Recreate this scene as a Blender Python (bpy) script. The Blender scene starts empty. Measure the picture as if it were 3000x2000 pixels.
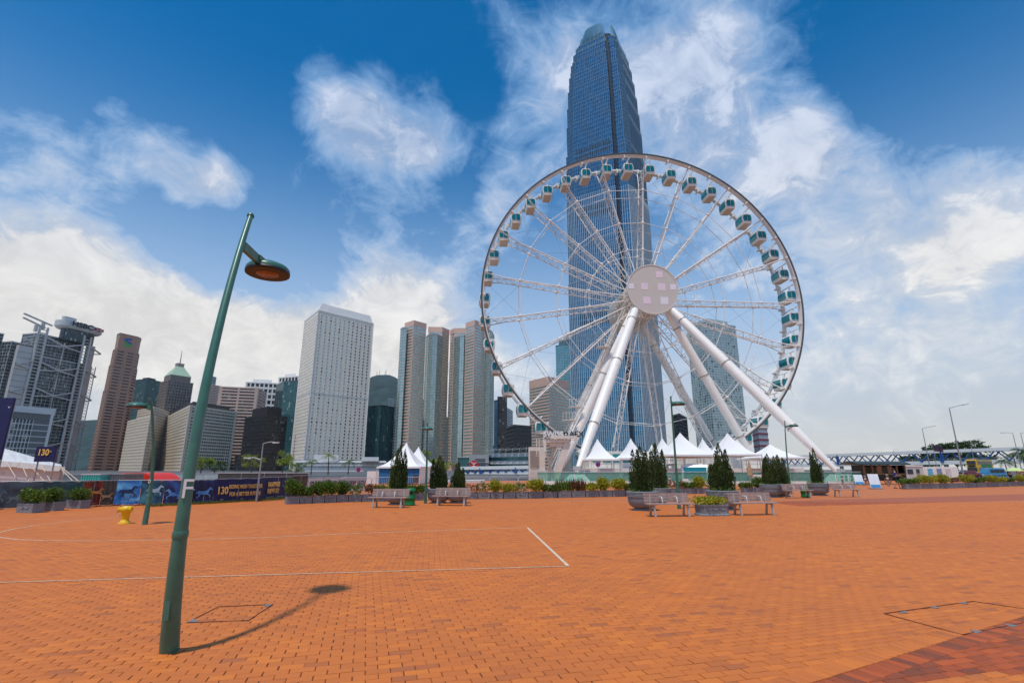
import bpy, math, random
import numpy as np
from math import sin, cos, tan, atan, atan2, pi, radians, sqrt, hypot, floor
from mathutils import Vector, Matrix

# ------------------------------------------------------------------ camera, world, sun, exposure
S = bpy.context.scene
COL = S.collection
F, HC = 1480.0, 1.6                     # focal length in photo pixels (3000 wide), eye height in m
PT = atan(375 / F); CP, SP = cos(PT), sin(PT)
cam = bpy.data.cameras.new('camera'); cam.sensor_fit = 'HORIZONTAL'; cam.sensor_width = 36
cam.lens = 36 * F / 3000; cam.clip_start = 0.1; cam.clip_end = 8000
co = bpy.data.objects.new('camera', cam); COL.objects.link(co)
co.location = (0, 0, HC); co.rotation_euler = (pi / 2 + PT, 0, 0); S.camera = co
S.view_settings.view_transform = 'Standard'; S.view_settings.look = 'None'
S.view_settings.exposure = 0.2; S.view_settings.gamma = 1
SUN_EL = radians(70); SUN_AZ = atan2(-.48, -.88)          # x,y of the direction towards the sun
sd = Vector((cos(SUN_EL) * sin(SUN_AZ), cos(SUN_EL) * cos(SUN_AZ), sin(SUN_EL)))
sl = bpy.data.lights.new('sun', 'SUN'); sl.energy = 2.6; sl.angle = radians(2.2); sl.color = (1, .95, .87)
so = bpy.data.objects.new('sun', sl); COL.objects.link(so)
so.rotation_euler = (-sd).to_track_quat('-Z', 'Y').to_euler(); so.location = (-20, -30, 80)

def px_el(y): return PT - atan((y - 1000) / F)
def P(x, y, D):
    t = tan(px_el(y)); return Vector(((x - 1500) / F * D * (CP + t * SP), D, HC + D * t))
def G(x, y, z=0):
    t = tan(px_el(y)); D = -(HC - z) / t; q = P(x, y, D); q.z = z; return q
def DIR(x, y): return (P(x, y, 1) - Vector((0, 0, HC))).normalized()

def N(nt, typ, **kw):
    n = nt.nodes.new(typ)
    for k, v in kw.items():
        if k in n.bl_rna.properties.keys(): setattr(n, k, v)
    return n
def mth(nt, op, a, b=None, c=None, clamp=False):
    n = nt.nodes.new('ShaderNodeMath'); n.operation = op; n.use_clamp = clamp
    for i, v in enumerate((a, b, c)):
        if v is None: continue
        if isinstance(v, (int, float)): n.inputs[i].default_value = v
        else: nt.links.new(v, n.inputs[i])
    return n.outputs[0]
def mixc(nt, fac, a, b, blend='MIX'):
    n = nt.nodes.new('ShaderNodeMix'); n.data_type = 'RGBA'; n.blend_type = blend
    for i, v in ((0, fac), (6, a), (7, b)):
        if isinstance(v, (int, float)): n.inputs[i].default_value = v
        elif isinstance(v, (tuple, list)): n.inputs[i].default_value = (*v[:3], 1)
        else: nt.links.new(v, n.inputs[i])
    return n.outputs[2]
def maprange(nt, v, a, b, c=0, d=1, smooth=True):
    n = nt.nodes.new('ShaderNodeMapRange'); n.clamp = True
    if smooth: n.interpolation_type = 'SMOOTHSTEP'
    nt.links.new(v, n.inputs[0])
    for i, q in enumerate((a, b, c, d)): n.inputs[i + 1].default_value = q
    return n.outputs[0]

def make_world():
    w = bpy.data.worlds.new('World'); S.world = w; w.use_nodes = True
    nt = w.node_tree; nt.nodes.clear(); L = nt.links.new
    sky = N(nt, 'ShaderNodeTexSky', sky_type='NISHITA', sun_disc=False)
    sky.sun_elevation = SUN_EL; sky.sun_rotation = SUN_AZ; sky.air_density = 1.0; sky.dust_density = .6; sky.ozone_density = 2.0
    hs = N(nt, 'ShaderNodeHueSaturation'); L(sky.outputs[0], hs.inputs['Color'])
    hs.inputs['Saturation'].default_value = 2.1; hs.inputs['Value'].default_value = 1.12; hs.inputs['Hue'].default_value = .496
    tc = N(nt, 'ShaderNodeTexCoord')
    nrm = N(nt, 'ShaderNodeVectorMath', operation='NORMALIZE'); L(tc.outputs['Generated'], nrm.inputs[0])
    sep = N(nt, 'ShaderNodeSeparateXYZ'); L(nrm.outputs[0], sep.inputs[0])
    def noise(sc, det, rough, dist=0, off=(0, 0, 0)):
        m = N(nt, 'ShaderNodeMapping'); m.inputs['Location'].default_value = off; m.inputs['Scale'].default_value = (1, 1, 1.35); L(nrm.outputs[0], m.inputs[0])
        n = N(nt, 'ShaderNodeTexNoise'); n.inputs['Scale'].default_value = sc; n.inputs['Detail'].default_value = det
        n.inputs['Roughness'].default_value = rough; n.inputs['Distortion'].default_value = dist
        L(m.outputs[0], n.inputs['Vector']); return n.outputs[0]
    n1 = noise(5.0, 12, .62, .55, (3.1, 1.7, .4)); n2 = noise(15, 9, .66, .9, (8.2, 4.4, 0)); n3 = noise(2.2, 4, .5, 0, (1.3, 9.2, 0))
    # cloud banks (+) and blue gaps (-) of the photograph: photo x, y, radius in px, weight
    blobs = [(1000, 310, 130, .30), (1300, 420, 90, .26), (1750, 60, 260, .05), (2000, 420, 300, .04), (2250, 250, 260, .03), (1150, 350, 130, .44), (1040, 400, 110, .2), (940, 280, 90, .22), (1260, 400, 90, .44), (1080, 160, 90, -.25), (900, 90, 150, -.34), (760, 400, 120, .05),
             (40, 260, 130, .20), (230, 330, 140, .24), (400, 400, 120, .36), (550, 470, 110, .36), (680, 530, 80, .34), (600, 570, 90, .24), (40, 470, 150, .16), (200, 560, 150, .2), (330, 640, 130, .16),
             (60, 860, 280, .46), (300, 930, 240, .44), (560, 1010, 210, .44), (-150, 800, 300, .4), (800, 1060, 200, .42), (1070, 930, 190, .44), (1220, 1010, 190, .40), (1400, 1040, 170, .36), (300, 1150, 400, .4), (900, 1200, 300, .4),
             (1080, 560, 160, .13), (1180, 680, 170, .10), (1500, 560, 90, .30), (1560, 420, 100, .24), (1480, 680, 110, .18), (1610, 200, 110, .20), (1800, 160, 190, .22), (1950, 330, 200, .22), (2100, 80, 170, .22), (2060, 200, 150, .2),
             (2360, 390, 100, .24), (2330, 480, 100, .16), (2250, 720, 480, .08), (2500, 420, 380, .03), (1000, 680, 300, .09), (1950, 560, 300, .08), (2300, 560, 300, .18), (2600, 620, 330, .20), (2880, 560, 300, .20), (2700, 880, 380, .22), (2950, 850, 350, .24), (2150, 350, 260, .14), (2250, 1050, 260, .16), (2600, 1150, 360, .2), (2050, 640, 180, .08), (1750, 330, 160, .16),
             (300, 140, 280, -.45), (620, 200, 230, -.38), (760, 320, 130, -.22), (1300, 200, 150, -.34), (1400, 60, 160, -.15), (820, 560, 150, -.14), (820, 740, 170, -.22), (640, 740, 120, -.2), (980, 780, 110, -.2), (60, 60, 250, -.4), (1010, 40, 150, -.2),
             (2750, 120, 330, -.45), (2560, 230, 150, -.22), (2960, 330, 140, -.15), (2280, 800, 220, -.10), (1350, 470, 110, -.16), (1700, 800, 250, -.10)]
    tot = None
    for (x, y, r, wgt) in blobs:
        d = DIR(x, y); dp = N(nt, 'ShaderNodeVectorMath', operation='DOT_PRODUCT'); L(nrm.outputs[0], dp.inputs[0]); dp.inputs[1].default_value = d
        r2 = DIR(x + r, y); c1 = d.dot(r2)
        b = maprange(nt, dp.outputs['Value'], 1 - (1 - c1) * 2.4, 1, 0, wgt)
        tot = b if tot is None else mth(nt, 'ADD', tot, b)
    dens = mth(nt, 'ADD', mth(nt, 'ADD', mth(nt, 'MULTIPLY_ADD', n1, 1.7, -.85), mth(nt, 'MULTIPLY_ADD', n2, .85, -.425)), mth(nt, 'ADD', mth(nt, 'MULTIPLY', tot, 1.0), .52))
    thick = maprange(nt, dens, .66, 1.34)                    # solid cloud
    veil = maprange(nt, dens, .28, .95, 0, .82)              # thin veil round it
    z = sep.outputs[2]
    hor = maprange(nt, z, .12, .68, .92, .0)                   # pale air low over the horizon
    veil = mth(nt, 'MAXIMUM', veil, hor)
    shade = maprange(nt, mth(nt, 'ADD', mth(nt, 'MULTIPLY', n2, .5), mth(nt, 'MULTIPLY', n1, .6)), .38, .72)
    hi = maprange(nt, z, .22, .62)
    ccol = mixc(nt, hi, mixc(nt, shade, (.66, .655, .65), (.88, .87, .85)), mixc(nt, shade, (.33, .44, .64), (.60, .68, .84)))
    vcol = mixc(nt, hi, mixc(nt, maprange(nt, z, .02, .3), (.60, .61, .63), (.46, .60, .80)), (.22, .40, .68))
    ccol = mixc(nt, thick, vcol, ccol); mask = mth(nt, 'MAXIMUM', thick, veil)
    b1 = N(nt, 'ShaderNodeBackground'); L(hs.outputs[0], b1.inputs[0]); b1.inputs[1].default_value = .1
    b2 = N(nt, 'ShaderNodeBackground'); L(ccol, b2.inputs[0]); b2.inputs[1].default_value = .92
    mx = N(nt, 'ShaderNodeMixShader'); L(mask, mx.inputs[0]); L(b1.outputs[0], mx.inputs[1]); L(b2.outputs[0], mx.inputs[2])
    out = N(nt, 'ShaderNodeOutputWorld'); L(mx.outputs[0], out.inputs[0])
make_world()

# ------------------------------------------------------------------ mesh and object helpers
R = random.Random(7)
class MB:
    def __init__(s): s.v = []; s.f = []; s.m = []; s.s = []; s.uv = []
    def add(s, vs, fs, mi=0, sm=False, uvs=None):
        o = len(s.v); s.v += [tuple(v) for v in vs]
        for i, f in enumerate(fs):
            s.f.append([o + k for k in f]); s.m.append(mi); s.s.append(sm); s.uv.append(uvs[i] if uvs else None)
    def box(s, x0, x1, y0, y1, z0, z1, mi=0):
        s.add([(x0, y0, z0), (x1, y0, z0), (x1, y1, z0), (x0, y1, z0), (x0, y0, z1), (x1, y0, z1), (x1, y1, z1), (x0, y1, z1)],
              [(0, 3, 2, 1), (4, 5, 6, 7), (0, 1, 5, 4), (1, 2, 6, 5), (2, 3, 7, 6), (3, 0, 4, 7)], mi)
    def bar(s, p0, p1, w, h, mi=0, up=(0, 0, 1)):
        p0 = Vector(p0); p1 = Vector(p1); d = (p1 - p0).normalized(); u = Vector(up)
        if abs(d.dot(u)) > .98: u = Vector((0, 1, 0))
        a = d.cross(u).normalized() * w / 2; b = a.cross(d).normalized() * h / 2
        vs = [p0 - a - b, p0 + a - b, p0 + a + b, p0 - a + b, p1 - a - b, p1 + a - b, p1 + a + b, p1 - a + b]
        s.add(vs, [(0, 1, 2, 3), (7, 6, 5, 4), (4, 5, 1, 0), (5, 6, 2, 1), (6, 7, 3, 2), (7, 4, 0, 3)], mi)
    def tube(s, pts, rad, n=10, mi=0, cap=True):
        pts = [Vector(p) for p in pts]
        if not hasattr(rad, '__len__'): rad = [rad] * len(pts)
        vs = []; ref = None
        for i, p in enumerate(pts):
            d = (pts[min(i + 1, len(pts) - 1)] - pts[max(i - 1, 0)]).normalized()
            if ref is None: ref = Vector((0, 0, 1)) if abs(d.z) < .9 else Vector((1, 0, 0))
            a = d.cross(ref).normalized(); b = a.cross(d).normalized(); ref = b
            for k in range(n): t = 2 * pi * k / n; vs.append(p + (a * cos(t) + b * sin(t)) * rad[i])
        fs = [(i * n + k, i * n + (k + 1) % n, (i + 1) * n + (k + 1) % n, (i + 1) * n + k) for i in range(len(pts) - 1) for k in range(n)]
        s.add(vs, fs, mi, True)
        if cap: s.add(vs[:n], [tuple(range(n))], mi); s.add(vs[-n:], [tuple(reversed(range(n)))], mi)
    def prism(s, poly, z0, z1, mi=0, top=True, bot=True):
        n = len(poly); vs = [(p[0], p[1], z0) for p in poly] + [(p[0], p[1], z1) for p in poly]
        u = [0]
        for i in range(n): u.append(u[-1] + hypot(poly[(i + 1) % n][0] - poly[i][0], poly[(i + 1) % n][1] - poly[i][1]))
        fs = [(i, (i + 1) % n, n + (i + 1) % n, n + i) for i in range(n)]
        uv = [[(u[i], z0), (u[i + 1], z0), (u[i + 1], z1), (u[i], z1)] for i in range(n)]
        s.add(vs, fs, mi, False, uv)
        if top: s.add(vs[n:], [tuple(range(n))], mi)
        if bot: s.add(vs[:n], [tuple(reversed(range(n)))], mi)
    def frustum(s, p0, z0, p1, z1, mi=0):
        n = len(p0); vs = [(*p[:2], z0) for p in p0] + [(*p[:2], z1) for p in p1]
        s.add(vs, [(i, (i + 1) % n, n + (i + 1) % n, n + i) for i in range(n)] + [tuple(range(n, 2 * n)), tuple(reversed(range(n)))], mi)
    def lathe(s, prof, n=16, c=(0, 0, 0), mi=0, sm=True):
        vs = [(c[0] + r * cos(2 * pi * k / n), c[1] + r * sin(2 * pi * k / n), c[2] + z) for r, z in prof for k in range(n)]
        s.add(vs, [(i * n + k, i * n + (k + 1) % n, (i + 1) * n + (k + 1) % n, (i + 1) * n + k) for i in range(len(prof) - 1) for k in range(n)], mi, sm)
        if prof[0][0] > 1e-4: s.add(vs[:n], [tuple(reversed(range(n)))], mi)
        if prof[-1][0] > 1e-4: s.add(vs[-n:], [tuple(range(n))], mi)
    def mesh(s, name, mats, off=(0, 0, 0)):
        me = bpy.data.meshes.new(name); ox, oy, oz = off
        me.from_pydata([(a - ox, b - oy, c - oz) for a, b, c in s.v], [], s.f)
        for m in (mats if isinstance(mats, (list, tuple)) else [mats]): me.materials.append(m)
        me.polygons.foreach_set('material_index', s.m); me.polygons.foreach_set('use_smooth', s.s)
        if any(s.uv):
            ul = me.uv_layers.new(name='UVMap'); arr = np.zeros((len(me.loops), 2), 'f'); i = 0
            for f, uv in zip(s.f, s.uv):
                if uv: arr[i:i + len(f)] = uv
                i += len(f)
            ul.data.foreach_set('uv', arr.ravel())
        me.update(); return me
    def build(s, name, mats, parent=None, world=False, kind=None):
        off = parent['_o'] if (world and parent and '_o' in parent) else (0, 0, 0)
        return obj(name, s.mesh(name, mats, off), parent, kind)
def obj(name, me, parent=None, kind=None, loc=None, rz=0, scale=None):
    o = bpy.data.objects.new(name, me); COL.objects.link(o)
    if parent: o.parent = parent
    if kind: o['kind'] = kind
    if loc is not None: o.location = loc
    if rz: o.rotation_euler = (0, 0, rz)
    if scale is not None: o.scale = scale
    return o
def tag(o, label, cat, group=None):
    o['label'] = label; o['category'] = cat
    if group: o['group'] = group
    return o
ROOTS = []
def thing(name, label, cat, loc=(0, 0, 0), rz=0, group=None):
    o = bpy.data.objects.new(name, None); COL.objects.link(o); o.empty_display_size = .2
    o.location = loc; o.rotation_euler = (0, 0, rz); o['_o'] = tuple(loc); ROOTS.append(o)
    return tag(o, label, cat, group)
def kids(o): return [c for c in KIDS.get(o.name, [])]
def dup(root, loc, rz, label, group=None, scale=None):
    r = root.copy(); COL.objects.link(r); r.location = loc; r.rotation_euler = (0, 0, rz); r['label'] = label
    if group: r['group'] = group
    if scale: r.scale = scale
    def rec(a, b):
        for ch in a.children:
            c = ch.copy(); COL.objects.link(c); c.parent = b; rec(ch, c)
    rec(root, r); return r
ORD = 'first second third fourth fifth sixth seventh eighth ninth tenth eleventh twelfth thirteenth fourteenth fifteenth sixteenth seventeenth eighteenth nineteenth twentieth twenty-first twenty-second twenty-third'.split()

# ------------------------------------------------------------------ materials
def bsdf(name):
    m = bpy.data.materials.new(name); m.use_nodes = True; nt = m.node_tree; b = nt.nodes['Principled BSDF']; return m, nt, b
def M(name, col, rough=.6, metal=0, var=.12, sc=2.0, bump=0, bsc=40, spec=.5, dirt=0, streak=False, co='Object'):
    m, nt, b = bsdf(name); L = nt.links.new
    tc = N(nt, 'ShaderNodeTexCoord'); v = tc.outputs[co]
    mp = N(nt, 'ShaderNodeMapping'); L(v, mp.inputs[0])
    if streak: mp.inputs['Scale'].default_value = (1, 1, .12)
    n = N(nt, 'ShaderNodeTexNoise'); n.inputs['Scale'].default_value = sc; n.inputs['Detail'].default_value = 6; n.inputs['Roughness'].default_value = .65; L(mp.outputs[0], n.inputs['Vector'])
    c = mixc(nt, maprange(nt, n.outputs[0], .3, .7, 0, 1, False), [x * (1 - var) for x in col], [min(1, x * (1 + var)) for x in col])
    if dirt:
        n2 = N(nt, 'ShaderNodeTexNoise'); n2.inputs['Scale'].default_value = sc * 4; n2.inputs['Detail'].default_value = 8; L(mp.outputs[0], n2.inputs['Vector'])
        c = mixc(nt, maprange(nt, n2.outputs[0], .52, .75, 0, dirt), c, [x * .45 for x in col])
    L(c, b.inputs['Base Color']); b.inputs['Roughness'].default_value = rough; b.inputs['Metallic'].default_value = metal
    b.inputs['Specular IOR Level'].default_value = spec
    if bump:
        n3 = N(nt, 'ShaderNodeTexNoise'); n3.inputs['Scale'].default_value = bsc; n3.inputs['Detail'].default_value = 4; L(v, n3.inputs['Vector'])
        bp = N(nt, 'ShaderNodeBump'); bp.inputs['Strength'].default_value = bump; bp.inputs['Distance'].default_value = .02; L(n3.outputs[0], bp.inputs['Height']); L(bp.outputs[0], b.inputs['Normal'])
    return m
def GLASS(name, a, b_, pw=1.5, ph=3.6, metal=.0, rough=.08, tilt=.03, light=None, lf=.06):
    """curtain-wall glass: panes differ a little in tint and in the way they lean"""
    m, nt, b = bsdf(name); L = nt.links.new
    uv = N(nt, 'ShaderNodeUVMap'); sn = N(nt, 'ShaderNodeVectorMath', operation='SNAP'); L(uv.outputs[0], sn.inputs[0]); sn.inputs[1].default_value = (pw, ph, 1)
    wn = N(nt, 'ShaderNodeTexWhiteNoise'); wn.noise_dimensions = '3D'; L(sn.outputs[0], wn.inputs[0])
    c = mixc(nt, wn.outputs[0], a, b_)
    if light:
        sepc = N(nt, 'ShaderNodeSeparateColor'); L(wn.outputs[1], sepc.inputs[0])
        c = mixc(nt, mth(nt, 'LESS_THAN', sepc.outputs[1], lf), c, light)
    L(c, b.inputs['Base Color']); b.inputs['Metallic'].default_value = metal; b.inputs['Roughness'].default_value = rough
    ge = N(nt, 'ShaderNodeNewGeometry')
    s1 = N(nt, 'ShaderNodeVectorMath', operation='SUBTRACT'); L(wn.outputs[1], s1.inputs[0]); s1.inputs[1].default_value = (.5, .5, .5)
    s2 = N(nt, 'ShaderNodeVectorMath', operation='SCALE'); L(s1.outputs[0], s2.inputs[0]); s2.inputs['Scale'].default_value = tilt
    s3 = N(nt, 'ShaderNodeVectorMath', operation='ADD'); L(ge.outputs['Normal'], s3.inputs[0]); L(s2.outputs[0], s3.inputs[1])
    s4 = N(nt, 'ShaderNodeVectorMath', operation='NORMALIZE'); L(s3.outputs[0], s4.inputs[0]); L(s4.outputs[0], b.inputs['Normal'])
    return m
def LEAF(name, dark, light, trans=.25):
    m, nt, b = bsdf(name); L = nt.links.new
    at = N(nt, 'ShaderNodeAttribute'); at.attribute_name = 'tint'
    oi = N(nt, 'ShaderNodeObjectInfo')
    f = mth(nt, 'ADD', mth(nt, 'MULTIPLY', at.outputs['Fac'], .85), mth(nt, 'MULTIPLY', oi.outputs['Random'], .2), clamp=True)
    c = mixc(nt, f, dark, light); L(c, b.inputs['Base Color']); b.inputs['Roughness'].default_value = .55; b.inputs['Specular IOR Level'].default_value = .3
    tr = N(nt, 'ShaderNodeBsdfTranslucent'); L(c, tr.inputs[0]); mx = N(nt, 'ShaderNodeMixShader'); mx.inputs[0].default_value = trans
    L(b.outputs[0], mx.inputs[1]); L(tr.outputs[0], mx.inputs[2]); L(mx.outputs[0], nt.nodes['Material Output'].inputs[0])
    return m
def BRICK(name, src):
    """clay paver, colour differs from paver to paver (src: 'tint' mesh attribute or 'random' per object)"""
    m, nt, b = bsdf(name); L = nt.links.new
    if src == 'tint':
        at = N(nt, 'ShaderNodeAttribute'); at.attribute_name = 'tint'; f = at.outputs['Fac']
        at2 = N(nt, 'ShaderNodeAttribute'); at2.attribute_name = 'red'; rd = at2.outputs['Fac']
    else:
        oi = N(nt, 'ShaderNodeObjectInfo'); f = oi.outputs['Random']; rd = None
    cr = N(nt, 'ShaderNodeValToRGB'); L(f, cr.inputs[0]); e = cr.color_ramp.elements
    e[0].position = 0; e[0].color = (.40, .120, .040, 1); e[1].position = 1; e[1].color = (.68, .195, .030, 1)
    for p, c in ((.035, (.46, .130, .034)), (.07, (.545, .150, .030)), (.35, (.575, .158, .030)), (.6, (.60, .168, .031)), (.85, (.625, .170, .029))): q = e.new(p); q.color = (*c, 1)
    c = cr.outputs[0]
    if rd:
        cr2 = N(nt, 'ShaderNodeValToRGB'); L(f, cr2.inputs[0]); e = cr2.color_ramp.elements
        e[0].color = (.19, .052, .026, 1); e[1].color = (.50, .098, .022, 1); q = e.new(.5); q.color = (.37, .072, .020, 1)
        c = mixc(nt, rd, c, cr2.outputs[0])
    ge = N(nt, 'ShaderNodeNewGeometry')
    n = N(nt, 'ShaderNodeTexNoise'); n.inputs['Scale'].default_value = .35; n.inputs['Detail'].default_value = 6; L(ge.outputs['Position'], n.inputs['Vector'])
    c = mixc(nt, maprange(nt, n.outputs[0], .40, .72, 0, .30), c, (.44, .130, .036))
    n2 = N(nt, 'ShaderNodeTexNoise'); n2.inputs['Scale'].default_value = 55; n2.inputs['Detail'].default_value = 5; L(ge.outputs['Position'], n2.inputs['Vector'])
    c = mixc(nt, maprange(nt, n2.outputs[0], .35, .75, 0, .30), c, (.38, .10, .022))
    n4 = N(nt, 'ShaderNodeTexNoise'); n4.inputs['Scale'].default_value = 1.7; n4.inputs['Detail'].default_value = 9; n4.inputs['Roughness'].default_value = .7; L(ge.outputs['Position'], n4.inputs['Vector'])
    c = mixc(nt, maprange(nt, n4.outputs[0], .56, .74, 0, .22), c, (.30, .085, .03))
    L(c, b.inputs['Base Color']); b.inputs['Roughness'].default_value = .72; b.inputs['Specular IOR Level'].default_value = .35
    bp = N(nt, 'ShaderNodeBump'); bp.inputs['Strength'].default_value = .25; bp.inputs['Distance'].default_value = .004; L(n2.outputs[0], bp.inputs['Height']); L(bp.outputs[0], b.inputs['Normal'])
    return m
def emis(m, col, st):
    b = m.node_tree.nodes['Principled BSDF']; b.inputs['Emission Color'].default_value = (*col, 1); b.inputs['Emission Strength'].default_value = st; return m

m_white = M('white_paint', (.78, .76, .72), .4, var=.05, sc=.6, dirt=.12)
m_cream = M('cream_steel', (.72, .66, .58), .45, var=.08, sc=.8, dirt=.2)
m_steel = M('weathered_steel', (.42, .37, .32), .5, .3, var=.2, sc=1.5, dirt=.4)
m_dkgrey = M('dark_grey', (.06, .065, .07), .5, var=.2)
m_grey = M('grey_metal', (.30, .31, .32), .45, .4, var=.15)
m_lgrey = M('light_grey', (.52, .53, .53), .5, .1, var=.1, dirt=.2)
m_conc = M('concrete', (.45, .44, .42), .85, var=.12, sc=1, dirt=.3, bump=.2)
m_stone = M('planter_stone', (.21, .225, .245), .75, var=.22, sc=6, dirt=.35, bump=.3, bsc=60)
m_black = M('black', (.012, .012, .014), .5, var=.2)
m_fabric = M('tent_fabric', (.82, .81, .79), .6, var=.04, sc=.5)
m_fabric_g = M('tent_fabric_old', (.66, .65, .63), .65, var=.1, sc=.6, dirt=.35)
m_green = M('lamp_green', (.05, .16, .115), .35, var=.18, sc=8, dirt=.35, spec=.5)
m_binG = M('bin_green', (.0, .16, .035), .35, var=.12, sc=4)
m_yellow = M('hydrant_yellow', (.80, .50, .01), .35, var=.08, sc=9, dirt=.25)
m_wood = M('bench_wood', (.38, .27, .235), .65, var=.25, sc=5, streak=False, dirt=.3)
m_benchm = M('bench_metal', (.42, .39, .36), .45, .3, var=.15, sc=5)
m_line = M('court_line', (.70, .52, .36), .7, var=.25, sc=9, dirt=.8)
m_soil = M('soil', (.05, .035, .022), .95)
m_bark = M('bark', (.11, .08, .055), .9, var=.3, sc=12)
m_leafD = LEAF('conifer_leaf', (.010, .026, .007), (.075, .115, .022), .15)
m_leafG = LEAF('shrub_green', (.022, .055, .012), (.16, .25, .03))
m_leafY = LEAF('shrub_yellow', (.10, .15, .012), (.50, .46, .03))
m_leafT = LEAF('tree_green', (.02, .05, .012), (.10, .17, .03))
m_leafL = LEAF('tree_yellow_green', (.09, .14, .015), (.38, .42, .04))
m_leafR = LEAF('shrub_reddish', (.06, .035, .015), (.26, .11, .04))
m_navy = M('banner_navy', (.006, .012, .085), .6, var=.15, sc=2)
m_gold = M('banner_gold', (.78, .50, .13), .5, var=.1)
m_signw = M('sign_white', (.80, .80, .80), .5, var=.03)
m_red = M('sign_red', (.55, .02, .02), .45, var=.08)
m_blue = M('bridge_blue', (.02, .09, .30), .45, var=.15)
m_tealglass = GLASS('gondola_glass', (.0, .20, .235), (.01, .24, .28), 1, 1, .2, .08, .02)
def clearglass(name, col, alpha):
    m, nt, b = bsdf(name); L = nt.links.new
    t = N(nt, 'ShaderNodeBsdfTransparent'); t.inputs[0].default_value = (*col, 1); g = N(nt, 'ShaderNodeBsdfGlossy'); g.inputs['Roughness'].default_value = .03
    b.inputs['Base Color'].default_value = (col[0] * .35, col[1] * .45, col[2] * .4, 1); b.inputs['Roughness'].default_value = .1
    mx = N(nt, 'ShaderNodeMixShader'); mx.inputs[0].default_value = alpha; L(t.outputs[0], mx.inputs[1]); L(b.outputs[0], mx.inputs[2])
    L(mx.outputs[0], nt.nodes['Material Output'].inputs[0]); return m
m_fenceglass = clearglass('fence_glass', (.70, .95, .86), .34)

# ------------------------------------------------------------------ lettering (made first, while the scene is small)
TXT = {}
def text_mesh(body, ext=.02, shear=0, space=1, bold=0):
    key = (body, ext, shear, space, bold)
    if key in TXT: return TXT[key]
    c = bpy.data.curves.new('t', 'FONT'); c.body = body; c.extrude = ext; c.align_x = 'CENTER'; c.align_y = 'CENTER'; c.shear = shear; c.space_character = space; c.resolution_u = 3
    c.size = 1; c.offset = bold; o = bpy.data.objects.new('t', c); COL.objects.link(o)
    me = bpy.data.meshes.new_from_object(o.evaluated_get(bpy.context.evaluated_depsgraph_get())); me.name = 'lettering'
    bpy.data.objects.remove(o); bpy.data.curves.remove(c); TXT[key] = me; return me
for t in ('F', 'D', 'SWISS', 'AEX', 'RIDING HIGH TOGETHER', 'FOR A BETTER FUTURE', '同心同步同進', '共創更好未來', 'MANDARIN ORIENTAL', 'HSBC', '130', 'th'): text_mesh(t)
for t in ('SWISS', 'AEX', 'HSBC', 'RIDING HIGH TOGETHER', 'FOR A BETTER FUTURE', '130', '同心同步同進', '共創更好未來'): text_mesh(t, bold=.022)
def letters(body, mat, parent, loc, yaw, h, sx=1, name='lettering', tilt=pi / 2, bold=False, label=None):
    """upright text facing -y turned by yaw; loc in the parent's frame, h = letter height"""
    me = text_mesh(body, bold=.022 if body in ('SWISS', 'AEX', 'HSBC', 'RIDING HIGH TOGETHER', 'FOR A BETTER FUTURE', '130', '同心同步同進', '共創更好未來') else 0).copy(); me.materials.clear(); me.materials.append(mat)
    o = obj(name, me, parent); o.location = loc; o.rotation_euler = (tilt, 0, yaw); k = h / .69; o.scale = (k * sx, k, k)
    return o

# ------------------------------------------------------------------ ground and brick plaza
def ground_mats():
    m, nt, b = bsdf('plaza_far'); L = nt.links.new
    ge = N(nt, 'ShaderNodeNewGeometry'); mp = N(nt, 'ShaderNodeMapping'); mp.inputs['Rotation'].default_value = (0, 0, -radians(15.6)); L(ge.outputs['Position'], mp.inputs[0])
    br = N(nt, 'ShaderNodeTexBrick'); L(mp.outputs[0], br.inputs[0]); br.inputs['Scale'].default_value = 5; br.inputs['Brick Width'].default_value = 1; br.inputs['Row Height'].default_value = .5
    br.inputs['Mortar Size'].default_value = .03; br.inputs['Color1'].default_value = (.61, .172, .034, 1); br.inputs['Color2'].default_value = (.52, .145, .032, 1); br.inputs['Mortar'].default_value = (.24, .07, .02, 1); br.inputs['Bias'].default_value = -.2
    n = N(nt, 'ShaderNodeTexNoise'); n.inputs['Scale'].default_value = .35; n.inputs['Detail'].default_value = 8; L(ge.outputs['Position'], n.inputs['Vector'])
    c = mixc(nt, maprange(nt, n.outputs[0], .35, .7, 0, .5), br.outputs[0], (.47, .145, .045))
    sp = N(nt, 'ShaderNodeSeparateXYZ'); L(ge.outputs['Position'], sp.inputs[0]); X, Y = sp.outputs[0], sp.outputs[1]
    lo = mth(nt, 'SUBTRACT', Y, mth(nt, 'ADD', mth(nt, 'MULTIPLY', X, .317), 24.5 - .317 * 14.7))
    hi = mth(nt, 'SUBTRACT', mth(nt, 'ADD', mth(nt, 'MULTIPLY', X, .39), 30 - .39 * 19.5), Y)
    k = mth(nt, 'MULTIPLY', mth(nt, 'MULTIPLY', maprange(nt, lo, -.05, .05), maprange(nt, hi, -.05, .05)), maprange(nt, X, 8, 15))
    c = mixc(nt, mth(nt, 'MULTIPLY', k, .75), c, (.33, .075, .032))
    L(c, b.inputs['Base Color']); b.inputs['Roughness'].default_value = .75
    return m
m_plaza = ground_mats(); m_asphalt = M('asphalt', (.10, .10, .10), .9, var=.2, sc=.2); m_mortar = M('joint_sand', (.12, .040, .018), .95, var=.3, sc=4)
mb = MB(); mb.add([(-4000, -300, -.06), (4000, -300, -.06), (4000, 6000, -.06), (-4000, 6000, -.06)], [(0, 1, 2, 3)]); g = mb.build('ground', m_asphalt); g['kind'] = 'structure'
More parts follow.
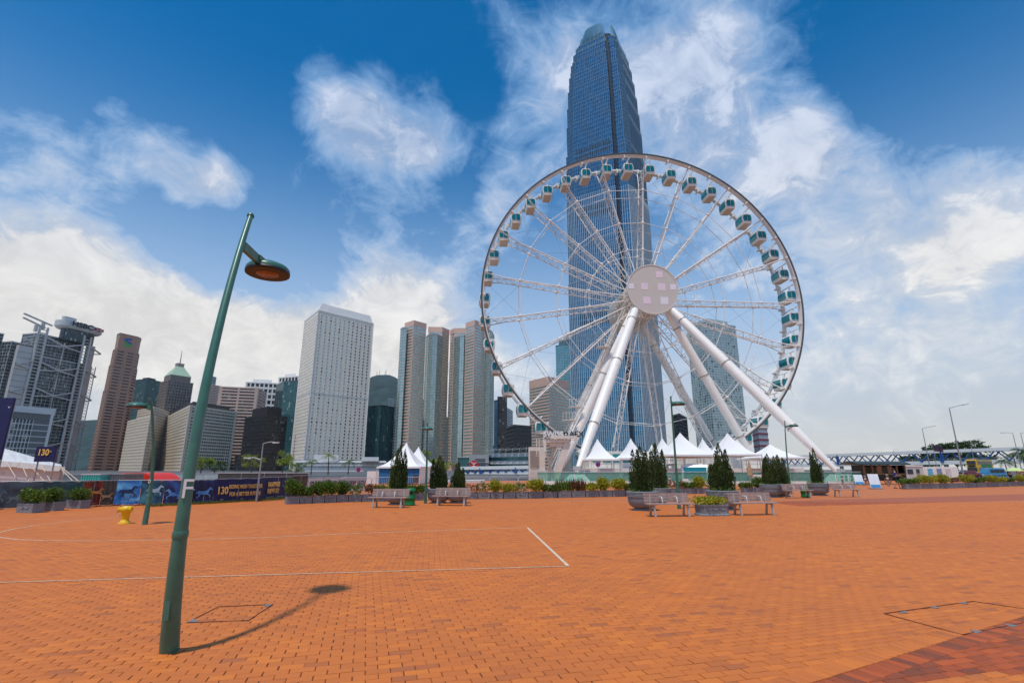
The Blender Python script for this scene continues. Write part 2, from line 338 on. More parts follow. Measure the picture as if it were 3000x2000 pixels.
mb = MB(); mb.add([(-60, -8, -.012), (110, -8, -.012), (110, 78, -.012), (-60, 78, -.012)], [(0, 1, 2, 3)]); plaza = mb.build('plaza_paving', m_plaza); plaza['kind'] = 'structure'
plaza['label'] = 'orange clay brick paving of the wide open plaza'

CA = [G(0, 1706), G(1665, 1658), G(1545, 1545), G(255, 1584)]     # court corner points
cu = (CA[1] - CA[0]).normalized(); cu.z = 0; cu.normalize(); cv = Vector((-cu.y, cu.x, 0)); c0 = CA[1]; cdep = (CA[2] - CA[1]).dot(cv)
def in_court(x, y):
    d = np.stack([x - c0.x, y - c0.y]); a = d[0] * cu.x + d[1] * cu.y; b = d[0] * cv.x + d[1] * cv.y
    return (a < -.05) & (b > .02) & (b < cdep), (a < -.14) & (b > .06) & (b < cdep - .05)
UL = (Vector((2.62, 4.6)), Vector((7.5, 7.2)) - Vector((2.62, 4.6))); ud = UL[1].normalized(); un = Vector((-ud.y, ud.x))
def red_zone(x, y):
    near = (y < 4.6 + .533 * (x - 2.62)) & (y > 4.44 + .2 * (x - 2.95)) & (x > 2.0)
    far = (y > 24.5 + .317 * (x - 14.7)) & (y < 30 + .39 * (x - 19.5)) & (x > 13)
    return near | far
def brick_field():
    rng = np.random.default_rng(3); out = []
    DM = 27
    for ang, court in ((radians(15.6), False), (atan2(cu.y, cu.x), True)):
        rot = ang; ca, sa = cos(rot), sin(rot)
        i = np.arange(-330, 330); j = np.arange(-60, 420); I, J = np.meshgrid(i, j)
        U = (I + .5 * (J % 2)) * .2; V = J * .1
        U = U + rng.normal(0, .0018, U.shape); V = V + rng.normal(0, .0012, V.shape)
        x = (U * ca - V * sa).ravel(); y = (U * sa + V * ca).ravel()
        k = (y > 3.6) & (y < DM) & (np.abs(x) < 1.06 * y + .8); x, y = x[k], y[k]
        ins, near = in_court(x, y)
        sdist = (x - UL[0].x) * un.x + (y - UL[0].y) * un.y; along = (x - UL[0].x) * ud.x + (y - UL[0].y) * ud.y
        k = ins if court else (~near & ~((np.abs(sdist) < .10) & (along > -4) & (along < 9)))
        out.append(np.stack([x[k], y[k], np.full(k.sum(), rot), np.full(k.sum(), .0026 if court else 0.)], 1))
    s = []
    for t in np.arange(-4, 9, .1):
        for sg in (-1, 1): p = UL[0] + ud * t + un * sg * .1; s.append((p.x, p.y, atan2(ud.y, ud.x) + pi / 2, .0032))
    out.append(np.array(s)); A = np.concatenate(out)
    red = red_zone(A[:, 0], A[:, 1]).astype('f'); return A, red, rng
A, RED, rng = brick_field()
# the 300 pavers that show largest are objects of their own
zc = A[:, 1] * CP - HC * SP; pxx = 1500 + F * A[:, 0] / zc; pyy = 1000 + F * (A[:, 1] * SP + HC * CP) / zc
vis = (pxx > 10) & (pxx < 2990) & (pyy > 1500) & (pyy < 1996) & (RED < .5)
order = np.argsort(np.where(vis, A[:, 1] ** 2 + A[:, 0] ** 2, 1e9)); single = order[:300]; rest = np.setdiff1d(np.arange(len(A)), single)
HL, HW, BT = .0964, .0464, .012
m_brickT = BRICK('clay_paver', 'tint'); m_brickR = BRICK('clay_paver_single', 'random')
def brick_stuff(idx):
    n = len(idx); q = A[idx]; sx = np.array([-1, 1, 1, -1]); sy = np.array([-1, -1, 1, 1])
    hl = HL + rng.normal(0, .0006, (n, 1)); hw = HW + rng.normal(0, .0005, (n, 1)); rot = q[:, 2:3] + rng.normal(0, .006, (n, 1))
    lx = sx * hl; ly = sy * hw; x = q[:, 0:1] + lx * np.cos(rot) - ly * np.sin(rot); y = q[:, 1:2] + lx * np.sin(rot) + ly * np.cos(rot)
    zt = q[:, 3:4] + rng.normal(0, .0007, (n, 1)) + rng.normal(0, .005, (n, 1)) * lx + rng.normal(0, .006, (n, 1)) * ly
    ch = .003                                                           # worn arris
    top = np.stack([q[:, 0:1] + (x - q[:, 0:1]) * (1 - ch / HW), q[:, 1:2] + (y - q[:, 1:2]) * (1 - ch / HW), zt], 2)
    mid = np.stack([x, y, zt - ch], 2); bot = np.stack([x, y, np.full_like(x, -BT)], 2)
    v = np.concatenate([top, mid, bot], 1).reshape(-1, 3)
    f = [[0, 1, 2, 3]] + [[4 + k, 4 + (k + 1) % 4, (k + 1) % 4, k] for k in range(4)] + [[8 + k, 8 + (k + 1) % 4, 4 + (k + 1) % 4, 4 + k] for k in range(4)]
    f = np.array(f); fa = (f[None] + 12 * np.arange(n)[:, None, None]).reshape(-1, 4)
    me = bpy.data.meshes.new('bricks'); me.vertices.add(len(v)); me.vertices.foreach_set('co', v.ravel().astype('f'))
    me.loops.add(fa.size); me.loops.foreach_set('vertex_index', fa.ravel().astype('i')); me.polygons.add(len(fa)); me.polygons.foreach_set('loop_start', np.arange(0, fa.size, 4).astype('i'))
    me.update(calc_edges=True)
    for nm, val in (('tint', rng.random(n)), ('red', RED[idx])):
        a = me.attributes.new(nm, 'FLOAT', 'FACE'); a.data.foreach_set('value', np.repeat(val, 9).astype('f'))
    me.materials.append(m_brickT); return me
obj('brick_field', brick_stuff(rest), plaza, 'stuff')
mb = MB(); ch = .003
vs = [(sx * (HL - ch), sy * (HW - ch), 0) for sx, sy in ((-1, -1), (1, -1), (1, 1), (-1, 1))] + [(sx * HL, sy * HW, -ch) for sx, sy in ((-1, -1), (1, -1), (1, 1), (-1, 1))] + [(sx * HL, sy * HW, -BT) for sx, sy in ((-1, -1), (1, -1), (1, 1), (-1, 1))]
mb.add(vs, [(0, 1, 2, 3)] + [(4 + k, 4 + (k + 1) % 4, (k + 1) % 4, k) for k in range(4)] + [(8 + k, 8 + (k + 1) % 4, 4 + (k + 1) % 4, 4 + k) for k in range(4)])
bme = mb.mesh('brick', m_brickR)
for i in single:
    o = obj('brick', bme, plaza, None, (A[i, 0], A[i, 1], A[i, 3] + R.gauss(0, .0007)), A[i, 2] + R.gauss(0, .005))
    o.rotation_euler[0] = R.gauss(0, .005); o.rotation_euler[1] = R.gauss(0, .004)
mb = MB(); mb.add([(-4, 3.2, -.0085), (4, 3.2, -.0085), (30, 27.05, -.0085), (-30, 27.05, -.0085)], [(0, 1, 2, 3)]); mb.build('joint_bed', m_mortar, plaza)

# court markings, thin paint on the pavers
def strip(pts, w, z=.0062):
    m = MB(); pts = [Vector((p[0], p[1], 0)) for p in pts]; L_ = []; 
    for i, p in enumerate(pts):
        d = (pts[min(i + 1, len(pts) - 1)] - pts[max(i - 1, 0)]).normalized(); n = Vector((-d.y, d.x, 0)) * w / 2; L_ += [p - n, p + n]
    m.add([(v.x, v.y, z) for v in L_], [(2 * i, 2 * i + 2, 2 * i + 3, 2 * i + 1) for i in range(len(pts) - 1)]); return m
def lerp_pts(a, b, n): return [a.lerp(b, i / n) for i in range(n + 1)]
far_l = [G(128, 1583), G(255, 1584), G(500, 1581), G(800, 1573), G(991, 1564), G(1300, 1553), G(1545, 1545)]
arc = [G(x, y) for x, y in ((339, 1516), (230, 1523), (102, 1539), (46, 1548), (0, 1559), (-30, 1568), (0, 1574), (51, 1580), (128, 1583))]
for nm, pts, w in (('near_court_line', [G(-250, 1712), G(0, 1706), G(1665, 1658)], .036), ('side_court_line', [G(1665, 1658), G(1545, 1545)], .06), ('far_court_line', far_l, .045), ('curved_court_line', arc, .05)):
    o = strip(pts, w).build('court_line', m_line, plaza); o['label'] = {'n': 'long near white court line', 's': 'white court line running away from the corner', 'f': 'faint far white court line', 'c': 'faint curved white court line at the left'}[nm[0]]
# access covers let into the paving: dark frame joints and steel corner plates
m_plate = M('cover_plate', (.26, .24, .22), .5, .5, var=.3, sc=20, dirt=.5)
def cover(label, quad, tris):
    q = [G(*p) for p in quad]; c = sum(q, Vector()) / 4; t = thing('access_cover', label, 'cover', (c.x, c.y, 0), 0, 'paved access covers')
    mb = MB()
    for i in range(4):
        a, b = q[i], q[(i + 1) % 4]; mb.bar((a.x - c.x, a.y - c.y, .004), (b.x - c.x, b.y - c.y, .004), .009, .006)
    mb.build('frame', m_mortar, t)
    for tr in tris:
        mb = MB(); w = [G(*p) - c for p in tr]; mb.add([(v.x, v.y, .001) for v in w] + [(v.x, v.y, .008) for v in w], [(3, 4, 5), (0, 2, 1), (0, 1, 4, 3), (1, 2, 5, 4), (2, 0, 3, 5)]); mb.build('corner_plate', m_plate, t)
cover('paved cover with steel corner plates beside the leaning green lamp', [(547, 1824), (728, 1817), (800, 1770), (640, 1777)], [((549, 1823), (584, 1822), (568, 1812)), ((770, 1772), (798, 1770), (784, 1778))])
cover('wide paved cover with steel corner plates in the right foreground', [(2590, 1797), (2850, 1761), (3120, 1800), (2820, 1859)], [((2630, 1795), (2662, 1796), (2652, 1790)), ((2805, 1767), (2838, 1769), (2825, 1763)), ((2842, 1845), (2880, 1850), (2860, 1857)), ((2940, 1828), (2985, 1832), (2965, 1838)), ((2725, 1779), (2752, 1782), (2742, 1776))])

# ------------------------------------------------------------------ observation wheel
RW, ZC, TH = 28.0, 30.25, radians(3.75)
fc = Vector((22.79, 82.7)); W0 = fc + 2.5 * Vector((-sin(TH), cos(TH)))
wheel = thing('ferris_wheel', 'giant white observation wheel with teal windowed gondolas before the tallest tower', 'ferris wheel', (W0.x, W0.y, 0), TH)
m_rim = M('wheel_white', (.76, .71, .66), .4, var=.06, sc=.5, dirt=.15); m_led = M('rim_led', (.085, .085, .08), .4); m_chord = M('spoke_white', (.84, .79, .73), .45, var=.08, sc=.5, dirt=.15)
m_leg = M('leg_white', (.87, .83, .77), .42, var=.05, sc=.3, dirt=.14, streak=True)
def wp(r, a, y): return Vector((r * sin(a), y, ZC + r * cos(a)))
for sg, nm in ((-1, 'front'), (1, 'rear')):
    mb = MB(); n = 168; prof = [(28.0, -.5), (28.0, .3), (27.68, .3), (27.68, -.5)]
    vs = [wp(r, 2 * pi * i / n, sg * 2.5 + y) for i in range(n) for r, y in prof]
    mb.add(vs, [(4 * i + k, 4 * i + (k + 1) % 4, 4 * ((i + 1) % n) + (k + 1) % 4, 4 * ((i + 1) % n) + k) for i in range(n) for k in range(4)])
    rim = mb.build('rim', m_rim, wheel); rim['label'] = nm + ' rim ring of the wheel'
    if sg < 0:
        mb = MB(); vs = [wp(r, 2 * pi * i / n, -3.0 + y) for i in range(n) for r, y in ((28.12, -.12), (28.12, .30), (27.86, -.004), (27.86, -.12))]
        mb.add(vs, [(4 * i + k, 4 * i + (k + 1) % 4, 4 * ((i + 1) % n) + (k + 1) % 4, 4 * ((i + 1) % n) + k) for i in range(n) for k in range(4)]); mb.build('light_strip', m_led, rim)
    mb = MB()
    for i in range(42): a = 2 * pi * (i + .5) / 42; p, q = wp(27.3, a, sg * 2.5), wp(28.1, a, sg * 2.5); mb.bar(p, q, .25, 1.1, up=(0, 1, 0))
    mb.build('rim_joint', m_chord, rim, kind='stuff')
NS = 21; A0 = radians(4.2)
def chord(sg, a): return [wp(3.3, a, sg * 2.3), wp(8, a, sg * 1.75), wp(24.2, a, sg * 1.35), wp(26.0, a, sg * 1.9), wp(27.65, a, sg * 2.35)]
def chp(sg, a, r):
    y = np.interp(r, [3.3, 8, 24.2, 26, 27.65], [2.3, 1.75, 1.35, 1.9, 2.35]); return wp(r, a, sg * y)
for k in range(NS):
    a = A0 + 2 * pi * k / NS; mb = MB()
    mb.tube(chord(-1, a), .10, 8); mb.tube(chord(1, a), .10, 8)
    rs = np.arange(5, 27.2, 1.35); s = 1
    for i in range(len(rs) - 1):
        mb.tube([chp(-1, a, rs[i]), chp(1, a, rs[i])], .045, 5, cap=False)
        mb.tube([chp(-s, a, rs[i]), chp(s, a, rs[i + 1])], .05, 5, cap=False); s = -s
    for r in (9.5, 14.8, 21.6):
        for sg in (-1, 1): mb.lathe([(.0, -.26), (.2, -.18), (.26, 0), (.2, .18), (0, .26)], 8, chp(sg, a, r))
    # slim side chord that makes each spoke a three-sided truss
    mb.tube([wp(5, a + .05, 0), wp(12, a + .035, 0), wp(24, a + .012, 0), wp(26.5, a, 0)], .08, 6)
    for i in range(0, len(rs) - 1):
        for sg in (-1, 1): mb.tube([chp(sg, a, rs[i]), wp(rs[i] + .6, a + np.interp(rs[i], [5, 12, 24, 27], [.05, .035, .012, 0]), 0)], .035, 4, cap=False)
    mb.build('spoke', m_chord, wheel)
for r, tr in ((9.5, .05), (14.8, .055), (21.6, .06)):
    for sg in (-1, 1):
        mb = MB()
        for k in range(NS): mb.tube([chp(sg, A0 + 2 * pi * k / NS, r), chp(sg, A0 + 2 * pi * (k + 1) / NS, r)], tr, 6, cap=False)
        mb.build('tie_ring', m_chord, wheel)
mb = MB()
for k in range(NS):
    a, b = A0 + 2 * pi * k / NS, A0 + 2 * pi * (k + 1) / NS
    for r0, r1 in ((9.5, 14.8), (14.8, 21.6), (21.6, 29.8)):
        if k % 4 == 1 or r0 > 20 and k % 3 == 0:
            mb.tube([chp(-1, a, r0), chp(-1, b, r1)], .018, 4, cap=False); mb.tube([chp(1, b, r0), chp(1, a, r1)], .018, 4, cap=False)
mb.build('bracing_cable', m_grey, wheel, kind='stuff')
# hub, axle, screen
mb = MB()
def ydisc(mb, y0, y1, r0, r1=None, n=40, mi=0):
    r1 = r1 or r0; vs = [(r0 * cos(2 * pi * k / n), y0, ZC + r0 * sin(2 * pi * k / n)) for k in range(n)] + [(r1 * cos(2 * pi * k / n), y1, ZC + r1 * sin(2 * pi * k / n)) for k in range(n)]
    mb.add(vs, [(k, (k + 1) % n, n + (k + 1) % n, n + k) for k in range(n)], mi, True); mb.add(vs[:n], [tuple(range(n))], mi); mb.add(vs[n:], [tuple(reversed(range(n)))], mi)
ydisc(mb, -6.2, 8.2, 1.1); ydisc(mb, -2.7, -2.2, 3.6); ydisc(mb, 2.2, 2.7, 3.6); ydisc(mb, -5.6, -4.4, 2.2, 2.0); ydisc(mb, 4.4, 7.6, 3.4, 3.8)
for k in range(24):
    a = 2 * pi * k / 24; mb.bar((3.3 * cos(a), -2.2, ZC + 3.3 * sin(a)), (3.3 * cos(a), 2.2, ZC + 3.3 * sin(a)), .25, .25); mb.bar((1.2 * cos(a), 3.6, ZC + 1.2 * sin(a)), (3.7 * cos(a + .2), 4.9, ZC + 3.7 * sin(a + .2)), .2, .2)
    mb.bar((2.0 * cos(a), -4.6, ZC + 2.0 * sin(a)), (3.5 * cos(a + .25), -2.8, ZC + 3.5 * sin(a + .25)), .18, .18)
hub = mb.build('hub', m_cream, wheel)
m_screen = M('led_screen', (.60, .51, .43), .5, var=.05, sc=1); 
nt = m_screen.node_tree; b = nt.nodes['Principled BSDF']; tcn = N(nt, 'ShaderNodeTexCoord'); ck = N(nt, 'ShaderNodeTexBrick'); mpn = N(nt, 'ShaderNodeMapping'); mpn.inputs['Rotation'].default_value = (pi / 2, 0, 0); nt.links.new(tcn.outputs['Object'], mpn.inputs[0]); nt.links.new(mpn.outputs[0], ck.inputs[0])
ck.offset = 0; ck.inputs['Scale'].default_value = 1; ck.inputs['Brick Width'].default_value = .15; ck.inputs['Row Height'].default_value = .15; ck.inputs['Mortar Size'].default_value = .022
ck.inputs['Color1'].default_value = (.80, .73, .65, 1); ck.inputs['Color2'].default_value = (.76, .69, .61, 1); ck.inputs['Mortar'].default_value = (.46, .40, .35, 1); nt.links.new(ck.outputs[0], b.inputs['Base Color'])
mb = MB(); ydisc(mb, -7.05, -6.6, 4.15, 4.15, 56); scr = mb.build('hub_screen', m_screen, wheel); scr['label'] = 'round beige light screen over the hub with pink lit squares'
mb = MB(); n = 56
vs = [(r * cos(2 * pi * k / n), y, ZC + r * sin(2 * pi * k / n)) for k in range(n) for r, y in ((4.15, -7.12), (4.28, -7.12), (4.28, -6.5), (4.15, -6.5))]
mb.add(vs, [(4 * k + j, 4 * k + (j + 1) % 4, 4 * ((k + 1) % n) + (j + 1) % 4, 4 * ((k + 1) % n) + j) for k in range(n) for j in range(4)]); mb.build('screen_trim', m_cream, scr)
for (sx, sz, w, colr) in ((1.25, 2.6, .55, 0), (-1.35, .45, .58, 0), (1.5, .45, .62, 0), (-1.1, -1.95, .62, 0), (1.8, -1.95, .62, 1), (-3.6, .45, .45, 1), (3.45, .45, .5, 1)):
    m_p = bpy.data.materials.get('screen_pixel%d' % colr) or emis(M('screen_pixel%d' % colr, ((.76, .62, .66), (.76, .71, .74))[colr], .5, var=.05), ((.9, .5, .8), (.8, .75, 1))[colr], .05)
    mb = MB(); mb.box(sx - w, sx + w, -7.075, -7.04, ZC + sz - w, ZC + sz + w); mb.build('lit_square', m_p, scr)
# supporting legs
def leg(p0, p1, rt, rm, rb, label):
    p0, p1 = Vector(p0), Vector(p1); mb = MB(); ts = [0, .04, .14, .4, .72, .9, .965, 1]; rr = [rt * .8, rt, rm * .92, rm, rm * .98, rb * 1.5, rb, rb * .8]
    mb.tube([p0.lerp(p1, t) for t in ts], rr, 24); l = mb.build('support_leg', m_leg, wheel); l['label'] = label
    for t in (.13, .42, .78):
        mb = MB(); r = np.interp(t, ts, rr); d = (p1 - p0).normalized() * .09; c = p0.lerp(p1, t); mb.tube([c - d, c + d], r + .07, 24); mb.build('flange', m_steel, l)
    mb = MB(); mb.bar(p1 + Vector((-.4, 0, .5)), p1 + Vector((.4, 0, .5)), .7, .4); mb.build('pin_joint', m_lgrey, l)
leg((-2.2, -5.6, ZC - 2.0), (-16.4, -22, 1.3), .60, .74, .33, 'front left supporting leg'); leg((2.4, -5.6, ZC - 1.9), (16.4, -22, 1.0), .60, .74, .33, 'front right supporting leg')
leg((-2.6, -5.0, ZC - 2.6), (-16, -5, .8), .58, .70, .35, 'inner left supporting leg'); leg((2.6, -5.0, ZC - 2.6), (16, -5, .8), .58, .70, .35, 'inner right supporting leg')
leg((-2.6, 6.5, ZC - 2.6), (-15, 7, .8), .58, .70, .35, 'rear left supporting leg'); leg((2.6, 6.5, ZC - 2.6), (17, 7, .8), .58, .70, .35, 'rear right supporting leg')
# service ladder and cable tray along the inner left leg
mb = MB()
for dx in (-1.5, -1.9):
    mb.bar((-2.8 + dx, -5.4, ZC - 3.0), (-16 + dx, -5.4, 1.2), .14, .14)
for i in range(60):
    t = i / 60; x = -2.8 - 13.2 * t; z = ZC - 3 - (ZC - 4.2) * t; mb.bar((x - 1.5, -5.4, z), (x - 1.9, -5.4, z), .05, .05)
for t in (.25, .62, .7): x = -2.8 - 13.2 * t; z = ZC - 3 - (ZC - 4.2) * t; mb.box(x - 3.2, x - 1.2, -6.2, -4.6, z - .1, z); [mb.bar((x - 3.2 + q, -6.2, z), (x - 3.2 + q, -6.2, z + 1.1), .06, .06) for q in (0, .5, 1, 1.5, 2)]; mb.bar((x - 3.2, -6.2, z + 1.1), (x - 1.2, -6.2, z + 1.1), .06, .06)
mb.build('service_ladder', m_cream, wheel)
# inspection cage under the hub
mb = MB()
for z in (0, .55, 1.1): mb.bar((-4.4, -4.2, ZC - 4.6 + z), (-2.8, -4.2, ZC - 4.6 + z), .06, .06); mb.bar((-4.4, -3.2, ZC - 4.6 + z), (-2.8, -3.2, ZC - 4.6 + z), .06, .06)
for x in (-4.4, -3.6, -2.8): mb.bar((x, -4.2, ZC - 4.6), (x, -4.2, ZC - 3.5), .06, .06)
mb.box(-4.4, -2.8, -4.2, -3.2, ZC - 4.75, ZC - 4.6); mb.build('inspection_cage', m_cream, wheel)
# gondolas
m_cab = M('gondola_white', (.86, .83, .78), .35, var=.05, sc=1, dirt=.1); m_cabfloor = M('gondola_floor', (.62, .50, .38), .6, var=.08)
GL = 1.25
def gond_meshes():
    hl = GL; prof = [(-.62, -2.5), (.62, -2.5), (.80, -2.05), (.86, -1.45), (.80, -.95), (.60, -.68), (-.60, -.68), (-.80, -.95), (-.86, -1.45), (-.80, -2.05)]
    mb = MB(); n = len(prof); sh = .86
    rings = [(-hl, .90), (-hl + .12, 1.0), (hl - .12, 1.0), (hl, .90)]
    zc_ = -1.6
    vs = [(x * s, y, zc_ + (z - zc_) * (s * .5 + .5)) for y, s in rings for x, z in prof]
    for i in range(3): mb.add(vs, [], 0); 
    mb.v = []; mb.add(vs, [(i * n + k, (i + 1) * n + k, (i + 1) * n + (k + 1) % n, i * n + (k + 1) % n) for i in range(3) for k in range(n)] + [tuple(range(n)), tuple(reversed(range(3 * n, 4 * n)))])
    for i, f in enumerate(mb.f):
        if i < 30 and i % n == 0: mb.m[i] = 1
    mb.tube([(0, -1.75, 0), (0, 1.75, 0)], .09, 8); mb.bar((0, -.9, 0), (0, -.9, -.7), .14, .2); mb.bar((0, .9, 0), (0, .9, -.7), .14, .2)
    mb.box(-.42, .42, -.7, .7, -.70, -.56); mb.box(-.1, .1, -1.85, -1.7, -.12, .12); mb.box(-.1, .1, 1.7, 1.85, -.12, .12)
    body = mb.mesh('gondola', [m_cab, m_cabfloor])
    def pane(pts, d):
        m = MB(); q = [Vector(p) for p in pts]; d = Vector(d); k = len(q); m.add([p for p in q] + [p + d for p in q], [tuple(range(k, 2 * k)), tuple(reversed(range(k)))] + [(i, (i + 1) % k, k + (i + 1) % k, k + i) for i in range(k)]); return m.mesh('window', m_tealglass)
    zt, zm, zb = -.88, -1.42, -1.98
    endL = pane([(-.62, -hl - .012, zb), (-.03, -hl - .012, zb), (-.03, -hl - .012, zt), (-.58, -hl - .012, zt), (-.70, -hl - .012, zm)], (0, -.012, 0))
    endR = pane([(.03, -hl - .012, zb), (.62, -hl - .012, zb), (.70, -hl - .012, zm), (.58, -hl - .012, zt), (.03, -hl - .012, zt)], (0, -.012, 0))
    bk = pane([(.62, hl + .012, zb), (-.62, hl + .012, zb), (-.70, hl + .012, zm), (-.58, hl + .012, zt), (.58, hl + .012, zt), (.70, hl + .012, zm)], (0, .012, 0))
    def side(sg):
        m = MB(); y0, y1 = -hl + .22, hl - .22; zs = [(-2.08, .795), (-1.45, .862), (-.93, .80)]
        for dz, e in ((0, .012), (0, .03)): pass
        vs = [(sg * (x + e), y, z) for e in (.010, .026) for z, x in zs for y in (y0, y1)]
        fs = [(0, 1, 3, 2), (2, 3, 5, 4), (6, 8, 9, 7), (8, 10, 11, 9), (0, 2, 8, 6), (2, 4, 10, 8), (1, 7, 9, 3), (3, 9, 11, 5), (0, 6, 7, 1), (4, 5, 11, 10)]
        m.add(vs, fs if sg > 0 else [tuple(reversed(f)) for f in fs]); return m.mesh('window', m_tealglass)
    mb = MB(); mb.box(-.7, .7, -hl - .05, -hl - .005, -2.12, -2.03); mb.box(-.02, .02, -hl - .05, -hl - .005, -2.03, -.86); trim = mb.mesh('end_rail', m_lgrey)
    return body, [endL, endR, bk, side(-1), side(1)], trim
gb, gw, gt = gond_meshes()
for k in range(42):
    a = A0 + pi / 42 * .6 + 2 * pi * k / 42; o = obj('gondola', gb, wheel, None, wp(27.5, a, 0) + Vector((0, 0, .35)), 0, (1.14, 1.12, 1.1))
    for w in gw: obj('window', w, o)
    obj('end_rail', gt, o)
# curved drive beam, concrete-white shoe under the front left leg
def wl(x, y): return (W0.x + x * cos(TH) - y * sin(TH), W0.y + x * sin(TH) + y * cos(TH))
for sgn, lab in ((-1, 'left'), (1, 'right')):
    x, y = wl(sgn * 16.4, -22); mb = MB(); mb.frustum([(-1.7, -1.5), (1.7, -1.5), (1.7, 1.5), (-1.7, 1.5)], 0, [(-.75, -.9), (.75, -.9), (.75, .9), (-.75, .9)], 1.05)
    o = mb.build('leg_footing', m_white); o.location = (x, y, 0); tag(o, 'white tapered footing under the wheel\'s front %s leg' % lab, 'footing', 'leg footings')

# ------------------------------------------------------------------ foliage
def leaf_mesh(name, P_, Nrm, size, aspect, mat, seed=0, up=0.0, tint=None):
    """one small diamond leaf per point; P_ (n,3) positions, Nrm (n,3) rough outward direction"""
    rg = np.random.default_rng(seed); n = len(P_)
    d = rg.normal(0, 1, (n, 3)) * .75 + Nrm; d[:, 2] += up; d /= np.linalg.norm(d, axis=1, keepdims=True) + 1e-9
    s = np.cross(d, rg.normal(0, 1, (n, 3))); s /= np.linalg.norm(s, axis=1, keepdims=True) + 1e-9
    L = size * (.6 + .8 * rg.random((n, 1))); W = L * aspect
    v = np.stack([P_ - d * L * .3, P_ + s * W * .5 + d * L * .15, P_ + d * L * .7, P_ - s * W * .5 + d * L * .15], 1).reshape(-1, 3)
    me = bpy.data.meshes.new(name); me.vertices.add(4 * n); me.vertices.foreach_set('co', v.ravel().astype('f'))
    me.loops.add(4 * n); me.loops.foreach_set('vertex_index', np.arange(4 * n, dtype='i')); me.polygons.add(n); me.polygons.foreach_set('loop_start', np.arange(0, 4 * n, 4, dtype='i'))
    me.update(calc_edges=True)
    t = rg.random(n) * .6 + (tint if tint is not None else .2); a = me.attributes.new('tint', 'FLOAT', 'FACE'); a.data.foreach_set('value', np.clip(t, 0, 1).astype('f'))
    me.materials.append(mat); return me
def blob_points(n, ells, seed, shell=.55):
    """points spread through the outer part of a set of ellipsoids (cx,cy,cz,rx,ry,rz)"""
    rg = np.random.default_rng(seed); w = np.array([e[3] * e[4] + e[4] * e[5] + e[3] * e[5] for e in ells]); k = rg.choice(len(ells), n, p=w / w.sum()); E = np.array(ells)[k]
    d = rg.normal(0, 1, (n, 3)); d /= np.linalg.norm(d, axis=1, keepdims=True); r = (shell + (1 - shell) * rg.random((n, 1))) * (1 + .12 * rg.normal(0, 1, (n, 1)))
    return E[:, :3] + d * r * E[:, 3:], d, k
def shrub_mesh(seed, w, d, h, n, size, mat, aspect=.55, lumps=7, up=.4):
    rg = random.Random(seed); ells = []
    for i in range(lumps):
        ells.append((rg.uniform(-.5, .5) * w * .62, rg.uniform(-.5, .5) * d * .5, h * rg.uniform(.38, .62), w * rg.uniform(.27, .37), d * rg.uniform(.32, .44), h * rg.uniform(.36, .48)))
    p, nn, k = blob_points(n, ells, seed); p[:, 2] = np.abs(p[:, 2]); tt = .15 + .35 * np.clip(nn[:, 2], 0, 1) * 0 + np.array([rg.random() * .3 for _ in ells])[k]
    return leaf_mesh('foliage', p, nn, size, aspect, mat, seed, up, tt)
def conifer_mesh(seed, h, r, n):
    rg = random.Random(seed); nr = np.random.default_rng(seed); pts = []; nrm = []; tint = []
    cols = [(0, 0, h, r * .48)] + [(cos(a) * r * rg.uniform(.3, .66), sin(a) * r * rg.uniform(.3, .66), h * rg.uniform(.5, .93), r * rg.uniform(.22, .36)) for a in [rg.uniform(0, 2 * pi) for _ in range(13)]]
    cols += [(cos(a) * r * rg.uniform(.5, .75), sin(a) * r * rg.uniform(.5, .75), h * rg.uniform(.36, .55), r * rg.uniform(.28, .36)) for a in [rg.uniform(0, 2 * pi) for _ in range(9)]]
    for (cx, cy, ch, cr) in cols:
        m = int(n * ch * cr / sum(c[2] * c[3] for c in cols)); t = nr.random(m) ** 1.15; a = nr.random(m) * 2 * pi
        prof = np.interp(t, [0, .12, .4, .72, .92, 1], [.6, .95, 1, .72, .34, .05]) * cr * (.72 + .34 * nr.random(m)) * (1 + .18 * np.sin(a * 3 + t * 25 + cx * 9))
        lean = 1 + .15 * t
        pts.append(np.stack([cx * lean + prof * np.cos(a), cy * lean + prof * np.sin(a), t * ch], 1)); nrm.append(np.stack([np.cos(a) * .6, np.sin(a) * .6, np.full(m, .7)], 1)); tint.append(np.full(m, rg.random() * .3) + .25 * t)
    p = np.concatenate(pts); return leaf_mesh('crown', p, np.concatenate(nrm),   .07, .36, m_leafD, seed, .9, np.concatenate(tint))
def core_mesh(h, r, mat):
    mb = MB(); mb.lathe([(.02, 0), (r * .5, h * .06), (r * .56, h * .3), (r * .34, h * .55), (r * .1, h * .7), (.0, h * .74)], 10, sm=False); return mb.mesh('crown_core', mat)
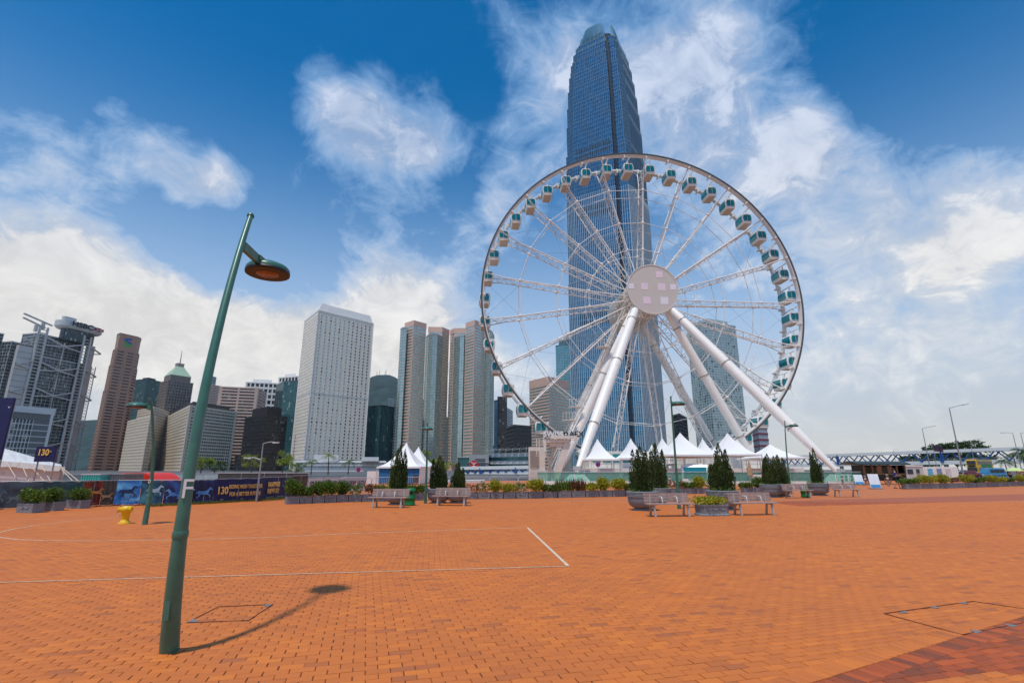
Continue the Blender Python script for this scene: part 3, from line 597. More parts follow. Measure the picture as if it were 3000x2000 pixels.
def tree_thing(label, cat, loc, h, spread, mat, group, seed, n=1600, leaf=.22, trunk_h=.35, thin=False):
    """broad tree: tapered trunk with limbs, crown of leaf clumps with gaps"""
    t = thing('tree', label, cat, loc, 0, group); rg = random.Random(seed); mb = MB(); r0 = h * .022 + .04
    mb.tube([(0, 0, 0), (rg.uniform(-.1, .1), 0, h * trunk_h), (rg.uniform(-.2, .2), .1, h * .8)], [r0, r0 * .75, r0 * .2], 8); ells = []
    for i in range(9):
        a = i * 2.4 + rg.random(); rr = spread * rg.uniform(.25, .5); z = h * rg.uniform(trunk_h + .12, .9); c = (cos(a) * rr, sin(a) * rr, z)
        mb.tube([(0, 0, h * trunk_h * rg.uniform(.8, 1.2)), (c[0] * .55, c[1] * .55, (z + h * trunk_h) * .52), c], [r0 * .5, r0 * .3, r0 * .1], 5)
        s = rg.uniform(.16, .27); ells.append((*c, spread * s, spread * s, h * s * .55))
        for q in range(2): ells.append((c[0] + rg.uniform(-.2, .2) * spread, c[1] + rg.uniform(-.2, .2) * spread, c[2] + rg.uniform(-.08, .1) * h, spread * s * .6, spread * s * .6, h * s * .35))
    mb.build('trunk', m_bark, t); p, nn, k = blob_points(n, ells, seed, .35); tt = np.array([rg.random() * .4 for _ in ells])[k]
    obj('crown', leaf_mesh('crown', p, nn, leaf, .6, mat, seed, .1, tt), t); return t
def palm_thing(label, loc, h, seed, group, fl=2.2, mat=None):
    t = thing('palm_tree', label, 'palm tree', loc, 0, group); rg = random.Random(seed); mb = MB(); lx, ly = rg.uniform(-.3, .3), rg.uniform(-.3, .3)
    mb.tube([(0, 0, 0), (lx * .4, ly * .4, h * .5), (lx, ly, h)], [.16, .12, .09], 8); mb.build('trunk', m_bark, t)
    for i in range(13):
        a = i * 2.399; el = rg.uniform(.1, 1.2); mb = MB(); prev = None; pts = []
        for s in range(8):
            u = s / 7; r = fl * u * cos(el * .7); z = fl * (u * sin(el) - u * u * .75); pts.append(Vector((lx + cos(a) * r, ly + sin(a) * r, h + z)))
        for s in range(7):
            d = (pts[s + 1] - pts[s]); sd_ = Vector((-sin(a), cos(a), 0))
            for q in (0, .33, .66):
                c = pts[s] + d * q; w = fl * .26 * sin(pi * min(1, (s + q + .8) / 8.2))
                for sg in (-1, 1): tip = c + sd_ * sg * w + d.normalized() * w * .45 + Vector((0, 0, -w * .35)); mb.add([c, c + d * .22, tip], [(0, 1, 2)])
        me = mb.mesh('frond', mat or m_leafT); at = me.attributes.new('tint', 'FLOAT', 'FACE'); at.data.foreach_set('value', [rg.random() * .7 for _ in me.polygons]); obj('frond', me, t)
    return t

# ------------------------------------------------------------------ green street lamps
def green_lamp(label, base, top, head, r0=.08, r1=.042, mark=None, hd=.28, bow=None):
    """base / top of the pole and lamp head centre in world metres; the pole bows towards its top"""
    b = Vector(base); t = thing('street_lamp', label, 'street lamp', (b.x, b.y, 0), 0, 'green plaza lamps'); T = Vector(top) - Vector((b.x, b.y, 0)); H = Vector(head) - Vector((b.x, b.y, 0)); T, H = Vector(T), Vector(H)
    def pos(z): u = z / T.z; k = max(0, (u - .22) / .78) ** 1.7 if not bow else float(np.interp(u, *bow)); return Vector((T.x * k, T.y * k, z))
    zs = [T.z * i / 30 for i in range(31)]; mb = MB(); mb.tube([pos(z) for z in zs], [r0 * float(np.interp(z / T.z, [0, .1, .2, .3, .55, 1], [1, .88, .77, .66, .56, .40])) for z in zs], 20); pole = mb.build('pole', m_green, t)
    mb = MB(); za = T.z * .215; mb.tube([pos(za - .035), pos(za - .02), pos(za + .02), pos(za + .035)], [r0 * .76 + q for q in (.002, .006, .006, .002)], 20); mb.build('collar', m_green, pole)
    d0 = pos(.35); mb = MB(); mb.box(-.022, .022, -r0 * .86 - .002 + pos(.46).y, -r0 * .80 + .02 + pos(.46).y, .30, .62); mb.v = [(x + pos(.46).x, y, z) for x, y, z in mb.v]; mb.build('access_door', m_green, pole)
    mb = MB(); mb.tube([pos(T.z - .02), pos(T.z) + Vector((0, 0, .012))], [r1 + .002, r1 * .9], 16); mb.build('cap', m_green, pole)
    # arm
    ja = min(T.z * .93, H.z + .14); A_ = pos(ja); dirn = Vector((H.x - A_.x, H.y - A_.y, 0)); dn = dirn.normalized(); mb = MB(); mb.bar(A_ + dn * .02 - Vector((0, 0, .06)), H - dn * hd * .55 + Vector((0, 0, .035)), .05, .11); mb.bar(H - dn * hd * 1.05 + Vector((0, 0, .07)), H - dn * hd * .35 + Vector((0, 0, .06)), .075, .07); mb.build('arm', m_green, t)
    mb = MB(); mb.lathe([(hd * .2, .115), (hd * .55, .10), (hd * .9, .055), (hd, .02), (hd, -.025), (hd * .97, -.045), (hd * .9, -.045)][::-1], 28); h = mb.build('lamp_head', m_green, t); h.location = H
    mb = MB(); mb.lathe([(hd * .01, -.062), (hd * .5, -.058), (hd * .52, -.05), (hd * .86, -.048), (hd * .9, -.042)], 28); mb.build('lens', m_lens, h)
    mb = MB(); mb.lathe([(hd * .9, -.05), (hd * 1.015, -.05), (hd * 1.02, -.012), (hd * 1.0, -.012)], 28); mb.build('rim_ring', m_black, h)
    if mark:
        z, ch, hh, az = mark; d = Vector((sin(az), -cos(az), 0)); p = pos(z); rr = r0 * float(np.interp(z / T.z, [0, .1, .2, .3, .55, 1], [1, .88, .77, .66, .56, .40])); o = letters(ch, m_signw, pole, p + d * (rr + .006), az, hh, .9, 'painted_letter'); o.scale[2] = .15
    return t
m_lens = M('lamp_lens', (.20, .085, .035), .25, var=.3, sc=6)
_u = np.array([0, .1, .2, .3, .39, .474, .565, .666, .816, 1]); _k = np.array([0, -.15, -.255, -.285, -.25, -.166, -.045, .121, .451, 1]); _c = np.polyfit(_u, _k, 4); _uu = np.linspace(0, 1, 40); BOW = (_uu, np.polyval(_c, _uu) - np.polyval(_c, 0))
bq = G(496, 1906); tp = P(735, 632, 5.9); hd_ = P(785, 793, 6.3)
green_lamp('tall dark green lamp leaning in the left foreground, marked F', bq, tp, hd_, mark=(1.42, 'F', .17, .62), hd=.27, bow=BOW)
bq = G(424, 1536); green_lamp('green lamp beside the yellow hydrant, its head turned left', bq, P(442, 1166, 15.6), P(402, 1189, 15.6), mark=(1.25, 'D', .11, -.4))
bq = G(1246, 1474); green_lamp('green lamp standing between the two left benches', bq, P(1252, 1240, 25.6), P(1252, 1256, 25.4))
bq = G(1990, 1490); green_lamp('green lamp rising behind the central bench', bq, P(1965, 1161, 22.0), P(1987, 1183, 22.0))
bq = Vector((P(2309, 1375, 36).x, 36, 0)); green_lamp('green lamp behind the double conifer pot, right of the tents', bq, P(2299, 1233, 36), P(2326, 1247, 36))

# ------------------------------------------------------------------ benches
def bench_proto():
    t = thing('bench', 'x', 'bench'); hl = .84
    for i, (y, z) in enumerate(((.16, .52), (.185, .625), (.21, .73))): mb = MB(); mb.box(-hl, hl, y, y + .03, z - .047, z + .047); mb.build('back_slat', m_wood, t)
    for y in (-.22, -.09, .04): mb = MB(); mb.box(-hl - .02, hl + .02, y - .06, y + .06, .405, .445); mb.build('seat_slat', m_wood, t)
    for sx in (-.62, .62):
        for y0, y1 in ((-.27, -.19), (.20, .10)): mb = MB(); mb.bar((sx, y0, 0), (sx, y1, .40), .07, .045, up=(0, 1, 0)); mb.build('leg', m_benchm, t)
        mb = MB(); mb.bar((sx, -.27, .385), (sx, .16, .385), .05, .04); mb.bar((sx, .15, .39), (sx, .20, .76), .04, .04); mb.build('bracket', m_benchm, t)
    for sx in (-.28, .28): mb = MB(); mb.tube([(sx, .16, .64), (sx, .02, .66), (sx, -.09, .64), (sx, -.13, .56), (sx, -.13, .44)], .022, 8); mb.build('armrest', m_lgrey, t)
    return t
bp = bench_proto(); first = True
for (x, y, yaw, lab) in ((1135, 1487, -.12, 'slatted bench left of the green bin, before a conifer pot'), (1322, 1481, -.12, 'slatted bench before the twin conifer pots'), (1967, 1513, .12, 'slatted bench left of the rectangular grey planter'),
                         (2217, 1509, .12, 'slatted bench right of the rectangular grey planter'), (2345, 1458, .14, 'slatted bench beside the right-hand green bin'), (2487, 1455, .14, 'slatted bench right of the rightmost conifer pot')):
    q = G(x, y); q.y += .22
    if first: bp.location = q; bp.rotation_euler = (0, 0, yaw); tag(bp, lab, 'bench', 'plaza benches'); first = False
    else: dup(bp, q, yaw, lab, 'plaza benches')

# ------------------------------------------------------------------ round pots with conifers
def pot_proto():
    t = thing('planter_pot', 'x', 'planter'); mb = MB()
    mb.lathe([(.36, 0), (.46, 0), (.46, .035), (.36, .07), (.33, .1)], 32); mb.build('foot', m_stone, t)
    mb = MB(); mb.lathe([(.33, .09), (.42, .115), (.53, .19), (.585, .30), (.60, .42), (.60, .52)], 32); mb.build('bowl', m_stone, t)
    for i in range(4): mb = MB(); z = .52 + i * .055; mb.lathe([(.595, z), (.63, z + .008), (.64, z + .026), (.63, z + .044), (.595, z + .052)], 32); mb.build('rim_band', m_stone, t)
    mb = MB(); mb.lathe([(.0, .72), (.60, .72)], 32); mb.build('soil', m_soil, t); return t
pp = pot_proto(); first = True
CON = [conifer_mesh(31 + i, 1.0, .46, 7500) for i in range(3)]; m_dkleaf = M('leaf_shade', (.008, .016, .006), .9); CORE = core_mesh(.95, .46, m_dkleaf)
GC = [shrub_mesh(60 + i, 1.15, 1.15, .17, 420, .075, m_leafG, lumps=12) for i in range(2)]
pots = [(1158, 1479, 1308, 1, 'left of the green bin behind the leftmost bench', .92), (1281, 1474, 1336, 1, 'left of the twin pots behind a bench', .92), (1337, 1474, 1352, 1, 'right of the twin pots behind a bench', .92), (1893, 1496, 1308, 1, 'behind the central bench', 1.0), (1938, 1477, 1300, 2, 'half hidden beyond the central pot', 1.0),
        (2135, 1494, 1300, 1, 'behind the grey rectangular planter', 1.03), (2272, 1456, 1330, 1, 'below the right lamp, left one', 1.0), (2302, 1454, 1333, 2, 'below the right lamp, right one', 1.0), (2413, 1451, 1313, 1, 'right of the right-hand bin', 1.02)]
for i, (x, y, top, var, where, sc) in enumerate(pots):
    q = G(x, y); q.y += .45 * sc; lab = 'round banded stone pot ' + where
    if first: pp.location = q; pp.scale = (sc,) * 3; tag(pp, lab, 'planter', 'round stone pots'); first = False
    else: dup(pp, q, 0, lab, 'round stone pots', (sc,) * 3)
    o = obj('ground_cover', GC[i % 2], None, None, (q.x, q.y, .71 * sc), i, (sc, sc, 1)); tag(o, 'low green leaves filling the round pot ' + where, 'plant', 'pot ground cover')
    zt = P(x, top, q.y).z; hgt = zt - .75 * sc; t = thing('conifer_tree', 'dark upright conifer in the round pot ' + where, 'conifer', (q.x, q.y, .74 * sc), i * 1.3, 'potted conifers'); s = hgt / 1.0; wx = .92 if i in (0, 8) else 1.18
    mb = MB(); mb.tube([(0, 0, -.03), (0, 0, hgt * .4)], [.05, .03], 8); mb.build('trunk', m_bark, t)
    k = min(1.45, max(1.0, hgt / 1.25)); wx *= .76 if i < 3 else .66; cr = obj('crown', CON[i % 3], t, None, None, 0, (wx * k, wx * k, s)); obj('crown_core', CORE, cr)

# ------------------------------------------------------------------ planter boxes and their shrubs
BOXM = {}
def box_mesh(w, d=.42, h=.36):
    key = (round(w, 2),)
    if key in BOXM: return BOXM[key]
    mb = MB(); t = .04
    o_ = [(-w / 2, -d / 2), (w / 2, -d / 2), (w / 2, d / 2), (-w / 2, d / 2)]; b_ = [(x * .95, y * .93) for x, y in o_]
    mb.frustum(b_, 0, [(x * .985, y * .97) for x, y in o_], h - .05); mb.box(-w / 2, w / 2, -d / 2, -d / 2 + t, h - .05, h); mb.box(-w / 2, w / 2, d / 2 - t, d / 2, h - .05, h); mb.box(-w / 2, -w / 2 + t, -d / 2 + t, d / 2 - t, h - .05, h); mb.box(w / 2 - t, w / 2, -d / 2 + t, d / 2 - t, h - .05, h)
    pts = [(-w * .28 + w * .56 * i / 10, -d / 2 - .0, h * .62 - .05 * sin(pi * (i % 5) / 5)) for i in range(11)]; mb.tube(pts, .012, 5)
    me = mb.mesh('planter_box', m_stone); BOXM[key] = me; return me
SH = {'round': [shrub_mesh(100 + i, .80, .62, .62, 1500, .085, m_leafG, lumps=9) for i in range(3)], 'yellow': [shrub_mesh(110 + i, .78, .60, .62, 1500, .08, m_leafY, lumps=8) for i in range(3)], 'low': [shrub_mesh(120 + i, .86, .55, .36, 1100, .085, m_leafG, lumps=8) for i in range(2)],
      'ylow': [shrub_mesh(130 + i, .88, .55, .40, 1100, .08, m_leafY, lumps=8) for i in range(2)], 'red': [shrub_mesh(140 + i, .8, .5, .42, 420, .075, m_leafR, lumps=6) for i in range(2)], 'grass': [], 'sparse': [shrub_mesh(150 + i, .85, .5, .5, 330, .085, m_leafG, lumps=7) for i in range(2)]}
for i in range(2):
    rg = np.random.default_rng(i + 5); n = 260; p = np.stack([rg.uniform(-.38, .38, n), rg.uniform(-.18, .18, n), rg.uniform(.05, .3, n)], 1); d = np.stack([rg.normal(0, .12, n), rg.normal(0, .12, n), np.ones(n)], 1) * 4
    SH['grass'].append(leaf_mesh('foliage', p, d, .5, .07, m_leafR if i else m_leafG, i, 2))
WORD = {'round': 'dense green', 'yellow': 'rounded yellow-green', 'low': 'low green', 'ylow': 'low yellow-green', 'red': 'thin reddish', 'grass': 'upright grassy', 'sparse': 'sparse leafy'}
def planter_row(pts, kinds, where, h=.36, sink=.03, wfac=.97):
    """pts: world base points along the row (front edge); one box per gap between them"""
    for i, k in enumerate(kinds):
        a, b = pts[i], pts[i + 1]; c = (a + b) / 2; yaw = atan2(b.y - a.y, b.x - a.x); w = (b - a).length * wfac
        loc = (c.x - sin(yaw) * .21, c.y + cos(yaw) * .21, 0); nth = ORD[i]
        o = obj('planter_box', box_mesh(w, h=h), None, None, loc, yaw); tag(o, '%s stone planter box from the left, row %s' % (nth, where), 'planter', 'planter boxes ' + where)
        if k: m = SH[k][i % len(SH[k])]; s = obj('shrub', m, None, None, (loc[0], loc[1], h - sink), yaw + (pi if i % 3 == 1 else 0), (w / .86 * 1.3, 1.3, R.uniform(1.15, 1.4))); tag(s, '%s shrub in %s box from left, row %s' % (WORD[k], nth, where), 'shrub', 'shrubs ' + where)
def subdiv(pts, n):
    L = [0]; 
    for a, b in zip(pts, pts[1:]): L.append(L[-1] + (b - a).length)
    out = []
    for i in range(n + 1):
        s = L[-1] * i / n; k = min(max(j for j in range(len(L)) if L[j] <= s + 1e-9), len(pts) - 2); out.append(pts[k].lerp(pts[k + 1], (s - L[k]) / (L[k + 1] - L[k])))
    return out
r1 = subdiv([G(839, 1477), G(1020, 1470)], 5); planter_row(r1, ['round', 'low', 'round', 'round', 'round'], 'beside the sponsor hoarding')
r2 = subdiv([G(1020, 1470), G(1246, 1464)], 6); planter_row(r2, ['sparse', 'red', 'low', 'yellow', 'low', 'low'], 'behind the left benches')
r3 = subdiv([G(1362, 1461), G(1548, 1459)], 5); planter_row(r3, ['red', 'sparse', 'yellow', 'ylow', 'sparse'], 'between the left benches and the wheel')
r4 = subdiv([G(1548, 1459), G(1870, 1452)], 8); planter_row(r4, ['yellow', 'low', 'grass', 'grass', 'ylow', 'yellow', 'yellow', 'low'], 'before the wheel\'s glass fence')
r5 = subdiv([G(1968, 1446), G(2110, 1444)], 4); planter_row(r5, ['red', 'low', 'yellow', 'sparse'], 'between the middle conifer pots')
r6 = subdiv([G(2180, 1444), G(2280, 1443)], 3); planter_row(r6, ['low', 'round', 'ylow'], 'behind the right benches')
r7 = subdiv([G(2655, 1432), G(2770, 1430), G(3010, 1422)], 10); planter_row(r7, ['low', 'yellow', 'yellow', 'red', 'yellow', 'low', 'yellow', 'ylow', 'low', 'yellow'], 'at the far right', h=.42)
for i, (x, y, w) in enumerate(((72, 1502, 62), (136, 1496, 60), (215, 1489, 55))):
    q = G(x, y); wd = w / F * q.y; o = obj('planter_box', box_mesh(wd, h=.34), None, None, (q.x, q.y + .2, 0), -.25); wh = ('leftmost', 'middle', 'rightmost')[i]; tag(o, '%s of three dark planter boxes by the horse hoarding' % wh, 'planter', 'boxes by the horse hoarding')
    s = obj('shrub', SH['round'][i], None, None, (q.x, q.y + .2, .31), i, (wd / .86 * .98, 1.05, .95)); tag(s, 'rounded glossy shrub in the %s box by the horse hoarding' % wh, 'shrub', 'shrubs by the horse hoarding')
# rectangular planter between the two central benches
q = G(2096, 1511); t = thing('planter_box', 'rectangular grey stone planter with moulded plinth between two benches', 'planter', (q.x, q.y + .3, 0), .1)
w, d = .54, .32; oc = lambda k: [(-w * k, -d * k + .1), (-w * k + .1, -d * k), (w * k - .1, -d * k), (w * k, -d * k + .1), (w * k, d * k - .1), (w * k - .1, d * k), (-w * k + .1, d * k), (-w * k, d * k - .1)]
mb = MB(); mb.prism(oc(1.06), 0, .05); mb.frustum(oc(1.06), .05, oc(.98), .085); mb.build('plinth', m_stone, t); mb = MB(); mb.frustum(oc(.97), .085, oc(.99), .34); mb.build('body', m_stone, t)
mb = MB(); mb.prism(oc(1.05), .34, .385); mb.build('rim', m_stone, t)
mb = MB(); [mb.tube([(sx + .12 * cos(a), -d * .985, .255 - .05 * sin(a)) for a in [i * pi / 8 for i in range(9)]], .012, 5) for sx in (-.25, .0, .25)]; mb.build('swag_relief', m_stone, t)
o = obj('shrub', shrub_mesh(77, 1.2, .75, .30, 1500, .08, m_leafY, lumps=14), None, None, (q.x, q.y + .3, .36), .1); tag(o, 'dense bright green plants filling the rectangular planter between benches', 'shrub')

# ------------------------------------------------------------------ bins, hydrant
for x, y, lab in ((1197, 1481, 'green litter bin beside the leftmost bench'), (2367, 1456, 'green litter bin behind the right-hand bench')):
    q = G(x, y); t = thing('litter_bin', lab, 'litter bin', (q.x, q.y + .25, 0), .3, 'green litter bins'); mb = MB(); mb.lathe([(.22, 0), (.25, .02), (.25, .06), (.225, .08), (.235, .30), (.25, .31), (.25, .35), (.235, .36), (.24, .50)], 24); mb.build('body', m_binG, t)
    mb = MB()
    for a in range(4): b = a * pi / 2 + .78; mb.box(.19 * cos(b) - .045, .19 * cos(b) + .045, .19 * sin(b) - .045, .19 * sin(b) + .045, .49, .64)
    mb.build('post', m_binG, t); mb = MB(); mb.lathe([(.17, .48), (.17, .65)], 16); mb.build('liner', m_black, t); mb = MB(); mb.lathe([(.25, .62), (.26, .65), (.25, .70), (.19, .745), (.08, .765), (0, .77)], 24); mb.build('hood', m_binG, t)
q = G(364, 1533); t = thing('fire_hydrant', 'squat yellow fire hydrant on the paving at the left', 'hydrant', (q.x, q.y, 0), .2); t.scale = (.82, .82, 1.0)
mb = MB(); mb.lathe([(.20, 0), (.20, .03), (.15, .07), (.125, .12)], 20); mb.build('base', m_yellow, t); mb = MB(); mb.lathe([(.125, .12), (.125, .16), (.135, .18), (.13, .30), (.15, .31), (.15, .34)], 20); mb.build('barrel', m_yellow, t)
mb = MB(); mb.lathe([(.15, .34), (.19, .37), (.20, .43), (.17, .49), (.10, .515), (0, .52)], 20); mb.build('dome', m_yellow, t)
mb = MB(); mb.tube([(-.08, -.05, .41), (-.2, -.1, .41), (-.25, -.12, .41)], [.07, .07, .085], 14); n_ = mb.build('nozzle', m_yellow, t); mb = MB(); mb.tube([(.08, -.05, .42), (.2, -.12, .42), (.23, -.13, .42)], [.06, .06, .075], 14); mb.build('nozzle', m_yellow, t)
mb = MB(); mb.tube([(-.25, -.13, .36), (-.26, -.14, .26), (-.2, -.15, .2), (-.13, -.14, .23), (-.12, -.12, .28)], .009, 5); mb.build('chain', m_steel, n_)

# ------------------------------------------------------------------ city buildings
def top_corner(x, y, h):
    D = (h - HC) / tan(px_el(y)); q = P(x, y, D); return Vector((q.x, q.y))
def offset(poly, d):
    n = len(poly); out = []
    for i in range(n):
        a, b, c = Vector(poly[i - 1]), Vector(poly[i]), Vector(poly[(i + 1) % n]); e1 = (b - a).normalized(); e2 = (c - b).normalized()
        n1 = Vector((e1.y, -e1.x)); n2 = Vector((e2.y, -e2.x)); k = n1 + n2; k = k / max(.25, k.dot(n1)) if k.length > 1e-6 else n1; out.append(b + k * d)
    return out
def footprint(tops, h, depth):
    fr = [top_corner(x, y, h) for x, y in tops]
    if len(fr) == 2: back = [fr[1] + fr[1].normalized() * depth, fr[0] + fr[0].normalized() * depth]
    elif len(fr) == 3: back = [fr[0] + fr[2] - fr[1]]; back = back if (back[0].length > fr[1].length) else [fr[2].normalized() * (fr[2].length + depth), fr[0].normalized() * (fr[0].length + depth)]
    else: back = [fr[-1] + fr[-1].normalized() * depth, fr[0] + fr[0].normalized() * depth]
    return fr + back
def facade(root, poly, z0, z1, nfl, glass, wall, sp=.4, pitch=3.0, pr=.2, proud=.35, piers=True, sep=False, corner=0, top=None, sp_at_top=True, pier_proud=None, wall2=None, name='spandrel'):
    mb = MB(); mb.prism(poly, z0, z1); core = mb.build('glass_wall', glass, root, True)
    fh = (z1 - z0) / nfl; op = offset(poly, proud); M_ = MB()
    if sp > 0:
        for k in range(nfl):
            za = z0 + k * fh; mb = MB() if sep else M_; mb.prism(op, za, za + fh * sp, 1 if (wall2 and k % 2) else 0)
            if sep: mb.build(name, [wall, wall2 or wall], root, True)
        if not sep: M_.build(name + 's', [wall, wall2 or wall], root, True, 'stuff')
    if piers:
        pm = MB(); pp_ = pier_proud or proud * .8; n = len(poly)
        for i in range(n):
            a, b = Vector(poly[i]), Vector(poly[(i + 1) % n]); L = (b - a).length; d = (b - a) / L; nn = Vector((d.y, -d.x)); m = max(1, round(L / pitch)); w = L / m * pr
            for j in range(m + 1):
                ww = w if 0 < j < m or not corner else corner; c = a + d * (L * j / m); c = c + d * (ww / 2 if j == 0 else (-ww / 2 if j == m else 0))
                pm.add([(c + s * d * ww / 2 + nn * t).to_3d()[:2] + (z,) for z in (z0, z1 - .1) for s, t in ((-1, pp_), (1, pp_), (1, -.2), (-1, -.2))], [(0, 1, 5, 4), (1, 2, 6, 5), (2, 3, 7, 6), (3, 0, 4, 7), (4, 5, 6, 7)])
        pm.build('piers', wall, root, True, 'stuff')
    if top is None: top = 1.5
    if top: mb = MB(); mb.prism(offset(poly, proud + .06), z1 - top * .3, z1 + top); mb.build('parapet', wall, root, True)
    return core
def bld(label, tops, h, depth, nfl, glass, wall, group=None, z0=0, roof=None, **kw):
    fp = footprint(tops, h, depth); c = sum(fp, Vector((0, 0))) / len(fp); t = thing('building', label, 'building', (c.x, c.y, 0)); t['group'] = group or 'harbourfront skyline'
    tp = kw.get('top', 1.5); facade(t, fp, z0, h - (tp or 0), nfl, glass, wall, **kw)
    if roof:
        for k, (s, zh) in enumerate(roof): mb = MB(); q = [c + (Vector(p) - c) * s for p in fp]; mb.prism(q, h - .2, h + zh); mb.build('roof_plant', m_conc if k else wall, t, True)
    return t, fp
g_blue = GLASS('glass_blue', (.03, .17, .31), (.08, .26, .41), 1.7, 4.15, .55, .14, .025); g_dark = GLASS('glass_dark', (.008, .012, .016), (.03, .04, .05), 2.4, 3.4, .1, .1, .04, (.22, .24, .22), .05)
g_teal = GLASS('glass_teal', (.02, .10, .11), (.05, .17, .17), 2.5, 3.4, .3, .08, .02, (.3, .4, .38), .04); g_grey = GLASS('glass_grey', (.03, .045, .055), (.09, .12, .13), 2, 3.3, .2, .1, .03, (.35, .38, .36), .06)
g_silver = GLASS('glass_silver', (.40, .53, .50), (.54, .66, .61), 2.4, 3.6, .7, .24, .014); g_pale = GLASS('glass_pale', (.20, .28, .29), (.34, .42, .42), 1.8, 3.2, .5, .12, .03)
m_pink = M('pink_granite', (.74, .47, .36), .6, var=.06, sc=.15); m_brown = M('brown_granite', (.45, .265, .195), .65, var=.08, sc=.15); m_beige = M('beige_stone', (.76, .645, .50), .75, var=.08, sc=.2, dirt=.2); m_dbrown = M('dark_brown_cladding', (.020, .017, .016), .45, var=.2, sc=.2)
m_wwhite = M('white_render', (.76, .74, .71), .7, var=.07, sc=.2, dirt=.15); m_alu = M('grey_aluminium', (.40, .42, .42), .45, .35, var=.08, sc=.2); m_darkal = M('dark_mullion', (.03, .04, .05), .4, .2); m_jard = M('jardine_panel', (.93, .82, .68), .45, .0, var=.05, sc=.12); m_teal_al = M('teal_mullion', (.10, .20, .22), .4, .3)
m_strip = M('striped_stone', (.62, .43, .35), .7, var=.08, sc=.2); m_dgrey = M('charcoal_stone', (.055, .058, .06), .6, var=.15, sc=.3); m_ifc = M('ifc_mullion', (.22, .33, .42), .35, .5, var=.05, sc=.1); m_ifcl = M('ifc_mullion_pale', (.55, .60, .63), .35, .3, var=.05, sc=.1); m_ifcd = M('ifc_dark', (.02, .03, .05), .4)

# hills behind the city
def hill():
    ridge = [(-900, 1010), (-300, 1000), (0, 1018), (35, 1035), (90, 1120), (200, 1225), (600, 1235), (960, 1215), (1040, 1125), (1085, 1100), (1100, 1093), (1140, 1094), (1165, 1106), (1200, 1140), (1330, 1240), (1500, 1330), (1700, 1360)]
    rg = np.random.default_rng(2); n = 150; m = 26; D0, D1 = 1150, 2300; vs = []
    xs = np.linspace(-900, 1700, n); ys = np.interp(xs, [r[0] for r in ridge], [r[1] for r in ridge])
    ph = rg.random(8) * 6
    for j in range(m):
        v = j / (m - 1); k = sin(pi * min(1, v / .62) / 2) if v < .62 else 1 - .25 * (v - .62) / .38
        D = D0 + (D1 - D0) * v
        for i in range(n):
            q = P(xs[i], ys[i], 1750); s = q.x / 1750
            nz = sum(sin(xs[i] * .008 * (a + 1) + v * 5 * (a + 1) + ph[a]) / (a + 1) for a in range(5)) * 9 * (v < .61) * k
            vs.append((s * D, D, max(0, q.z * k + nz * min(1, q.z / 80)) - .5))
    mb = MB(); mb.add(vs, [(j * n + i, j * n + i + 1, (j + 1) * n + i + 1, (j + 1) * n + i) for j in range(m - 1) for i in range(n - 1)], 0, True)
    o = mb.build('hill', M('wooded_hillside', (.020, .046, .045), .95, var=.55, sc=.03, co='Object')); o['kind'] = 'structure'
hill()
for i, (x, dz) in enumerate(((1104, 12), (1112, 16), (1128, 14), (1131, 20))):
    q = P(x, 1096, 1748); t = thing('radio_mast', '%s of four thin radio masts on the hilltop from the left' % ORD[i], 'mast', (q.x, q.y, q.z - 3), 0, 'hilltop masts'); mb = MB(); mb.tube([(0, 0, 0), (0, 0, dz + 3)], [.9, .35], 6); mb.bar((-2, 0, dz * .7), (2, 0, dz * .7), .5, .5); mb.build('mast_pole', m_grey, t)

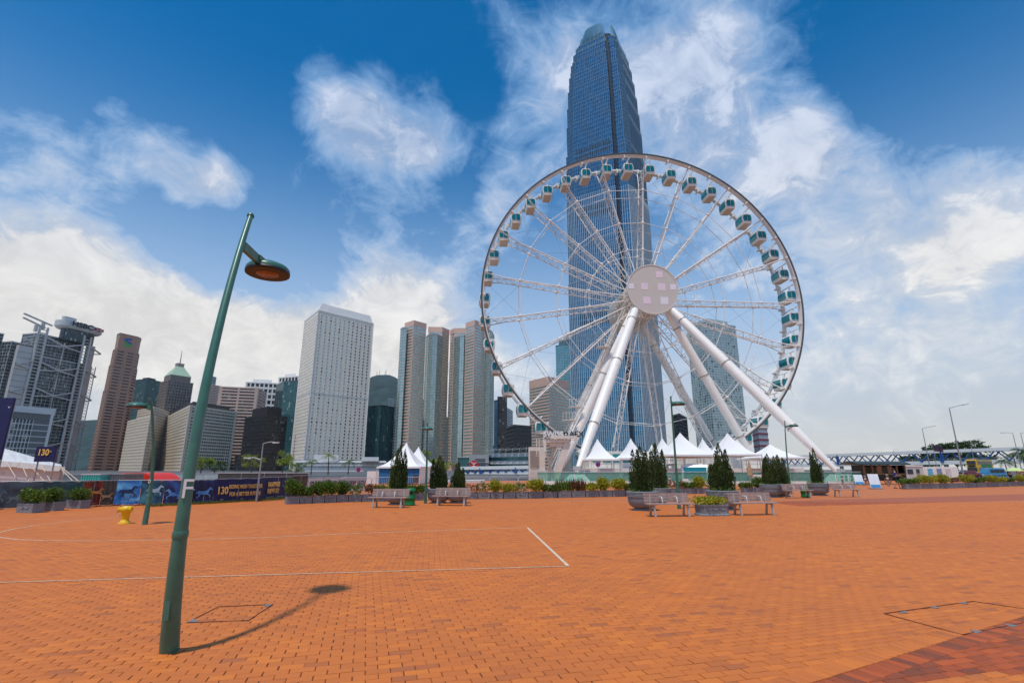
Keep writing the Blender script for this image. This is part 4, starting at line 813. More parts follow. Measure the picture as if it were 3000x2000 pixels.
# two tall headland towers seen between the wheel's spokes and legs
def ifc_tower():
    h = 412; a = radians(32); lf = Vector((-cos(a), sin(a))); rt = Vector((sin(a), cos(a))); cen = Vector((85.0, 405))
    t = thing('skyscraper', 'tallest blue glass skyscraper with clawed crown behind the wheel', 'skyscraper', (cen.x, cen.y, 0)); t['group'] = 'harbourfront skyline'
    fx, fy = -lf, rt                 # local axes: fx along left face, fy along right face (away)
    def plan(hs):
        b = hs * .60; e = 2.6; s = hs - e; loc = []
        for k in range(4):
            ca, sa = cos(k * pi / 2), sin(k * pi / 2)
            for x, y in ((-b, -hs), (b, -hs), (b, -s), (b + 2.0, -s), (b + 2.0, -s + 1.4), (s, -s + 1.4)): loc.append((x * ca - y * sa, x * sa + y * ca))
        return [cen + fx * x + fy * y for x, y in loc]
    tiers = [(0, 150, 31.0), (150, 226, 30.6), (226, 270, 29.9), (270, 300, 29.0), (300, 320, 28.3), (320, 338, 27.4), (338, 354, 26.2), (354, 368, 24.7), (368, 380, 22.8), (380, 388, 20.8)]
    fhh = 4.15; panes = MB(); fins = MB(); fins2 = MB(); bands = MB(); dark = MB()
    for z0, z1, hs in tiers:
        pl = plan(hs); panes.prism(pl, z0, z1); op = offset(pl, .22); nf = round((z1 - z0) / fhh)
        for k in range(nf + 1): z = z0 + (z1 - z0) * k / nf; bands.prism(op, z - .22, z + .22 - (.01 if k == nf else 0))
        n = len(pl)
        for i in range(n):
            p, q = pl[i], pl[(i + 1) % n]; Ln = (q - p).length
            d = (q - p) / Ln; nn = Vector((d.y, -d.x))
            if Ln < 5: continue
            m = max(2, round(Ln / 1.7)); fd = .55
            for j in range(m + 1):
                c = p + d * Ln * j / m; w = .11
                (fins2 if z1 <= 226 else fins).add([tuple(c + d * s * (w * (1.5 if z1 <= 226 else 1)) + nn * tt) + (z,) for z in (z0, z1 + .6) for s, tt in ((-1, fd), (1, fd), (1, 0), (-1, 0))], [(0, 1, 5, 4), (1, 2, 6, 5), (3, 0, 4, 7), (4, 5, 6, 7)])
    panes.build('glass_wall', g_blue, t, True); bands.build('floor_bands', m_ifc, t, True, 'stuff'); fins.build('vertical_fins', m_ifc, t, True, 'stuff'); fins2.build('lower_fins', m_ifcl, t, True, 'stuff')  # lower fins' pale colour: light mullions plus a painted reflection of the bright horizon
    for z0, z1, hs in tiers:
        b = hs * .60; e = 2.6
        for k in range(4):
            ca, sa = cos(k * pi / 2), sin(k * pi / 2)
            for sg in (-1, 1):
                lx0, lx1 = b + .35, b + 2.3; loc = [(sg * x, y) for x, y in ((lx0, -hs + e - .45), (lx1, -hs + e - .45), (lx1, -hs + e + .2), (lx0, -hs + e + .2))]
                if sg < 0: loc = loc[::-1]
                mb = MB(); mb.prism([cen + fx * (x * ca - y * sa) + fy * (x * sa + y * ca) for x, y in loc], z0, z1); mb.build('corner_groove', m_ifcd, t, True)
    # mechanical floors: dark louvres
    for zz, hs, nm in ((262, 29.8, 0), (205, 30.6, 1), (112, 31.0, 2)):
        for k in range(4):
            ca, sa = cos(k * pi / 2), sin(k * pi / 2)
            for r in (0, 1):
                mb = MB(); b = hs * .54
                for j in range(13):
                    x = -b + 2 * b * (j + .5) / 13; w = b / 13 * .62; y = -hs - .32
                    P8 = [cen + fx * ((x + s * w) * ca - (y + e) * sa) + fy * ((x + s * w) * sa + (y + e) * ca) for s, e in ((-1, 0), (1, 0), (1, .3), (-1, .3))]
                    mb.prism(P8, zz + r * 6, zz + r * 6 + 3.6)
                mb.build('louvre_row', m_ifcd, t, True)
    # crown: claws rising with the corners highest
    for k in range(4):
        ca, sa = cos(k * pi / 2), sin(k * pi / 2); mb = MB()
        for j in range(-9, 10):
            x = j * 1.5; hs = 20.9; ztop = 398 + 13 * (1 - abs(j / 9.5) ** 4) ** .5 * (1 if j % 2 else .93)
            Q = [cen + fx * ((x + s) * ca - y * sa) + fy * ((x + s) * sa + y * ca) for s, y in ((-.3, -hs - .6), (.3, -hs - .6), (.3, -hs + 1.2), (-.3, -hs + 1.2))]
            Q2 = [cen + fx * ((x * .74 + s) * ca - y * sa) + fy * ((x * .74 + s) * sa + y * ca) for s, y in ((-.3, -hs + 5.5), (.3, -hs + 5.5), (.3, -hs + 6.4), (-.3, -hs + 6.4))]
            mb.frustum([q.to_3d() for q in Q], 381, [q.to_3d() for q in Q2], ztop)
        mb.build('crown_claws', M('crown_glass', (.07, .21, .29), .3, .5, var=.12) if k == 0 else bpy.data.materials['crown_glass'], t, True)
    mb = MB(); mb.prism(plan(14), 387.9, 400); mb.build('roof_core', m_ifcd, t, True)
    # stone-gridded lower storeys
    mb = MB(); pl = offset(plan(27.6), .35)
    for z in (8, 16, 24, 30): mb.prism(pl, z, z + 1.0)
    mb.build('podium_bands', m_beige, t, True)
ifc_tower()

def jardine():
    tops = [(895, 930), (935, 897), (1094, 937)]; h = 178; fp = footprint(tops, h, 40); c = sum(fp, Vector((0, 0))) / 4
    t = thing('building', 'tall pale tower pierced by rows of round windows', 'building', (c.x, c.y, 0)); t['group'] = 'harbourfront skyline'
    mb = MB(); mb.prism(fp, 0, h - 4); mb.build('wall', m_jard, t, True)
    mb = MB(); q = [c + (p - c) * .985 for p in fp]; q2 = [c + (p - c) * .90 for p in fp]; mb.frustum([v.to_3d() for v in q], h - 3.99, [v.to_3d() for v in q2], h + 5); mb.build('roof', m_wwhite, t, True)
    mb = MB()
    for z in (h - 5.2, h * .46, 12): mb.prism(offset(fp, .25), z, z + .8)
    for k in range(4):
        p = fp[k]; d = (p - c).normalized(); mb.prism([p + d * .3 + Vector((.5 * cos(u), .5 * sin(u))) for u in [i * pi / 3 for i in range(6)]], 0, h - 4)
    mb.build('edge_trim', m_wwhite, t, True)
    rw = 1.0
    fr = MB(); n = 12
    vs = [(r * cos(2 * pi * k / n), y, r * sin(2 * pi * k / n)) for k in range(n) for r, y in ((rw * 1.1, .05), (rw * 1.1, -.12), (rw, -.12), (rw, .05))]
    fr.add(vs, [(4 * k + j, 4 * k + (j + 1) % 4, 4 * ((k + 1) % n) + (j + 1) % 4, 4 * ((k + 1) % n) + j) for k in range(n) for j in range(3)], 0)
    fr.add([(rw * cos(2 * pi * k / n), -.04, rw * sin(2 * pi * k / n)) for k in range(n)], [tuple(range(n))], 1, False)
    gws = [fr.mesh('round_window', [m_jard, g]) for g in (M('jardine_glass_pale', (.30, .44, .45), .15, .3, var=.35, sc=.05), M('jardine_glass_dark', (.02, .03, .035), .1, .1, var=.3, sc=.05))]
    cnt = 0; rest = MB(); items = []
    for fi, (a, b, nc) in enumerate(((fp[1], fp[2], 12), (fp[0], fp[1], 11))):
        d = (b - a).normalized(); L = (b - a).length; yaw = atan2(d.y, d.x)
        for r in range(43):
            for k in range(nc):
                z = 14 + (h - 24) * r / 42; p = a + d * L * (k + .75) / (nc + .5); items.append((fi, r, k, p, z, yaw))
    items.sort(key=lambda q: (q[0], -q[4]))
    rr = random.Random(5)
    for i, (fi, r, k, p, z, yaw) in enumerate(items):
        dk = (k > 6 and rr.random() < .85) or (fi == 1) or rr.random() < .1 or r == 10
        if i < 300: obj('round_window', gws[1 if dk else 0], t, None, (p.x - c.x, p.y - c.y, z), yaw)
        else:
            ca, sa = cos(yaw), sin(yaw); V = [(p.x + x * ca - y * sa, p.y + x * sa + y * ca, z + zz) for x, y, zz in fr.v]; o = len(rest.v); rest.v += V
            for f, m in zip(fr.f, fr.m): rest.f.append([o + q for q in f]); rest.m.append((2 if dk else 1) if m else 0); rest.s.append(False); rest.uv.append(None)
    rest.build('round_windows', [m_jard, gws[0].materials[1], gws[1].materials[1]], t, True, 'stuff')
jardine()

def exchange(label, A_, B_, bay, side, h=180):
    fa = footprint(A_, h, 30); t = thing('building', label, 'building', (fa[1].x, fa[1].y, 0)); t['group'] = 'harbourfront skyline'
    fb = footprint(B_, h - 1, 30)
    for fp, hh in ((fa, h), (fb, h - 1)):
        facade(t, fp, 8, hh - 7, 44, g_silver, m_pink, sp=.42, piers=True, pitch=40, pr=.02, corner=.8, sep=True, top=0, proud=.12); mb = MB(); mb.prism(offset(fp, .3), hh - 7.01, hh); mb.build('crown_band', m_pink, t, True); mb = MB(); mb.prism(offset(fp, .32), 0, 8); mb.build('base', m_pink, t, True)
    fc_ = footprint(bay, h - 15, 25); facade(t, fc_, 8, h - 16, 46, g_silver, m_alu, sp=.16, pitch=3.2, pr=.05, proud=.2, top=2)
    fs = footprint(side, h - 9, 25); facade(t, fs, 0, h - 10, 46, g_silver, m_alu, sp=.2, pitch=3.2, pr=.05, proud=.2, top=2)
exchange('twin-shaft pink banded tower left of its neighbour, right of the hill', [(1187, 946), (1213, 938), (1249, 948)], [(1256, 957), (1296, 958), (1316, 966)], [(1249, 987), (1256, 981), (1268, 978), (1282, 980), (1296, 988)], [(1174, 964), (1181, 960), (1192, 961)])
exchange('twin-shaft pink banded tower just left of the wheel rim', [(1365, 946), (1391, 937), (1426, 950)], [(1320, 967), (1331, 961), (1366, 961)], [(1331, 991), (1338, 987), (1348, 984), (1360, 983), (1367, 985)], [(1424, 969), (1435, 967), (1443, 974), (1448, 986)])
bld('pink banded office block under the wheel\'s left rim', [(1551, 1116), (1607, 1102), (1668, 1118)], 110, 40, 28, g_silver, m_pink, sp=.45, piers=False, sep=True, top=7, proud=.3)
bld('pale teal glass tower half hidden behind the tallest skyscraper', [(1628, 1012), (1652, 1008), (1700, 1012)], 196, 40, 46, GLASS('glass_ice', (.16, .36, .42), (.24, .46, .50), 2, 4, .6, .1, .015), m_teal_al, sp=.12, pitch=3, pr=.06, proud=.2, roof=[(.75, 9), (.2, 22)])
bld('pale green-glass residential tower seen through the right legs', [(2012, 962), (2062, 941), (2154, 954)], 200, 45, 56, GLASS('glass_seafoam', (.30, .40, .41), (.44, .54, .53), 2.6, 3.4, .4, .14, .02, (.08, .12, .14), .1), M('seafoam_panel', (.44, .50, .50), .5, var=.08, sc=.1), sp=.2, pitch=4.6, pr=.12, proud=.35, roof=[(.7, 7)])
for x0, x1 in ((2040, 2052), (2118, 2130)):
    pass
bld('dark blue office block between tower and tents', [(1968, 1216), (1990, 1210), (2012, 1222)], 62, 30, 16, g_dark, m_darkal, sp=.2, pitch=3, pr=.08)
bld('small maroon and grey block under the wheel\'s right rim', [(2199, 1224), (2216, 1216), (2243, 1218)], 62, 30, 9, M('grey_panel', (.42, .44, .46), .6), M('maroon_panel', (.26, .03, .06), .6), sp=.3, piers=False)
bld('slim grey-blue block left of the small dark tower', [(1448, 1172), (1463, 1170)], 118, 25, 26, g_blue, m_darkal, sp=.2, pitch=3, pr=.08)
bld('small near-black tower right of the pink banded towers', [(1458, 1161), (1485, 1161)], 110, 25, 26, g_dark, m_dgrey, sp=.12, pitch=3, pr=.08)
bld('slim pale tower far behind the low charcoal block', [(1484, 1192), (1502, 1203)], 120, 25, 26, g_grey, m_wwhite, sp=.35, pitch=3, pr=.1)
bld('low charcoal block with pale vertical ribs left of the wheel', [(1483, 1252), (1506, 1243), (1556, 1247)], 45, 30, 11, g_dark, m_dgrey, sp=.3, pitch=2.6, pr=.16, proud=.4)
bld('dark teal glass block right of the round-windowed tower', [(1078, 1189), (1117, 1186), (1156, 1192)], 76, 35, 20, g_teal, m_darkal, sp=.14, pitch=3, pr=.05, proud=.25)
bld('slim distant tower below the hill', [(1139, 1166), (1155, 1169)], 170, 20, 40, g_grey, m_lgrey, sp=.4, pitch=3, pr=.1)
bld('narrow grey tower tucked left of the pink banded towers', [(1152, 1222), (1172, 1226)], 66, 20, 18, g_grey, m_lgrey, sp=.4, pitch=3, pr=.1)
# left cluster
bld('dark glass tower immediately left of the round-windowed tower', [(810, 1128), (832, 1116), (884, 1112)], 122, 35, 30, g_teal, M('steel_frame', (.09, .12, .13), .4, .3), sp=.1, pitch=4, pr=.05, proud=.25)
bld('near-black brown office block with stepped top', [(719, 1224), (781, 1214), (842, 1221)], 60, 40, 15, g_dark, m_dbrown, sp=.35, pitch=3, pr=.35, proud=.3, roof=[(.7, 10)])
bld('low dark podium before the near-black block', [(690, 1331), (760, 1329)], 18, 20, 4, g_dark, m_dbrown, sp=.4, pitch=3, pr=.3)
bld('white framed office block with square windows, left of two', [(722, 1118), (814, 1122)], 142, 40, 15, g_dark, m_wwhite, sp=.35, pitch=6.8, pr=.3, proud=.7, roof=[(.6, 6)])
bld('white framed office block with square windows, right of two', [(818, 1105), (884, 1100)], 150, 40, 16, g_dark, m_wwhite, sp=.35, pitch=6.8, pr=.3, proud=.7, roof=[(.5, 6)])
bld('brown and white striped office tower behind the hotel', [(644, 1131), (757, 1136), (781, 1150)], 120, 30, 26, g_dark, m_strip, sp=.52, pitch=22, pr=.10, proud=.4, sep=True, wall2=None, corner=4)
bld('slim pink apartment tower far behind the hotel', [(618, 1126), (646, 1130)], 185, 25, 50, g_grey, m_pink, sp=.5, pitch=4, pr=.3)
bld('slim blue apartment tower far behind the hotel', [(603, 1095), (634, 1105)], 205, 25, 50, g_blue, m_alu, sp=.35, pitch=4, pr=.2)
tH, fpH = bld('cream banded hotel block with rooftop lettering behind the green lamp', [(486, 1222), (558, 1186), (694, 1206)], 75, 40, 19, g_grey, m_beige, sp=.45, pitch=3.4, pr=.16, proud=.35, top=2, corner=3.5)
for a, b in ((fpH[0], fpH[1]), (fpH[1], fpH[2])):
    c = (a + b) / 2; d = (b - a).normalized(); nn = Vector((d.y, -d.x)); o_ = Vector(tH['_o'][:2]); p = c - o_ + nn * .9; letters('MANDARIN ORIENTAL', m_black, tH, (p.x, p.y, 78.6), atan2(d.y, d.x), 3.0, min(1.3, (b - a).length * .8 / 36))
mb = MB(); cH = Vector(tH['_o'][:2]); mb.prism([cH + (p - cH) * .8 for p in fpH], 75, 82); mb.build('penthouse', m_dgrey, tH, True)
bld('beige stone block with a fine window grid, left of the hotel', [(375, 1233), (441, 1217), (458, 1221)], 62, 40, 17, g_grey, m_beige, sp=.42, pitch=2.6, pr=.38, proud=.4)
bld('pale stone block rising behind the beige gridded block', [(405, 1201), (450, 1190), (500, 1208)], 82, 30, 22, g_dark, m_beige, sp=.45, pitch=4.5, pr=.4, proud=.4)
tP, fpP = bld('stone tower topped by a pale green pyramid roof', [(470, 1120), (494, 1112), (566, 1122)], 128, 40, 30, g_grey, M('taupe_stone', (.23, .19, .17), .7, var=.08, sc=.2), sp=.4, pitch=4, pr=.35, proud=.4)
cP = sum(fpP, Vector((0, 0))) / len(fpP); sq = lambda k: [(cP + (p - cP) * k).to_3d() for p in fpP]
mb = MB(); mb.frustum(sq(.82), 128, sq(.82), 137); mb.build('attic', bpy.data.materials['taupe_stone'], tP, True); mb = MB(); mb.frustum(sq(.84), 136.8, sq(.28), 152); mb.build('pyramid_roof', M('pale_green_copper', (.38, .52, .36), .6, var=.06, sc=.1), tP, True)
mb = MB(); mb.frustum(sq(.26), 151.8, sq(.3), 157); mb.tube([(cP.x, cP.y, 156), (cP.x, cP.y, 178)], [.9, .25], 6); mb.build('spire', m_steel, tP, True)
bld('dark teal block behind the pyramid-roofed tower', [(398, 1112), (432, 1109), (474, 1118)], 150, 30, 36, g_teal, m_darkal, sp=.25, pitch=3, pr=.05, roof=[(.5, 4)])
bld('dark brown shaft tucked between the high-tech bank and granite tower', [(318, 1090), (338, 1080), (365, 1084)], 150, 30, 36, g_dark, m_brown, sp=.3, pitch=3, pr=.3)
def chartered():
    h = 185; fp = footprint([(343, 978), (352, 974), (405, 986), (415, 991)], h, 26); c = sum(fp, Vector((0, 0))) / len(fp); t = thing('building', 'slim brown granite tower with a blue and green emblem', 'building', (c.x, c.y, 0)); t['group'] = 'harbourfront skyline'
    tiers = [(0, 105, 1.16), (105, 140, 1.10), (140, 162, 1.04), (162, 185, .97)]; win = MB(); win.box(-1, 1, -.12, .3, -.5, .5); wme = win.mesh('window', g_dark)
    fr = MB()
    for z0, z1, k in tiers:
        pl = [c + (p - c) * k for p in fp]; mb = MB(); mb.prism(pl, z0, z1 - .02); mb.build('wall', m_brown, t, True); mb = MB(); mb.prism(offset(pl, .35), z1 - 1.2, z1); mb.build('cornice', m_brown, t, True)
        if z0 == 162: continue
        for i in (0, 1, 2):
            a, b = pl[i], pl[i + 1]; d = (b - a).normalized(); L = (b - a).length; yaw = atan2(d.y, d.x); m = 2 if L > 12 else 1; nn = Vector((d.y, -d.x)); nf = int((z1 - z0) / 3.9)
            for f in range(nf):
                for j in range(m):
                    w = L / m * .31; p = a + d * L * (j + .5) / m - c + nn * .04; z = z0 + 2.6 + f * (z1 - z0 - 1.5) / nf; obj('window', wme, t, None, (p.x, p.y, z), yaw, (w, 1, 1.5))
            for j in range(m + 1):
                p = a + d * L * j / m; q = [p + d * s * .5 + nn * e for s, e in ((-1, .45), (1, .45), (1, -.2), (-1, -.2))]; fr.prism(q, z0, z1 - 1.3)
    fr.build('ribs', m_brown, t, True, 'stuff')
    pl = [c + (p - c) * .97 for p in fp]; a, b = pl[1], pl[2]; d = (b - a).normalized(); nn = Vector((d.y, -d.x)); m = (a + b) / 2 + nn * .25
    def ribbon(pts, mat):
        mb = MB(); q = [(m + d * x * 1.0).to_3d() + Vector((0, 0, 173.5 + z)) for x, z in pts]; w = 1.35
        for i in range(len(q) - 1): mb.bar(q[i], q[i + 1], .5 + .1 * i, 2 * w * .9, up=(0, 0, 1))
        mb.build('emblem', mat, t, True)
    mbl = M('emblem_blue', (.01, .10, .45), .5); mgr = M('emblem_green', (.05, .45, .06), .5)
    ribbon([(4.2, 5.6), (-3.6, 4.0), (-3.9, 2.6), (3.6, -.6), (3.9, -1.8)], mbl); ribbon([(-4.2, -5.8), (3.6, -4.4), (3.9, -3.0), (-3.2, .3), (-4.0, 1.5)], mgr)
chartered()
def hsbc():
    h = 172; L_ = top_corner(112, 962, h); Rr = top_corner(292, 1004, h); u = (Rr - L_).normalized(); W = (Rr - L_).length; nn = Vector((u.y, -u.x)); t = thing('building', 'grey high-tech bank with external masts and V-shaped hanger trusses', 'building', (L_.x, L_.y, 0)); t['group'] = 'harbourfront skyline'
    q = lambda s, e: L_ + u * s * W + nn * e; m_h = M('hsbc_cladding', (.55, .53, .51), .45, .2, var=.1, sc=.1); gh = GLASS('hsbc_glass', (.018, .03, .035), (.07, .10, .11), 1.6, 3.6, .2, .1, .03, (.3, .36, .34), .05)
    def vol(s0, s1, e0, e1, z0, z1, mat, nm): mb = MB(); mb.prism([q(s0, e1), q(s1, e1), q(s1, e0), q(s0, e0)], z0, z1); return mb.build(nm, mat, t, True)
    # glass blocks, each storey edge a thin shelf
    for s0, s1, z1, e1 in ((.02, .92, 138, 0), (.08, .80, 168, -10), (-.28, .02, 150, -4), (-.42, -.28, 160, -20)):
        pl = [q(s0, e1), q(s1, e1), q(s1, e1 - 24), q(s0, e1 - 24)]; facade(t, pl, 0, z1, int(z1 / 4), gh, m_h, sp=.1, pitch=5, pr=.05, proud=.3, top=1)
    vol(-.22, -.02, -2, 2.5, 0, 147, m_h, 'service_tower'); vol(.80, .93, -2, 1.5, 0, 165, m_h, 'service_tower')
    for zz in range(6, 146, 7):
        mb = MB(); mb.prism([q(-.224, 2.7), q(-.016, 2.7), q(-.016, 2.4), q(-.224, 2.4)], zz, zz + .35); mb.build('panel_joint', m_dkgrey, t, True)
    for s0, zt in ((.0, 175), (.70, 176)):
        for ds in (0, .115):
            c = q(s0 + ds, 3.0); mb = MB(); mb.tube([(c.x, c.y, 0), (c.x, c.y, zt)], [1.9, 1.3], 12); mb.build('mast', m_h, t, True)
        for z in np.arange(5, zt - 3, 4.05): a, b = q(s0, 3), q(s0 + .115, 3); mb = MB(); mb.bar((a.x, a.y, z), (b.x, b.y, z), 1.0, 1.0); mb.build('mast_rung', m_h, t, True)
    for z in (28, 58, 92, 124, 156):
        for s0, s1, dz in ((.115, .4, -7), (.70, .4, -7), (.0, -.2, -7), (.815, 1.02, -7)):
            a, b = q(s0, 4), q(s1, 4); mb = MB(); mb.bar((a.x, a.y, z + 7), (b.x, b.y, z + 7 + dz), 1.5, 1.6); mb.bar((a.x, a.y, z - 3.4), (b.x, b.y, z - 3.4 + 3), 1.3, 1.4); mb.build('hanger_truss', m_h, t, True)
        a = q(.4, 4); mb = MB(); mb.bar((a.x, a.y, z + 4), (a.x, a.y, z - 26), .8, .8); mb.build('hanger_rod', m_h, t, True)
    # open bracing at the right end
    mb = MB()
    for k in range(34): a, b = q(.95, 0), q(1.02, 0); z = k * 4; mb.bar((a.x, a.y, z), (b.x, b.y, z + 4), .4, .4); mb.bar((b.x, b.y, z), (a.x, a.y, z + 4), .4, .4)
    for s in (.95, 1.02): a = q(s, 0); mb.bar((a.x, a.y, 0), (a.x, a.y, 138), .7, .7)
    mb.build('stair_bracing', m_h, t, True)
    # rounded rooftop helipad drum with lettering
    c = q(.66, -6); 
    def oval(k): return [c + u * (W * .36 * k * (abs(cos(a)) ** .7) * (1 if cos(a) > 0 else -1)) + nn * (13 * k * (abs(sin(a)) ** .7) * (1 if sin(a) > 0 else -1)) for a in [2 * pi * (i + .5) / 32 for i in range(32)]]
    mo = oval(1)[::-1] if (u.x * nn.y - u.y * nn.x) < 0 else oval(1); sc_ = lambda k: [c + (p - c) * k for p in mo]
    mb = MB(); mb.frustum([p.to_3d() for p in sc_(.9)], 181, [p.to_3d() for p in mo], 183.5); mb.prism(mo, 183.5, 190.5); mb.build('helipad_drum', m_lgrey, t, True); mb = MB(); mb.prism(sc_(.72), 166, 181.2); mb.build('drum_base', gh, t, True)
    mb = MB(); mb.prism([c + (p - c) * .3 - u * 14 for p in mo], 190.4, 197); mb.build('roof_plant', m_lgrey, t, True)
    o_ = L_; p = c + nn * 13.8 + u * -5 - o_; letters('HSBC', m_black, t, (p.x, p.y, 187.2), atan2(u.y, u.x), 6.4, 1.2)
    p = c + nn * 13.8 + u * 16; mb = MB(); hx = lambda x, z: (p + u * x + nn * 0).to_3d() + Vector((0, 0, 187 + z))
    for tri in (((-6, 2.6), (-6, -2.6), (-2.6, 0)), ((6, 2.6), (2.6, 0), (6, -2.6)), ((-2.6, 2.6), (0, 0), (2.6, 2.6)), ((-2.6, -2.6), (2.6, -2.6), (0, 0))): a = [hx(*w) for w in tri]; b = [v + (nn * .4).to_3d() for v in a]; mb.add(a + b, [(3, 4, 5), (5, 4, 3), (0, 1, 4, 3), (1, 2, 5, 4), (2, 0, 3, 5)])
    mb.build('emblem', m_red, t, True)
    # maintenance cranes
    for s, z, ln in ((.04, 180, 34), (-.05, 175, 24)):
        a = q(s, 2); mb = MB(); mb.bar((a.x, a.y, z - 8), (a.x, a.y, z), 3, 3); b = a - u * ln * .7 + nn * 2; e = a + u * 10; mb.bar((e.x, e.y, z - 1), (b.x, b.y, z + 5), 1.6, 1.8); mb.build('roof_crane', m_h, t, True)
hsbc()
def cityhall():
    tops = [(-150, 1168), (36, 1184), (160, 1197)]; h = 40; fr = [top_corner(x, y, h) for x, y in tops]; fp = [fr[0], fr[2], fr[2].normalized() * (fr[2].length + 20), fr[0].normalized() * (fr[0].length + 20)]; c = sum(fp, Vector((0, 0))) / 4
    t = thing('building', 'low white framed block with a window grid at the left edge', 'building', (c.x, c.y, 0)); t['group'] = 'harbourfront skyline'; a, b = fp[0], fp[1]; d = (b - a).normalized(); L = (b - a).length; nn = Vector((d.y, -d.x)); q = lambda s, e: a + d * s * L + nn * e
    mb = MB(); mb.prism(fp, 0, h - 3); mb.build('glass_wall', g_grey, t, True)
    mb = MB(); mb.prism(offset(fp, .8), h - 4, h); mb.build('roof_band', m_wwhite, t, True); mb = MB(); mb.prism([q(.97, .8), q(1.0, .8), q(1.0, -2), q(.97, -2)], 0, h - 4.01); mb.build('end_wall', m_wwhite, t, True)
    mb = MB(); mb.prism([q(.80, .4), q(.969, .4), q(.969, -.3), q(.80, -.3)], 0, h - 8); mb.prism([q(0, .35), q(.969, .35), q(.969, -.3), q(0, -.3)], h - 8.01, h - 4.05); mb.build('grey_brick_panel', M('grey_brick', (.20, .19, .185), .8, var=.2, sc=1), t, True)
    for k in range(8): z = 3 + k * 3.7; mb = MB(); mb.prism([q(0, .5), q(.969, .5), q(.969, -.3), q(0, -.3)], z, z + .5); mb.build('floor_edge', m_wwhite, t, True)
    for k in range(24): s = .8 * k / 23; mb = MB(); mb.prism([q(s, .62), q(s + .006, .62), q(s + .006, -.3), q(s, -.3)], 0, h - 8.2); mb.build('mullion', m_wwhite, t, True)
cityhall()
def gpo():
    t = None; D = 420
    def blk(x0, x1, yt, D0, D1, yb=1400, nm='wall'):
        a, b = P(x0, yt, D0), P(x1, yt, D1); return [Vector((a.x, a.y)), Vector((b.x, b.y)), Vector((b.x, b.y)) + Vector((b.x, b.y)).normalized() * 20, Vector((a.x, a.y)) + Vector((a.x, a.y)).normalized() * 20], P(x0, yt, D0).z
    pl, z1 = blk(868, 1132, 1348, 420, 440); t = thing('building', 'long low white post office with strips of dark slots', 'building', (pl[0].x, pl[0].y, 0)); t['group'] = 'harbourfront skyline'
    mb = MB(); mb.prism(pl, 0, z1); mb.build('wall', m_wwhite, t, True); hh = z1 / 3.2
    for k in (1, 2):
        z = k * hh; a, b = pl[0], pl[1]; d = (b - a).normalized(); nn = Vector((d.y, -d.x)); L = (b - a).length; mb = MB(); mb.prism([a + nn * .15, b + nn * .15, b - nn * .3, a - nn * .3], z + hh * .1, z + hh * .62); mb.build('window_strip', g_dark, t, True)
        mb = MB(); n = 70
        for j in range(n): c = a + d * L * (j + .5) / n; mb.prism([c + d * s * .28 + nn * e for s, e in ((-1, .55), (1, .55), (1, 0), (-1, 0))], z + hh * .08, z + hh * .64)
        mb.build('fins', m_wwhite, t, True, 'stuff'); mb = MB(); mb.prism([a + nn * .9, b + nn * .9, b, a], z + hh * .64, z + hh * .74); mb.build('sunshade', m_wwhite, t, True)
    for x0, x1, y in ((920, 992, 1331), (1060, 1110, 1338)):
        p2, z2 = blk(x0, x1, y, 424, 428); mb = MB(); mb.prism(p2, z1 - .5, z2); mb.build('roof_house', m_wwhite, t, True)
gpo()

# ------------------------------------------------------------------ white tents
def pagoda(label, c, w, eave, peak, yaw, group, curtain=None, legs=True, d=None):
    d = d or w; t = thing('pagoda_tent', label, 'tent', (c[0], c[1], 0), yaw, group); mb = MB(); n = 4; K = 9; vs = []
    for k in range(K + 1):
        u = k / K; r = (1 - u) ** 1.0; z = eave + (peak - eave) * (u ** 1.75) * (1 if u < 1 else 1); s = max(.012, r)
        for i in range(24):                                     # square in plan, its sides sagging inwards a little
            a = i / 24 * 4; e = int(a); f = a - e; cs = [(-1, -1), (1, -1), (1, 1), (-1, 1), (-1, -1)]; x = cs[e][0] + (cs[e + 1][0] - cs[e][0]) * f; y = cs[e][1] + (cs[e + 1][1] - cs[e][1]) * f
            sag = 1 - .05 * sin(pi * f) * sin(pi * u) ; vs.append((x * s * w / 2 * sag, y * s * d / 2 * sag, z - .10 * sin(pi * f) * (u * (1 - u) * 3)))
    m = 24; mb.add(vs, [(k * m + i, k * m + (i + 1) % m, (k + 1) * m + (i + 1) % m, (k + 1) * m + i) for k in range(K) for i in range(m)], 0, False)
    mb.build('roof', m_fabric, t); mb = MB()
    for x0, y0, x1, y1 in ((-1, -1, 1, -1), (1, -1, 1, 1), (1, 1, -1, 1), (-1, 1, -1, -1)): mb.bar((x0 * w / 2, y0 * d / 2, eave - .09), (x1 * w / 2, y1 * d / 2, eave - .09), .02, .2)
    mb.build('valance', m_fabric, t)
    if legs:
        for x, y in ((-1, -1), (1, -1), (1, 1), (-1, 1)): mb = MB(); mb.tube([(x * (w / 2 - .05), y * (d / 2 - .05), 0), (x * (w / 2 - .05), y * (d / 2 - .05), eave)], .045, 8); mb.build('pole', m_lgrey, t)
    mb = MB(); mb.tube([(0, 0, peak - .1), (0, 0, peak + .12)], [.05, .015], 6); mb.build('finial', m_lgrey, t)
    if curtain:
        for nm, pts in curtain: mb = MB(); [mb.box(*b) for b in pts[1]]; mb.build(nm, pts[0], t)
    return t
m_blued = M('blue_curtain', (.008, .12, .30), .7, var=.15, sc=2)
def tent_at(label, xl, xr, xp, yp, ye, D, yaw=.05, group='white peaked tents below the wheel', dd=None, **k):
    a, b, p = P(xl, ye, D), P(xr, ye, D), P(xp, yp, D); w = (b.x - a.x); return pagoda(label, ((a.x + b.x) / 2, D + (dd or w) / 2), w, (a.z + b.z) / 2, P(xp, yp, D + (dd or w) / 2).z, yaw, group, d=dd, **k)
